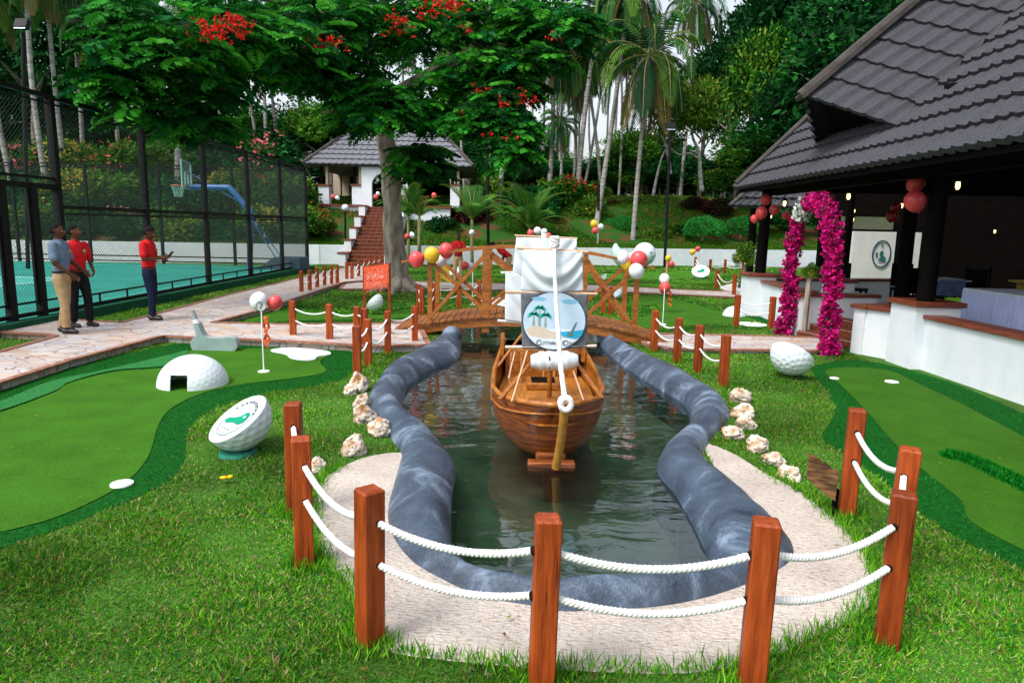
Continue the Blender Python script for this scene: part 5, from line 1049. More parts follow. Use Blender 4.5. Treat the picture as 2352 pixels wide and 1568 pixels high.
b.box((wx0+.12, YP+4.5, fz/2), (.24, 7.3, fz)); b.build('terrace_wall', WHITE, pv)
b = MB()
for (q0_, q1_) in ((wx0-.08, sx0+.06), (sx1-.06, wx1+.08)): b.box(((q0_+q1_)/2, YP+.68, fz+.06), (q1_-q0_, .42, .12))
b.build('coping', CAPW, pv); b = MB(); b.box(((wx0+wx1)/2, YP+4.4, fz-.06), (wx1-wx0-.5, 7.2, .1)); b.build('floor', M('pav_floor', (.2, .15, .12), .6), pv)
for (u0_, u1_) in ((733, 757), (810, 832), (1035, 1056)):
    qa, qb = AT(u0_, 430, YP+.7), AT(u1_, 430, YP+.7); b = MB(); b.box(((qa.x+qb.x)/2, YP+.75, (fz+qa.z)/2+.06), (qb.x-qa.x, .5, qa.z-fz)); b.build('pier', WHITE, pv)
    b = MB(); b.box(((qa.x+qb.x)/2, YP+.75, qa.z+.1), (qb.x-qa.x+.12, .62, .1)); b.build('pier_cap', CAPW, pv)
    for dx_ in (-.16, .16): b = MB(); b.box(((qa.x+qb.x)/2+dx_, YP+.75, (qa.z+ez)/2), (.13, .2, ez-qa.z)); b.build('column', DARKW if dx_ < 0 else BEI, pv)
for u_ in (775, 795, 1010):
    qa = AT(u_, 430, YP+7.5); b = MB(); b.box((qa.x, YP+7.5, (fz+ez)/2), (.45, .3, ez-fz)); b.build('column', BEI, pv)
# arch wall
aL, aR = AT(832, 430, YP+.5).x, AT(938, 430, YP+.5).x; oL, oR = AT(855, 430, YP+.5).x, AT(915, 430, YP+.5).x; az = AT(880, 398, YP+.5).z; ar = (oR-oL)/2
out = [(aL, fz-.0), (oL, fz-.0)]+[(oL+ar-ar*math.cos(i/14*math.pi), az-ar*.9+ar*.9*math.sin(i/14*math.pi)) for i in range(15)]+[(oR, fz), (aR, fz), (aR, ez-.05), (aL, ez-.05)]
b = MB(); b.prism(out, .3, Matrix.Translation((0, YP+.62, 0)) @ Matrix.Rotation(math.pi/2, 4, 'X')); b.build('arch_wall', WHITE, pv)
# brick stairs
st0, st1 = AT(838, 600, 31.2), AT(884, 489, YP+.4); stt = thing('garden_stairs', Vector((st0.x, st0.y, 0)), 'red brick stairs climbing to the pavilion between stepped white side walls', 'stairs')
up_ = Vector((st1.x-st0.x, st1.y-st0.y, 0)); n_s = 17; ux_ = Vector((up_.y, -up_.x, 0)).normalized(); w_st = 1.72
steps('steps', Vector((st0.x, st0.y, 0)), ux_, up_, w_st, n_s, fz/n_s, up_.length/n_s, stt, 0)
b = MB(); 
for s_ in (0,):
    for k in range(n_s):
        m_ = Matrix((ux_, up_.normalized(), Vector((0, 0, 1)))).transposed(); c = Vector((st0.x, st0.y, 0))+up_*((k+.5)/n_s); b.box((c.x, c.y, fz/n_s*k/2), (w_st-.04, up_.length/n_s, max(.02, fz/n_s*k)), m_)
b.build('stair_core', M('mortar', (0, 0, 0)), stt)
for sd_, cnt in ((-1, 5), (1, 5)):
    for k in range(cnt):
        c = Vector((st0.x, st0.y, 0))+up_*((k+.5)/cnt)+ux_*sd_*(w_st/2+.17)+ux_*sd_*0; hh = fz*(k+.55)/cnt+.25; m_ = Matrix((ux_, up_.normalized(), Vector((0, 0, 1)))).transposed()
        b = MB(); b.box((c.x, c.y, hh/2), (.32, up_.length/cnt, hh), m_); w_ = b.build('side_wall', WHITE, stt); b = MB(); b.box((c.x, c.y, hh+.035), (.44, up_.length/cnt+.05, .07), m_); b.build('coping', CAPW, w_)
# ------------------------------------------------------------------ vegetation
G1 = [(.014,.085,.008), (.025,.13,.010), (.05,.19,.012), (.005,.045,.006), (.09,.25,.02), (.13,.22,.02)]
GD = [(.003,.035,.008), (.006,.06,.012), (.012,.10,.016), (.002,.022,.005), (.02,.15,.022)]
GY = [(.05,.16,.015), (.10,.22,.02), (.20,.26,.02), (.03,.12,.015), (.15,.24,.02)]
GB = [(.03,.26,.04), (.05,.38,.06), (.07,.46,.07), (.015,.15,.025)]
GR = [(.06,.008,.01), (.10,.015,.015), (.03,.01,.01), (.02,.04,.012)]
def blob(n, rad, seed, nl=9, droop=.15, L=.3, Wd=.14, cols=G1, hollow=.55, extra=None, flat=1.):
    """n leaves in lumpy clumps filling an ellipsoid of radii rad"""
    r_ = np.random.default_rng(seed); rad = np.array(rad); m = nl
    cc = nrmz(r_.normal(size=(m, 3))); cc[:, 2] = np.abs(cc[:, 2])*1.15-.35; cc = cc*r_.uniform(.35, .78, (m, 1)); cr_ = r_.uniform(.26, .46, m)
    i = r_.integers(0, m, n); d = nrmz(r_.normal(size=(n, 3))); rr = r_.uniform(hollow, 1., (n, 1))**.6
    C = (cc[i]+d*cr_[i][:, None]*rr)*rad; D = d*.7+r_.normal(size=(n, 3))*.55; D[:, 2] -= droop; N = d*.6+r_.normal(size=(n, 3))*.5+np.array([0, 0, .8])
    V, Fc = leaves(C, D, N, L*r_.uniform(.6, 1.3, n), Wd*r_.uniform(.7, 1.2, n))
    cl = np.array(cols); ci = r_.choice(len(cl), m); lum = r_.uniform(.7, 1.35, m); c = np.where(r_.random((n, 1)) < .6, cl[ci[i]], cl[r_.choice(len(cl), n)])*lum[i][:, None]*r_.uniform(.8, 1.2, (n, 1))
    if extra:
        col_, frac, sz = extra; k = int(n*frac); top = np.argsort(-(C*r_.uniform(.3, 1, (n, 1))).dot(np.array([0, -.6, .5])))[:k]; c[top] = np.array(col_)*r_.uniform(.7, 1.3, (k, 1))
    return V, Fc, np.repeat(c, 4, 0)
def trunkmesh(P, r, mat, name='trunk', parent=None, n=10):
    b = MB(); b.tube(P, r, n, True); return b.build(name, mat, parent, smooth=True)
TREEP = {}
def treeproto(key, crown_r, hgt, n, cols, L, Wd, seed, nl=14, extra=None, tr=.22, bark=BARK):
    o = thing('broadleaf_tree', (0, 0, 0), 'x', 'tree')
    random.seed(seed); b = MB(); b.tube(cr([(0, 0, -.5), (.1, .05, hgt*.3), (-.1, 0, hgt*.6), (0, 0, hgt*.9)], 4, False), list(np.linspace(tr, tr*.45, 13)), 9)
    for k in range(6):
        a = k*1.05+random.uniform(-.3, .3); z0 = hgt*random.uniform(.4, .75); b.tube([(0, 0, z0), (crown_r[0]*.35*math.cos(a), crown_r[1]*.35*math.sin(a), z0+hgt*.16), (crown_r[0]*.7*math.cos(a), crown_r[1]*.7*math.sin(a), z0+hgt*.28)], [tr*.4, tr*.25, tr*.08], 6)
    b.build('trunk', bark, o, smooth=True)
    V, Fc, C = blob(n, crown_r, seed, nl, L=L, Wd=Wd, cols=cols, extra=extra); V = V+np.array([0, 0, hgt])
    npmesh('crown', V, Fc, C, LEAF, o); TREEP[key] = o; o['used'] = 0; return o
def put(key, loc, s, rz, lab, grp, name=None):
    o = TREEP[key]
    if not o['used']: o['used'] = 1; c = o; o.location = loc; o.rotation_euler = (0, 0, rz); o.scale = s if hasattr(s, '__len__') else (s,)*3; o['label'] = lab
    else: c = copy_tree(o, loc, rz, s, label=lab)
    c['group'] = grp
    if name: c.name = name
    return c
treeproto('dark', (4.2, 4.2, 4.6), 7.5, 9000, GD, .42, .2, 11, 22)
treeproto('dark2', (4.6, 4.4, 5.0), 8.0, 9000, GD, .38, .22, 12, 26)
treeproto('mid', (3.6, 3.6, 3.6), 6.0, 8000, G1, .34, .17, 13, 20)
treeproto('yellow', (3.4, 3.4, 2.6), 5.2, 5200, GY, .32, .16, 14, 16, tr=.16, bark=PBARK)
def tree_at(key, u, v, Y, rpx, rz, lab, grp='trees beyond the garden wall', proto=(4.2, 7.5), sz=1.):
    """crown centre at picture (u, v), crown radius rpx, distance Y"""
    c = AT(u, v, Y); s = px(rpx, Y)/proto[0]; g = hz(c.x, Y) if Y > wally(c.x) else 0
    zs = max(.3, (c.z-g)/proto[1]); zs = zs if zs < s*2.6 else s*2.6
    return put(key, (c.x, Y, g), (s, s, zs), rz, lab, grp)
PRT = {'dark': (4.2, 7.5), 'dark2': (4.6, 8.), 'mid': (3.6, 6.), 'yellow': (3.4, 5.2)}
TL = [('dark2',1990,170,44,240,.4,'huge dark green tree rising over the far end of the dark roof'), ('dark',1800,330,50,170,1.2,'dark leafy tree between the yellow tree and the terrace roof'), ('dark',1850,60,62,170,2.2,'tall dark tree top beside the gap of sky at the right'), ('dark2',1680,170,66,110,4.2,'blue green tree with a domed top under the right patch of sky'),
      ('mid',1690,440,47,90,.3,'bushy tree low behind the clipped shrubs at the right'), ('dark',1530,380,66,120,5.2,'dark tree behind the yellow green tree, lower part'), ('dark2',1400,395,72,85,3.3,'dark tree mass behind the crossing palm trunks'), ('dark',1290,400,74,80,1.3,'dark tree between the palm trunks above the ship'),
      ('mid',1180,330,64,110,.9,'green tree behind the floodlight left of the ship'), ('dark',1080,300,72,130,2.9,'dark tree right behind the pavilion roof'), ('dark2',960,300,76,130,.2,'dark tree behind the pavilion ridge'), ('mid',820,310,70,110,5.,'leafy tree left behind the pavilion roof'),
      ('dark',700,300,68,120,.6,'dark tree above the right end of the court'), ('mid',590,320,64,105,1.6,'green tree over the middle of the court end fence'), ('dark2',500,270,72,120,2.6,'dark tree left of the thick palm trunk beyond the court'), ('mid',380,320,60,110,3.6,'green tree beyond the left half of the court'),
      ('dark',260,300,62,130,4.6,'dark tree beyond the left of the court'), ('dark2',120,270,56,150,5.6,'dark tree at the far left beyond the court'), ('dark',-20,200,50,160,1.1,'dark tree at the left picture edge'), ('mid',-60,380,44,120,2.1,'low green tree at the left picture edge'),
      ('dark',60,60,46,150,3.1,'dark crown filling the top left corner'), ('dark2',2150,60,52,200,.9,'dark crown seen above the dark roof slope'), ('mid',1440,430,58,80,2.4,'small tree behind the red flowering shrub'), ('dark',1620,440,60,110,4.4,'dark thicket behind the yellow green tree trunks'), ('mid',1250,430,60,80,.4,'low tree between the palms left of the red flowering shrub'),
      ('dark',1130,420,52,80,1.9,'dark low tree behind the left floodlight post'), ('dark2',1380,440,80,150,0.,'far dark tree closing the view behind the palms'), ('dark',700,400,80,150,3.,'far dark tree closing the view behind the court'), ('dark',300,420,75,150,1.,'far dark tree closing the view left of the hoop'), ('dark2',960,420,80,150,2.,'far dark tree closing the view behind the pavilion')]
for i, (u_, v_, Y_) in enumerate(((1000,345,58),(1100,360,60),(1195,390,58),(1290,430,57),(1385,420,60),(1480,350,58),(1560,400,56),(1660,390,52),(1750,360,48),(1830,250,49),(1900,360,46),(1240,380,80),(1490,350,78),(1620,240,70),(1730,200,60))):
    TL.append((['dark', 'dark2', 'mid'][i % 3], u_, v_, Y_, 105, i*1.7, f'{["first","second","third","fourth","fifth","sixth","seventh","eighth","ninth","tenth","eleventh","twelfth","thirteenth","fourteenth","fifteenth"][i]} tree of the dense belt behind the palm trunks, from the pavilion to the terrace'))
for i, (u_, v_) in enumerate(((20,330),(130,345),(240,330),(350,345),(450,330),(560,345),(660,330),(760,300))):
    TL.append((['dark2', 'mid', 'dark'][i % 3], u_, v_, 50, 100, i*2.1, f'{ORD[i]} dark tree from the left in the belt right behind the court bushes'))
for k_, u, v, Y, r_, rz_a, lab in TL: tree_at(k_, u, v, Y, r_, rz_a, lab, proto=PRT[k_])
yt = tree_at('yellow', 1575, 275, 43, 95, .7, 'yellow green tree with pale crooked branches near the right floodlight', proto=PRT['yellow'])
b = MB()
def br_(P, r): b.tube(cr([AT(u, v, 43)-yt.location for u, v in P], 4, False), list(np.linspace(r, r*.35, (len(P)-1)*4+1)), 8)
yz = Vector(yt.location)
br_([(1612,440),(1608,400),(1605,350),(1590,310),(1600,270)], .16); br_([(1605,365),(1585,352),(1560,355),(1530,330),(1510,300)], .07); br_([(1540,400),(1535,360),(1520,310),(1490,290)], .11); br_([(1500,450),(1510,400),(1525,350),(1560,300)], .1); br_([(1605,330),(1620,300),(1615,260)], .07)
_old = [c for c in yt.children if c.name.startswith('trunk')][0]; me_ = bpy.data.meshes.new('trunk'); sx_, sy_, sz_ = yt.scale; ca_, sa_ = math.cos(-.7), math.sin(-.7)
me_.from_pydata([((x*ca_-y*sa_)/sx_, (x*sa_+y*ca_)/sy_, z/sz_) for x, y, z in b.v], [], b.f); me_.materials.append(PBARK); me_.polygons.foreach_set('use_smooth', [True]*len(me_.polygons)); _old.data = me_
# palms
def frondleaf(r_, n, Lf, wl, cols, up=.5, down=1.0, vert=False):
    Cs, Ds, Ns, Ls, Ws, Co = [], [], [], [], [], []; rach = MB()
    for k in range(n):
        az = k*2.39996+r_.uniform(-.2, .2); el = math.radians(72-118*(k/n)**.9+r_.uniform(-8, 8)) if not vert else math.radians(r_.uniform(35, 82)); L_ = Lf*r_.uniform(.8, 1.08); h = np.array([math.cos(az), math.sin(az), 0])
        pts = []; p = np.zeros(3); e = el; S = 14
        for i in range(S+1):
            pts.append(p.copy()); p = p+(h*math.cos(e)+np.array([0, 0, math.sin(e)]))*L_/S; e -= math.radians((9.5 if not vert else 5.)*(.4+i/S))*(1+max(0, math.cos(e))*.6) if e > -1.35 else 0
        pts = np.array(pts); rach.tube([Vector(q) for q in pts], list(np.linspace(.035, .006, S+1)*Lf/3.5), 4, False); m = 26; c = np.array(cols)[r_.integers(len(cols))]*r_.uniform(.75, 1.25)
        if k > n*.86: c = np.array((.16, .12, .04))
        for i in range(m):
            t = .1+.88*i/m; x = t*S; j = int(x); q = pts[j]+(pts[min(j+1, S)]-pts[j])*(x-j); tg = pts[min(j+1, S)]-pts[j]; tg = tg/np.linalg.norm(tg); sd = np.cross(tg, [0, 0, 1.]); sd = sd/(np.linalg.norm(sd)+1e-6)
            for sg in (1, -1):
                d = sd*sg*1.+tg*.75+np.array([0, 0, -.55 if not vert else -.1]); Cs.append(q); Ds.append(d); Ns.append(np.cross(d, tg)*sg+np.array([0, 0, .01])); Ls.append(Lf*wl*math.sin(math.pi*(t*.82+.14))*r_.uniform(.85, 1.1)); Ws.append(.075*Lf/3.2); Co.append(c*r_.uniform(.85, 1.15))
    V, Fc = leaves(np.array(Cs), np.array(Ds), np.array(Ns), np.array(Ls), np.array(Ws)); return V, Fc, np.repeat(np.array(Co), 4, 0), rach
PC = [(.020,.11,.02), (.035,.15,.025), (.015,.09,.03), (.07,.17,.02), (.010,.06,.018)]
PCM = []
for sd_ in (1, 2, 3):
    r_ = np.random.default_rng(sd_+40); V, Fc, C, rach = frondleaf(r_, 24, 3.5, .24, PC); tmp = thing('tmp', (0, 0, 0), 'x', 'x'); o = npmesh('crown', V, Fc, C, LEAF, tmp); rr_ = rach.build('frond_rib', M('frond_rib', (.16, .17, .05), .7, (.24, .24, .08), 4), tmp); PCM.append((o.data, rr_.data))
    for x in (o, rr_, tmp): bpy.data.objects.remove(x)
def palm(ut, vt, ub, vb, Y, lab, grp, s=1., r=.15, ci=None, bend=0):
    top = AT(ut, vt, Y); bs = AT(ub, vb, Y); g = hz(bs.x, Y) if Y > wally(bs.x) else 0
    d = (top-bs).normalized(); base = bs-d*((bs.z-g)/max(.2, d.z)) if d.z > .2 else Vector((bs.x, Y, g)); base.y = Y
    r *= .82; s *= 1.08; t = thing('coconut_palm', base, lab, 'palm tree', grp); mid = base.lerp(top, .5)+Vector((bend, 0, 0)); P = cr([base+Vector((0, 0, -.4)), base.lerp(top, .25)+Vector((bend*.7, 0, 0)), mid, base.lerp(top, .75)+Vector((bend*.7, 0, 0)), top], 6, False)
    trunkmesh(P, list(np.interp(range(25), [0, 2, 24], [r*1.35, r, r*.72])), PBARK, 'trunk', t, 8)
    cm, rm = PCM[(ci if ci is not None else random.randrange(3))]; ck = bpy.data.objects.new('crown', cm); col.objects.link(ck); ck.parent = t; ck.location = top-base; ck.rotation_euler = (random.uniform(-.1, .1), random.uniform(-.1, .1), random.uniform(0, 6.28)); ck.scale = (s,)*3; ORG[ck.name] = base
    rb = bpy.data.objects.new('frond_rib', rm); col.objects.link(rb); rb.parent = ck; return t
GPL, GPC = 'palms beyond the court', 'palms in the middle distance'
for i, a in enumerate(((60,-90,101,332,36,.8),(105,-50,133,224,40,.8),(160,-30,180,245,44,.85),(-30,-20,17,329,38,.8),(225,60,256,300,44,.9),(380,60,402,367,40,1.),(440,60,455,315,50,.95),(452,-10,483,325,54,.9),(498,150,521,325,60,.85),(545,100,588,336,60,.9),(600,60,612,364,50,.95),(612,130,630,371,54,.9),(665,110,690,374,50,.95),(690,60,705,353,60,.85),(560,30,575,330,66,.9))):
    palm(*a[:5], f'pale palm trunk beyond the court, {(ORD+["tenth","eleventh","twelfth","thirteenth","fourteenth","fifteenth"])[i]} of the fifteen in that group', GPL, s=a[5], r=.17 if i != 5 else .24, bend=random.uniform(-.4, .4))
for a in ((1032,60,1037,290,48,'palm trunk just right behind the pavilion ridge',.8,.15), (1062,120,1067,348,50,'thin palm trunk over the right pavilion hip',.8,.12), (1125,90,1128,396,46,'palm trunk beside the left floodlight',.85,.14), (1160,80,1149,396,44,'thick pale palm trunk right of the left floodlight',.9,.19),
          (1228,120,1226,350,60,'slim palm trunk behind the flowering shrubs above the ship',.85,.14), (1266,110,1260,370,45,'straight pale palm trunk above the ship',1.,.2), (1319,185,1316,400,50,'palm with drooping yellowish fronds, low crown in the middle',.8,.16), (1378,20,1332,403,44,'tall leaning palm crossing in front of another trunk',1.,.2),
          (1395,60,1343,407,52,'thin palm leaning right behind the crossing pair',.9,.13), (1340,130,1375,407,46,'palm leaning left and crossing its neighbour',.9,.14), (1446,-30,1382,422,42,'long palm leaning to the right with its crown above the picture',1.1,.19), (1424,100,1420,458,56,'slim dark palm trunk right of the giant golf club',.8,.14),
          (1492,128,1466,411,40,'big drooping coconut palm with the largest crown in the middle',1.3,.17), (1489,60,1488,420,60,'far palm trunk behind the big drooping palm',.8,.15), (1596,5,1565,414,52,'tall palm whose crown hangs against the right patch of sky',1.1,.17), (1287,282,1284,440,44,'short palm with yellow dead fronds above the ship',.62,.12), (1420,40,1400,440,62,'far palm crown against the sky, left of the big drooping one',.9,.14), (1205,40,1200,400,62,'far palm behind the flame tree crown at the right',.9,.14), (930,90,930,380,56,'palm crown showing left over the pavilion roof',.8,.14)):
    palm(*a[:5], a[5], GPC, s=a[6], r=a[7], bend=random.uniform(-.3, .3))
for i, (a0_, a1_, Y_) in enumerate(((1245,1240,62),(1285,1292,66),(1302,1296,58),(1336,1322,70),(1362,1368,64),(1405,1392,68),(1440,1452,58),(1180,1186,66),(1100,1104,62),(1518,1512,64))):
    palm(a0_, 60+(i*53) % 130, a1_, 420, Y_, f'{(ORD+["tenth"])[i]} slim distant palm trunk of the grove behind the nearer middle palms', 'slim distant palms in the grove', s=.78, r=.13, bend=random.uniform(-.5, .5))
# young palms
YPM = []
for sd_ in (5, 6):
    r_ = np.random.default_rng(sd_); V, Fc, C, rach = frondleaf(r_, 13, 2.4, .26, [(.04,.15,.02), (.07,.2,.02), (.03,.11,.02)], vert=True); tmp = thing('tmp', (0, 0, 0), 'x', 'x'); o = npmesh('crown', V, Fc, C, LEAF, tmp); rr_ = rach.build('frond_rib', M('green_rib', (.14, .22, .03), .6, (.22, .3, .05), 4), tmp); YPM.append((o.data, rr_.data))
    for x in (o, rr_, tmp): bpy.data.objects.remove(x)
def ypalm(u, v, Y, vb, s, ci, lab):
    top = AT(u, v, Y); g = AT(u, vb, Y); t = thing('young_palm', g, lab, 'palm tree', 'young palms by the wall'); trunkmesh([g, g.lerp(top, .5), top], [.10, .08, .07], M('young_stem', (.16, .18, .08), .7, (.26, .28, .12), 6), 'trunk', t, 8)
    ck = bpy.data.objects.new('crown', YPM[ci][0]); col.objects.link(ck); ck.parent = t; ck.location = top-g; ck.rotation_euler = (0, 0, random.uniform(0, 6)); ck.scale = (s,)*3; ORG[ck.name] = g
    rb = bpy.data.objects.new('frond_rib', YPM[ci][1]); col.objects.link(rb); rb.parent = ck
ypalm(938, 498, 32, 650, .9, 0, 'young palm just right of the big tree trunk'); ypalm(963, 500, 31, 600, .6, 1, 'small young palm second right of the big tree trunk'); ypalm(1084, 505, 32, 640, .95, 1, 'young palm with a yellowish crown behind the bridge'); ypalm(1216, 525, 38, 575, 1.35, 0, 'big young palm fanning out above the mast')
# shrubs
SHP = {}
def shrub(u, v, Y, rpx, kind, lab, aspect=.75, name='shrub', grp='shrubs on the bank'):
    c = AT(u, v, Y); r = px(rpx, Y); k = kind
    if k not in SHP:
        cols, extra, n, nl, L = {'clip': (GB, None, 9000, 40, .085), 'red': (GR, None, 3600, 16, .17), 'hib': (G1, ((.55,.02,.02), .018, 1), 4200, 18, .14), 'fol': (GY, None, 3600, 16, .15), 'dk': (GD, None, 3600, 16, .16), 'org': (G1, ((.55,.12,.05), .016, 1), 4200, 20, .13), 'yel': (G1, ((.5,.4,.05), .06, 1), 4200, 20, .13), 'pk': (GD, ((.6,.15,.15), .03, 1), 4200, 20, .13)}[k]
        if k == 'clip':
            r_ = np.random.default_rng(3); d = rdir(n); d[:, 2] = np.abs(d[:, 2])-.25; d = nrmz(d); lump = 1+.06*np.sin(d[:, 0:1]*7)+.05*np.cos(d[:, 1:2]*9+1); C_ = d*lump*r_.uniform(.86, 1, (n, 1)); D_ = d+r_.normal(size=(n, 3))*.6; V, Fc = leaves(C_, D_, r_.normal(size=(n, 3))+d, .09*r_.uniform(.6, 1.3, n), .05); C = mixcol(n, cols, jit=.3)
        else: V, Fc, C = blob(n, (1, 1, 1), len(SHP)+60, nl, L=L, Wd=L*.5, cols=cols, extra=extra, hollow=.3)
        tmp = thing('tmp', (0, 0, 0), 'x', 'x'); o = npmesh('foliage', V, Fc, C, LEAF, tmp); SHP[k] = o.data; bpy.data.objects.remove(o); bpy.data.objects.remove(tmp)
    g = c.z-r*aspect; t = thing(name, Vector((c.x, c.y, g)), lab, 'shrub', grp); o = bpy.data.objects.new('foliage', SHP[k]); col.objects.link(o); o.parent = t; o.location = (0, 0, r*aspect); o.scale = (r, r, r*aspect); o.rotation_euler = (0, 0, random.uniform(0, 6)); ORG[o.name] = Vector(t.location)
    b = MB(); zz = hz(c.x, c.y) if c.y > wally(c.x) else 0; b.tube([(c.x, c.y, min(g, zz)-.1), (c.x, c.y, g+r*.6)], .05, 6); b.build('stem', BARK, t)
for a in ((1430,522,42,34,'clip','round clipped shrub right of the giant golf club'), (1395,522,42.5,26,'clip','round clipped shrub partly behind the giant golf club'), (1615,533,41,46,'clip','round clipped shrub nearest the terrace but one'), (1702,531,42,42,'clip','round clipped shrub nearest the terrace'),
          (1305,445,44,72,'hib','tall shrub with red flowers behind the mast'), (1345,480,43,50,'fol','light leaved shrub beside the giant golf club'), (1375,440,46,34,'fol','yellowish shrub behind the grip of the giant golf club'), (1415,475,50,28,'red','dark red leaved plant left of the bright lawn'), (1590,470,46,36,'red','dark red hedge clump right of the bright lawn, left part'), (1650,478,45,44,'red','dark red hedge clump nearest the terrace roof'),
          (1510,540,41,34,'fol','thin leafy shrub left of the right floodlight post'), (1555,525,42,30,'hib','small flowering shrub right of the right floodlight post'), (1640,420,47,50,'org','orange flecked shrub above the dark red hedge'), (1225,470,42,80,'dk','dark shrub mass behind the big young palm'), (1130,450,44,62,'fol','yellow green shrub behind the left floodlight post'), (1070,500,40,62,'red','dark red shrub right of the pavilion wall'), (1020,520,38,44,'dk','dark shrub in front of the right pavilion wall'),
          (743,515,35,40,'fol','leafy shrub between the court fence and the pavilion wall'), (715,512,35.5,30,'hib','flowering shrub against the end post of the court fence'), (1160,520,41,50,'dk','dark shrub under the yellow green one behind the bridge'), (1000,440,46,50,'dk','dark shrub behind the palms right of the trunk'), (1765,500,43,40,'dk','dark shrub seen under the eaves left of the arch'), (1830,500,43.5,46,'dk','dark shrub seen through the flower arch'), (1900,500,44,46,'dk','dark shrub seen under the eaves right of the arch'), (1470,500,49,30,'red','reddish plants below the bright upper lawn'), (1180,560,38.6,20,'fol','small weed clump on the bank behind the mast')):
    shrub(a[0], a[1], a[2], a[3], a[4], a[5])
for i in range(13): shrub(-60+i*170, 425+(i % 3)*8, 84, 110, 'dk', f'{(ORD+["tenth","eleventh","twelfth","thirteenth"])[i]} dark thicket from the left at the far back under the trees', .62, grp='thickets at the far back')
hk = ['org', 'dk', 'pk', 'fol', 'org', 'yel', 'hib', 'dk', 'pk', 'yel', 'dk', 'org']
for row, (v_, Y_, r_p) in enumerate(((520, 34, 70), (455, 37, 85), (390, 42, 90))):
    for i in range(9):
        u_ = 690-i*98-row*30; shrub(u_, v_+random.uniform(-12, 12)-(30 if i > 5 else 0)*0, Y_-i*.25, r_p*random.uniform(.9, 1.15), hk[(i*5+row*4) % 12], f'{ORD[i]} bush from the right in the {["low front", "middle", "upper back"][row]} row beyond the court', .8, grp='bushes beyond the court')
b = MB(); b.grid(lambda u, v: (-1+13*u+2*math.sin(v*3), 52+9*v, hz(-1+13*u, 52+9*v)+.03), 20, 12); tag(b.build('upper_lawn', M('bright_lawn', (.05, .20, .012), .9, (.10, .30, .02), 3, bump=.5, bscale=60), origin=(0, 0, 0), smooth=True), kind='structure')
b = MB(); b.tube(cr([Vector((x_, 50.2+.3*math.sin(x_), hz(x_, 50.2)+.25)) for x_ in range(3, 19, 2)], 4, False), .35, 8)
V, Fc = None, None
rr_ = np.random.default_rng(8); n = 9000; x = rr_.uniform(3, 18, n); C_ = np.stack([x, 50.2+rr_.normal(size=n)*.35, np.array([hz(a_, 50.2) for a_ in x])+rr_.uniform(0, .55, n)], 1); V, Fc = leaves(C_, rdir(n)+np.array([0, 0, .8]), rdir(n), .14, .07)
tag(npmesh('low_hedge', V, Fc, mixcol(n, GY), LEAF, None, (10, 50, 3)), 'low yellow green hedge line in front of the bright upper lawn', 'hedge')
# plant by the right pillar
for u_, v_, Y_, r_p, k_, lab in ((1712,590,17.5,34,'fol','leafy plant left of the far terrace pillar'), (1716,650,16.6,22,'dk','small dark plant at the foot of the far terrace pillar'), (1860,625,12.6,22,'fol','potted leafy plant behind the parapet inside the flower arch'), (1790,640,16.8,14,'fol','small plant on the far parapet')):
    shrub(u_, v_, Y_, r_p, k_, lab, 1.1, grp='plants at the terrace')
# ------------------------------------------------------------------ flame tree
TB = G(915, 668); ft = thing('flame_tree', TB, 'big spreading flame tree with a leaning grey trunk and red flowers', 'tree')
YT = TB.y
def tp(u, v, dy=0.): return AT(u, v, YT+dy)
tr_pts = [tp(918, 672), tp(912, 640), tp(905, 560), tp(902, 470), tp(895, 380), tp(884, 300), tp(872, 240)]
b = MB(); P = cr(tr_pts, 6, False); nP = len(P); b.tube(P, list(np.interp(range(nP), [0, 2, 5, 14, 24, 30, nP-1], [.52, .40, .33, .30, .27, .24, .21])), 20)
b.v = [tuple(Vector(v)+Vector((mn.noise(Vector(v)*1.7)*.07, mn.noise(Vector(v)*1.7+Vector((9, 0, 0)))*.07, 0))) for v in b.v]
for a in range(7):
    an = a*.9+.2; b.tube([TB+Vector((0, 0, .45)), TB+Vector((math.cos(an)*.42, math.sin(an)*.42, .12)), TB+Vector((math.cos(an)*1.0, math.sin(an)*1.0, -.04))], [.26, .15, .05], 8)
def limb(P, r0, r1): Q = cr([tp(*p) for p in P], 5, False); b.tube(Q, list(np.linspace(r0, r1, len(Q))), 10)
limb([(874,245,0),(930,205,-.3),(1010,160,-.8),(1080,120,-1.2),(1110,60,-1.5),(1105,-30,-1.5)], .22, .1); limb([(874,245,0),(850,170,0),(845,90,.3),(800,0,.5)], .2, .09); limb([(850,170,0),(760,120,-1.5),(640,110,-3),(520,90,-4.5),(380,120,-5.5)], .12, .03)
limb([(1080,120,-1.2),(1180,100,-2),(1260,90,-2.5),(1320,120,-3)], .1, .03); limb([(845,90,.3),(700,20,-2),(500,-20,-4)], .12, .03); limb([(1010,160,-.8),(1040,220,-1.5),(1060,280,-2)], .06, .02); limb([(895,395,0),(925,400,-.3),(950,385,-.6)], .07, .03); limb([(874,245,0),(800,250,-1),(740,260,-1.6)], .08, .02)
b.build('trunk', BARK, ft, smooth=True)
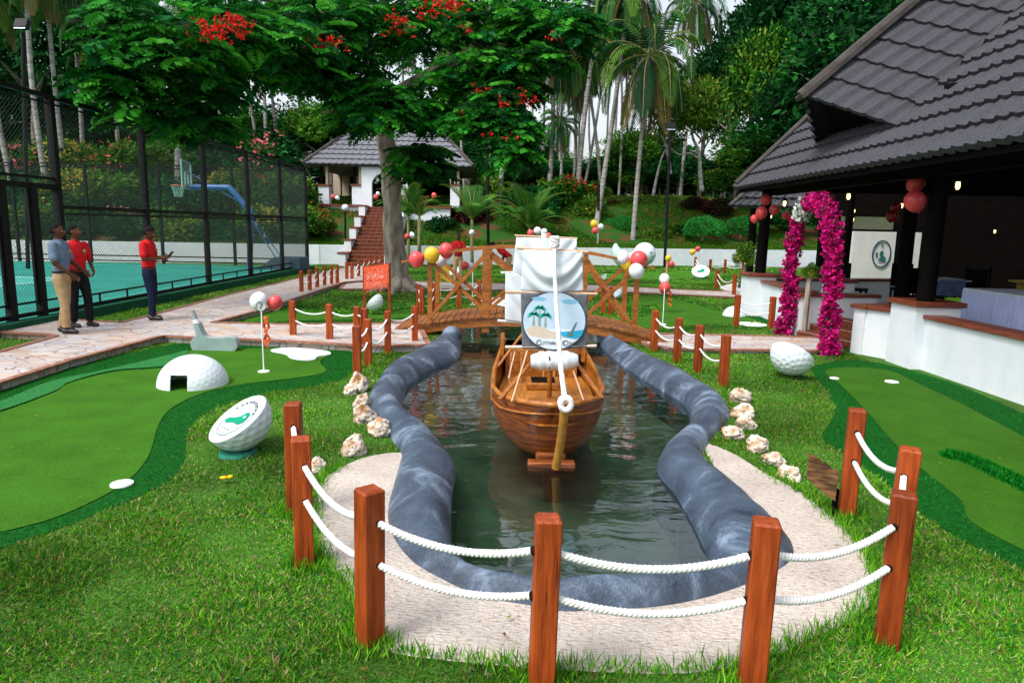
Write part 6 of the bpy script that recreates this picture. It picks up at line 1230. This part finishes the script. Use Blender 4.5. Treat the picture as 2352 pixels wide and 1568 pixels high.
# fronds: feathery compound leaves
r_ = np.random.default_rng(21)
def frond_field(n, cen, rad, Lm, r_, cols):
    i = r_.integers(0, len(cen), n); base = np.array(cen)[i]+nrmz(r_.normal(size=(n, 3)))*r_.uniform(.2, 1, (n, 1))**.5*np.array(rad)[i]
    az = r_.uniform(0, 6.283, n); d0 = np.stack([np.cos(az), np.sin(az), r_.uniform(-.25, .35, n)], 1); Lf = Lm*r_.uniform(.7, 1.25, n); col_ = np.array(cols)[r_.choice(len(cols), n)]*r_.uniform(.7, 1.3, (n, 1))
    Cs, Ds, Ns, Ls, Ws, Co = [], [], [], [], [], []
    side = nrmz(np.cross(d0, np.array([0, 0, 1.]))); K = 8
    for k in range(K+1):
        t = .12+.86*k/K; q = base+d0*(Lf*t)[:, None]; q[:, 2] -= Lf*.42*t*t; ln = Lf*.36*math.sin(math.pi*(t*.8+.14))
        for sg in ((1, -1) if k < K else (0,)):
            dd = side*sg+d0*.55+np.array([0, 0, -.28-.3*t]); Cs.append(q); Ds.append(dd); Ns.append(np.cross(d0, side*(sg or 1))*(sg or 1)*1.+r_.normal(size=(n, 3))*.12+np.array([0, 0, 1.])); Ls.append(ln if sg else ln*.8); Ws.append(Lf*.115); Co.append(col_)
    V, Fc = leaves(np.concatenate(Cs), np.concatenate(Ds), np.concatenate(Ns), np.concatenate(Ls), np.concatenate(Ws), .5); return V, Fc, np.repeat(np.concatenate(Co), 4, 0)
FC = [(.006,.08,.006), (.014,.15,.010), (.03,.25,.016), (.003,.04,.004), (.008,.11,.022), (.06,.34,.022)]
CB = []; RB = []
def cb(u, v, dy, rx, rz__=None, ry=None): p = tp(u, v, dy); CB.append(tuple(p)); RB.append((px(rx, YT+dy), ry or px(rx, YT+dy), px(rz__ or rx*.6, YT+dy)))
for a in ((300,60,-6,80,50),(260,150,-6.2,60,55),(330,220,-5.5,80,55),(400,110,-6,100,60),(470,190,-5,80,50),(430,280,-5,70,30),(560,60,-5,110,60),(600,140,-4,85,36),(680,90,-4,110,60),(720,180,-3,60,20),(760,30,-3,110,60),(780,150,-2.5,80,50),(860,60,-2,100,70),(830,210,-2.5,70,40),(900,230,-2.5,90,32),(860,270,-3,70,22),(960,60,-1,110,60),(1060,40,-1.5,110,55),(1160,60,-2,110,60),(1250,50,-2.5,80,45),(1320,60,-3,40,40),(1120,150,-2.5,90,35),(1225,130,-3,50,25),(1040,200,-2,70,40),(980,265,-2.2,60,25),(950,250,-2.4,60,20),(1140,230,-3,40,40),(1090,270,-3,40,30),(1190,200,-3,30,24),(1180,330,-3.5,26,40),(1170,280,-3.2,30,30),(960,385,-1,45,14),(965,345,-1,40,10),(350,20,-4,120,40),(620,0,-2,160,50),(900,-20,1,180,50),(1180,-10,0,150,50),(1000,110,2,200,50),(700,60,3,200,60)): cb(*a)
V, Fc, C = frond_field(4300, CB, RB, .70, r_, FC); npmesh('crown', V, Fc, C, LEAF, ft)
fl = []
for (u, v, dy, s_, n) in ((515,65,-6.2,.32,170),(545,55,-6.2,.22,70),(480,80,-6.3,.2,60),(745,100,-4.2,.22,60),(760,90,-4.2,.14,30),(1000,8,-3,.35,120),(1030,12,-3,.28,80),(975,30,-3,.2,40),(925,58,-3,.2,40),(910,75,-3,.14,24),(1080,70,-3,.14,20),(1190,215,-3.6,.14,20),(1155,240,-3.6,.16,24),(1215,230,-3.6,.16,26),(1245,350,-3.6,.0,0),(1105,205,-3.2,.18,26),(1060,255,-3.2,.14,20),(1178,318,-3.8,.10,14),(1270,90,-3.5,.12,16),(900,40,-3.4,.2,40),(1120,310,-3.5,.1,12)):
    if n: p = np.array(tp(u, v, dy-.4)); fl.append((p+r_.normal(size=(n, 3))*np.array([s_, s_, s_*.45])*.75)[:max(4, n//3)])
fl = np.concatenate(fl); n = len(fl)*3; C_ = np.repeat(fl, 3, 0)+r_.normal(size=(n, 3))*.02; V, Fc = leaves(C_, rdir(n), rdir(n), .085, .05, .6); npmesh('blossom', V, Fc, mixcol(n, [(.62,.015,.012), (.75,.04,.02), (.5,.01,.02)]), PETAL, ft)
# ------------------------------------------------------------------ flower arch
F1, F2 = G(1797, 768), G(1903, 815); ap1, ap2 = AT(1850, 470, F1.y-.2), AT(1885, 468, F2.y+.35)
AP = cr([F1, AT(1812, 690, F1.y), AT(1818, 600, F1.y), AT(1832, 520, F1.y-.1), AT(1852, 472, F1.y-.35), AT(1875, 463, F2.y+.9), AT(1900, 482, F2.y+.35), AT(1912, 560, F2.y), AT(1910, 660, F2.y), AT(1906, 740, F2.y), F2], 10, False)
ar_ = thing('flower_arch', F1.lerp(F2, .5), 'tall arch wrapped in magenta bougainvillea flowers at the terrace steps', 'flower arch')
b = MB(); b.tube(AP, .035, 8); b.build('arch_frame', DARKW, ar_, smooth=True)
AP_ = np.array([tuple(p) for p in AP]); n = 1900; k = r_.integers(0, len(AP)-1, n); cc = AP_[k]+(AP_[k+1]-AP_[k])*r_.random((n, 1))+nrmz(r_.normal(size=(n, 3)))*r_.uniform(.04, .175, (n, 1)); cc[:, 2] = np.maximum(cc[:, 2], .03)
isw = (np.linalg.norm(cc-np.array(AT(1852, 470, F1.y-.3)), axis=1) < .32); C_ = np.repeat(cc, 9, 0); n9 = len(C_); V, Fc = leaves(C_, rdir(n9), rdir(n9), .062, .045, .55); cl_ = mixcol(n9, [(.54,.006,.16), (.70,.012,.25), (.34,.004,.14), (.72,.03,.33), (.58,.01,.11)]); w4 = np.repeat(np.repeat(isw, 9), 4); cl_[w4] = np.array((.80, .86, .80))
npmesh('petals', V, Fc, cl_, PETAL, ar_); C_ = np.repeat(cc[::3], 4, 0); V, Fc = leaves(C_, rdir(len(C_)), rdir(len(C_)), .07, .03); npmesh('leaf_sprigs', V, Fc, mixcol(len(C_), GD), LEAF, ar_)
# ------------------------------------------------------------------ people
def remesh(o, vox, sm=4):
    m = o.modifiers.new('remesh', 'REMESH'); m.mode = 'VOXEL'; m.voxel_size = vox; m.use_smooth_shade = True
    if sm: s_ = o.modifiers.new('smooth', 'SMOOTH'); s_.factor = .5; s_.iterations = sm
    bpy.context.view_layer.update(); me = bpy.data.meshes.new_from_object(o.evaluated_get(bpy.context.evaluated_depsgraph_get())); o.modifiers.clear(); o.data = me; return o
def loft(b, secs, tf, n=18):
    """secs: (x, y, z, rx, ry)"""
    vs = []
    for (x, y, z, rx, ry) in secs: vs += [tf(Vector((x+rx*math.cos(6.2832*j/n), y+ry*math.sin(6.2832*j/n), z))) for j in range(n)]
    k = len(secs); b.add(vs, [(i*n+j, i*n+(j+1) % n, (i+1)*n+(j+1) % n, (i+1)*n+j) for i in range(k-1) for j in range(n)]+[tuple(reversed(range(n))), tuple(range((k-1)*n, k*n))])
SKIN = M('dark_skin', (.07, .028, .015), .5, (.11, .045, .025), 12); HAIR = M('black_hair', (.006, .005, .005), .8, (.012, .01, .009), 60, bump=.5); SHOE = M('black_shoe', (.008, .007, .007), .35, (.014, .012, .012), 9)
def person(loc, rz, lab, shirt, trous, arms, legs=None, bend=0., headturn=0., nod=0., s=1., badge=True, skin=None):
    t = thing('person', loc, lab, 'person'); base = Matrix.Translation(loc) @ Matrix.Rotation(rz, 4, 'Z') @ Matrix.Scale(s, 4)
    low = lambda p: base @ Vector(p); Bm = Matrix.Translation((0, 0, .95)) @ Matrix.Rotation(-bend, 4, 'X') @ Matrix.Translation((0, 0, -.95))
    upb = lambda p: base @ (Bm @ Vector(p)); Hm = Matrix.Translation((0, 0, 1.5)) @ Matrix.Rotation(headturn, 4, 'Z') @ Matrix.Rotation(-nod, 4, 'X') @ Matrix.Translation((0, 0, -1.5)); hd = lambda p: base @ (Bm @ (Hm @ Vector(p)))
    legs = legs or (((-.10, 0, 0), 0), ((.10, .05, 0), 0)); skin = skin or SKIN
    b = MB(); loft(b, [(0, 0, .88, .12, .08), (0, 0, 1.05, .12, .08), (0, .01, 1.25, .15, .095), (0, 0, 1.38, .15, .09), (0, -.005, 1.44, .08, .07), (0, 0, 1.50, .052, .055), (0, .01, 1.56, .05, .055)], upb)
    hs = []
    for i in range(13):
        a = math.pi*i/12; z = 1.615+.118*math.cos(a); w = math.sin(a); jaw = 1-.22*max(0, (1.615-z)/.118); hs.append((0, .008+(.012 if z < 1.6 else 0), z, max(.004, .074*w*jaw), max(.004, .095*w*(1-.1*max(0, (1.6-z)/.118)))))
    loft(b, hs[::-1], hd)
    b.cap2(hd((0, .098, 1.615)), hd((0, .112, 1.585)), .010*s, .016*s, 8); b.cap2(hd((-.022, .092, 1.553)), hd((.022, .092, 1.553)), .011*s, .011*s, 8)
    for sx in (-1, 1): b.cap2(hd((sx*.074, .0, 1.63)), hd((sx*.078, -.005, 1.60)), .014*s, .011*s, 8)
    for sd_, (E_, W_, Hd) in zip((-1, 1), arms):
        S_ = upb((sd_*.175, -.005, 1.405)); E2, W2 = (upb(E_), upb(W_)); b.cap2(S_, E2, .047*s, .037*s, 12); b.cap2(E2, W2, .037*s, .025*s, 12)
        hdv = (upb(Hd)-W2).normalized(); side_ = hdv.cross(base.to_3x3() @ Vector((sd_, 0, 0))).normalized()
        if side_.length < .1: side_ = Vector((0, 0, 1))
        pn = hdv.cross(side_).normalized(); pc = W2+hdv*.045*s
        for k in (-1, 0, 1): b.cap2(W2+side_*.008*k*s, pc+side_*.024*k*s+hdv*.03*s, .018*s, .016*s, 8)
        for k, L_ in zip((-1.5, -.5, .5, 1.5), (.055, .07, .075, .062)):
            r0 = pc+hdv*.035*s+side_*.019*k*s; m1 = r0+hdv*L_*.5*s-pn*sd_*.006*s; b.cap2(r0, m1, .0095*s, .009*s, 8); b.cap2(m1, m1+(hdv*.8-pn*sd_*.55)*L_*.55*s, .009*s, .008*s, 8)
        tb_ = W2+hdv*.02*s+side_*.028*s; b.cap2(tb_, tb_+(hdv*.75+side_*.6)*.045*s, .012*s, .010*s, 8); b.cap2(tb_+(hdv*.75+side_*.6)*.045*s, tb_+(hdv*1.3+side_*.6)*.06*s, .010*s, .009*s, 8)
    for sd_, (ft_, bow) in zip((-1, 1), legs):
        hp_ = low((sd_*.085, 0, .90)); kn = low((sd_*.09+ft_[0]*.1, ft_[1]*.5+.03, .50)); an = low((ft_[0], ft_[1], .09)); b.cap2(hp_, kn, .07*s, .045*s, 10); b.cap2(kn, an, .045*s, .034*s, 10)
    remesh(b.build('body', skin, t), .0085*s, 3)
    b = MB(); loft(b, [(0, 0, .93, .148, .108), (0, 0, 1.0, .145, .108), (0, .012, 1.12, .148, .116), (0, .008, 1.25, .168, .122), (0, 0, 1.36, .182, .112), (0, -.004, 1.42, .16, .095), (0, -.006, 1.455, .092, .075), (0, -.002, 1.478, .066, .066)], upb, 24)
    loft(b, [(0, .0, 1.445, .072, .07), (0, .0, 1.49, .066, .066)], upb)
    for sd_, (E_, W_, Hd) in zip((-1, 1), arms):
        S_, E2 = upb((sd_*.165, -.005, 1.395)), upb(E_); b.cap2(S_, S_.lerp(E2, .74), .070*s, .066*s, 14)
    remesh(b.build('shirt', shirt, t), .011*s, 3)
    b = MB(); loft(b, [(0, 0, .84, .15, .11), (0, 0, .93, .152, .112), (0, 0, .985, .143, .104)], low)
    for sd_, (ft_, bow) in zip((-1, 1), legs):
        hp_ = low((sd_*.08, 0, .88)); kn = low((sd_*.09+ft_[0]*.1, ft_[1]*.5+.03, .50)); an = low((ft_[0], ft_[1]-.005, .10)); b.tube([hp_+Vector((0, 0, .06)), hp_, hp_.lerp(kn, .5), kn, kn.lerp(an, .5), an], [.07*s, .094*s, .086*s, .070*s, .066*s, .063*s], 14)
    remesh(b.build('trousers', trous, t), .012*s, 3)
    b = MB(); loft(b, [(0, 0, .965, .150, .113), (0, 0, .995, .150, .112)], low, 24); b.build('belt', SHOE, t)
    for sd_, (ft_, bow) in zip((-1, 1), legs):
        b = MB(); b.cap2(low((ft_[0], ft_[1]-.04, .045)), low((ft_[0]+sd_*.01, ft_[1]+.14, .035)), .047*s, .036*s, 12); b.v = [(x, y, max(z, loc[2])) for x, y, z in b.v]; b.build('shoe', SHOE, t, smooth=True)
    b = MB(); hs = []
    for i in range(9):
        a = math.pi*.62*i/8; z = 1.625+.123*math.cos(a); w = math.sin(a); hs.append((0, .0-.012*(i/8)-.02*(i > 5), z, max(.004, .080*w), max(.004, (.099 if i < 6 else .082)*w)))
    loft(b, hs[::-1], hd, 20); b.build('hair', HAIR, t, smooth=True)
    for sx in (-1, 1): b = MB(); b.ball(hd((sx*.03, .094, 1.622)), .0085*s, 8, 6); b.build('eye', M('eye_white', (.4, .38, .36), .3), t, smooth=True)
    if badge: b = MB(); c = upb((-.075, .118, 1.30)); m_ = (base.to_3x3() @ Bm.to_3x3()); b.ball(c, (.028, .028, .028), 12, 8); b.build('badge', M('badge', (.02, .06, .03), .6, (.5, .45, .1), 60), t, smooth=True)
    return t, upb
RED = M('red_polo', (.50, .012, .015), .8, (.60, .02, .025), 9, bump=.2, bscale=60); GREYP = M('grey_polo', (.12, .17, .25), .85, (.16, .22, .31), 9, bump=.2, bscale=60)
KHAKI = M('khaki_cloth', (.38, .25, .13), .85, (.48, .33, .18), 8, bump=.3, bscale=30); BLACKC = M('black_cloth', (.008, .009, .010), .85, (.014, .015, .017), 8, bump=.3, bscale=30); NAVY = M('navy_cloth', (.008, .013, .035), .85, (.014, .02, .05), 8, bump=.3, bscale=30)
q = G(152, 764, .1); person(Vector((q.x, q.y, .1)), R(-82), 'man in a grey polo shirt and khaki trousers, leftmost on the paved path', GREYP, KHAKI, (((-.25, .05, 1.13), (-.22, .24, .98), (-.2, .34, .90)), ((.24, .03, 1.13), (.20, .24, .95), (.16, .36, .86))), legs=(((-.11, -.09, 0), 0), ((.11, .07, 0), 0)), headturn=R(-8), s=1.0)
q = G(188, 750, .1); person(Vector((q.x, q.y, .1)), R(-112), 'man in a red polo shirt and black trousers beside the man in grey', RED, BLACKC, (((-.25, -.02, 1.13), (-.20, .14, .94), (-.12, .22, .88)), ((.25, -.04, 1.13), (.22, .05, .90), (.2, .1, .82))), legs=(((-.11, .08, 0), 0), ((.11, -.04, 0), 0)), headturn=R(25), s=.985, skin=M('brown_skin', (.10, .04, .02), .5, (.14, .06, .03), 10))
q = G(350, 734, .1); pt3, up3 = person(Vector((q.x, q.y, .1)), R(-86), 'man in a red polo and navy trousers looking at a phone by the court fence', RED, NAVY, (((-.23, .02, 1.14), (-.06, .26, 1.16), (-.01, .36, 1.19)), ((.23, .02, 1.14), (.07, .27, 1.15), (.02, .37, 1.18))), legs=(((-.09, -.04, 0), 0), ((.09, .06, 0), 0)), nod=R(22), s=.985)
ph = up3((.0, .40, 1.22)); b = MB(); b.box(ph, (.02, .075, .145), Matrix.Rotation(R(40), 3, 'Y'), bev=.006); tag(b.build('phone', BLACKM, origin=ph), 'black phone held by the man in navy trousers', 'phone')
q = G(1052, 652, 0); person(Vector((q.x, q.y, 0)), R(178), 'person in a red polo and khaki trousers standing with folded arms behind the bridge', RED, KHAKI, (((-.25, .05, 1.16), (-.02, .19, 1.14), (.1, .2, 1.16)), ((.25, .05, 1.16), (.02, .22, 1.18), (-.1, .2, 1.19))), s=.97)
q = G(1168, 655, 0); person(Vector((q.x, q.y, 0)), R(96), 'person in a red shirt bending forward behind the bridge rail', RED, KHAKI, (((-.23, .04, 1.14), (-.14, .25, 1.02), (-.08, .34, .98)), ((.23, .04, 1.14), (.14, .25, 1.02), (.08, .34, .98))), bend=R(52), nod=R(25), s=1.0)
# ------------------------------------------------------------------ grass
def scatter(n, x0, x1, y0, y1): return rng.uniform(x0, x1, n), rng.uniform(y0, y1, n)
EXC = [SAND, IN_L, IN_R, IN_M, IN_B, IN_F, PATHA, PATHB, PATHC, GRAVEL, FR_L, FR_R, POND, [(p.x, p.y) for p in RO3], [(5.3, -5), (5.5, 10), (5.3, 16.3), (20, 16.3), (20, -5)], [(CXR-40, 5), (CXR+.25, 5), (CXR+.25, 29.3), (CXR-40, 29.3)]]
GA = []
def blades(n, x0, x1, y0, y1, Lm, Wm, exc=EXC, cols=None, w=None, clump=True, stand=1.0, keep=None):
    x, y = scatter(n, x0, x1, y0, y1); u = np.abs(x)/np.maximum(y, .1); m = u < .86
    for P in exc: m &= ~inpoly(x, y, P)
    if keep is not None: m &= keep(x, y)
    x, y = x[m], y[m]; n = len(x); hv = .75+.5*(np.sin(x*5.1+1.3*np.sin(y*3.3))*np.cos(y*4.7+np.sin(x*2.9))) if clump else np.ones(n)
    D = np.stack([rng.normal(size=n)*.95, rng.normal(size=n)*.95, np.full(n, stand*.8)], 1); L = Lm*rng.uniform(.5, 1.4, n)*np.clip(hv, .5, 1.3)
    V, Fc = leaves(np.stack([x, y, np.full(n, -.004)], 1), D, rdir(n), L, Wm*rng.uniform(.7, 1.3, n), .35); c = mixcol(n, cols, w, .22)
    pt = .8+.35*(np.sin(x*1.3+y*.7)*np.sin(y*1.9-x*.6)); return V, Fc, c*np.repeat(pt, 4)[:, None]
GC = [(.085,.32,.008), (.14,.40,.015), (.035,.22,.012), (.24,.44,.04), (.42,.43,.17), (.015,.17,.04), (.34,.20,.10)]
GWt = [.26, .21, .17, .13, .09, .08, .06]
def joinlv(parts):
    V = np.concatenate([p[0] for p in parts]); C = np.concatenate([p[2] for p in parts]); return V, np.arange(len(V)).reshape(-1, 4), C
pp = [blades(190000, -3.2, 3.2, 2.1, 4.2, .040, .0070, cols=GC, w=GWt), blades(300000, -6.5, 6.5, 4.2, 8, .042, .0085, cols=GC, w=GWt), blades(230000, -11, 9, 8, 14, .05, .013, cols=GC, w=GWt), blades(220000, -9, 14, 14, 27, .06, .028, cols=GC, w=GWt), blades(60000, -9, 14, 27, 38, .07, .05, cols=GC, w=GWt, keep=lambda x, y: y < np.interp(x, [p[0] for p in WL], [p[1] for p in WL])-.2)]
edge = []
P_ = [Vector((x, y, 0)) for x, y in SAND]
for i in range(len(P_)):                       # taller tufts along the sand edge
    a, c = P_[i], P_[(i+1) % len(P_)]
    if min(a.y, c.y) > 5.2: continue
    k = int((c-a).length*420); t_ = rng.random(k); edge.append(np.stack([a.x+(c.x-a.x)*t_+rng.normal(size=k)*.03, a.y+(c.y-a.y)*t_+rng.normal(size=k)*.03], 1))
for x, y in POSTG:
    k = 260 if y < 6 else 90; a = rng.random(k)*6.283; rr_ = rng.uniform(.05, .14, k); edge.append(np.stack([x+rr_*np.cos(a), y+rr_*np.sin(a)], 1))
ed = np.concatenate(edge); ins = inpoly(ed[:, 0], ed[:, 1], [(p.x, p.y) for p in RO3])
for P in (POND, PATHA, PATHB, PATHC): ins |= inpoly(ed[:, 0], ed[:, 1], P)
inner = inpoly(ed[:, 0], ed[:, 1], [(x*.93+.02, (y-4)*.93+4) for x, y in SAND]); ed = ed[~ins & ~inner]; n = len(ed)
D = np.stack([rng.normal(size=n)*.4, rng.normal(size=n)*.4, np.ones(n)], 1); V, Fc = leaves(np.stack([ed[:, 0], ed[:, 1], np.zeros(n)], 1), D, rdir(n), .085*rng.uniform(.5, 1.3, n), .0075, .35); pp.append((V, Fc, mixcol(n, GC[:4], None, .2)))
V, Fc, C = joinlv(pp); tag(npmesh('grass', V, Fc, C, GRASS), kind='stuff')
hp_n = 90000; hx = rng.uniform(-16, 26, hp_n); hy = np.array([wally(a_) for a_ in hx])+.1+rng.random(hp_n)**1.3*16; hzv = np.array([hz(a_, b__) for a_, b__ in zip(hx, hy)]); mk = (np.sin(hx*.9)+np.sin(hy*1.3+hx*.5)) > -.7; hx, hy, hzv = hx[mk], hy[mk], hzv[mk]; V, Fc = leaves(np.stack([hx, hy, hzv-.01], 1), rdir(len(hx))*.6+np.array([0, 0, 1.]), rdir(len(hx)), .12, .07, .35); tag(npmesh('bank_grass', V, Fc, mixcol(len(hx), GC[:4]+GC[:1], None, .3)*.42, GRASS), kind='stuff')
TC = [(.003,.13,.008), (.006,.20,.014), (.002,.08,.006), (.015,.28,.02)]
def ink(P, Q): return lambda x, y: inpoly(x, y, P) & ~inpoly(x, y, Q)
def inlt(x, y): return inpoly(x, y, LT_L)
pp = [blades(300000, -9, 0, 2.5, 12, .024, .008, [IN_L, LT_L, PATHA], TC, None, False, 1.3, ink(FR_L, IN_L)), blades(200000, 2, 9, 3, 11, .024, .008, [IN_R, PATHC], TC, None, False, 1.3, ink(FR_R, IN_R)),
      blades(60000, 1.5, 7, 11, 21, .03, .016, [IN_M, PATHC, PATHB], TC, None, False, 1.3, ink(FR_M, IN_M)), blades(90000, -6, 0, 11, 19, .03, .016, [IN_B, PATHA], TC, None, False, 1.3, ink(FR_B, IN_B)), blades(60000, -6, 14, 20, 33, .035, .03, [IN_F, PATHB], TC, None, False, 1.3, ink(FR_F, IN_F))]
n = 9000; k = rng.integers(0, len(turf_strip.data.vertices), n); tv = np.array([tuple(v.co+turf_strip.location) for v in turf_strip.data.vertices]); nb = rng.integers(0, len(tv), n); C_ = tv[k]+rng.normal(size=(n, 3))*.02; C_[:, 2] = np.maximum(tv[k][:, 2]-.004, 0); V, Fc = leaves(C_, rdir(n)*.5+np.array([0, 0, 1.2]), rdir(n), .028, .009); pp.append((V, Fc, mixcol(n, TC)))
pp.append(blades(120000, -9, 0, 5, 12, .02, .008, [], [(.015,.26,.06), (.03,.36,.09), (.01,.18,.04)], None, False, 1.3, inlt))
V, Fc, C = joinlv(pp); tag(npmesh('fringe_turf', V, Fc, C, GRASS), kind='stuff')

# ------------------------------------------------------------------ leaf litter
n = 420; lx = rng.uniform(-7, 8, n); ly = rng.uniform(2.6, 16, n); ok_ = ~inpoly(lx, ly, [(p.x, p.y) for p in RO3]) & ~inpoly(lx, ly, POND) & (np.abs(lx) < 5.2) | ((lx < -3) & (ly > 6)); lx, ly = lx[ok_], ly[ok_]; lzv = np.where(inpoly(lx, ly, PATHA), .108, .03)
D_ = rdir(len(lx)); D_[:, 2] = .12*np.abs(D_[:, 2]); V, Fc = leaves(np.stack([lx, ly, lzv], 1), D_, np.tile([0, .1, 1.], (len(lx), 1)), .05, .018); tag(npmesh('leaf_litter', V, Fc, mixcol(len(lx), [(.22,.13,.04), (.30,.22,.05), (.12,.06,.02), (.2,.3,.04)]), GRASS), kind='stuff')
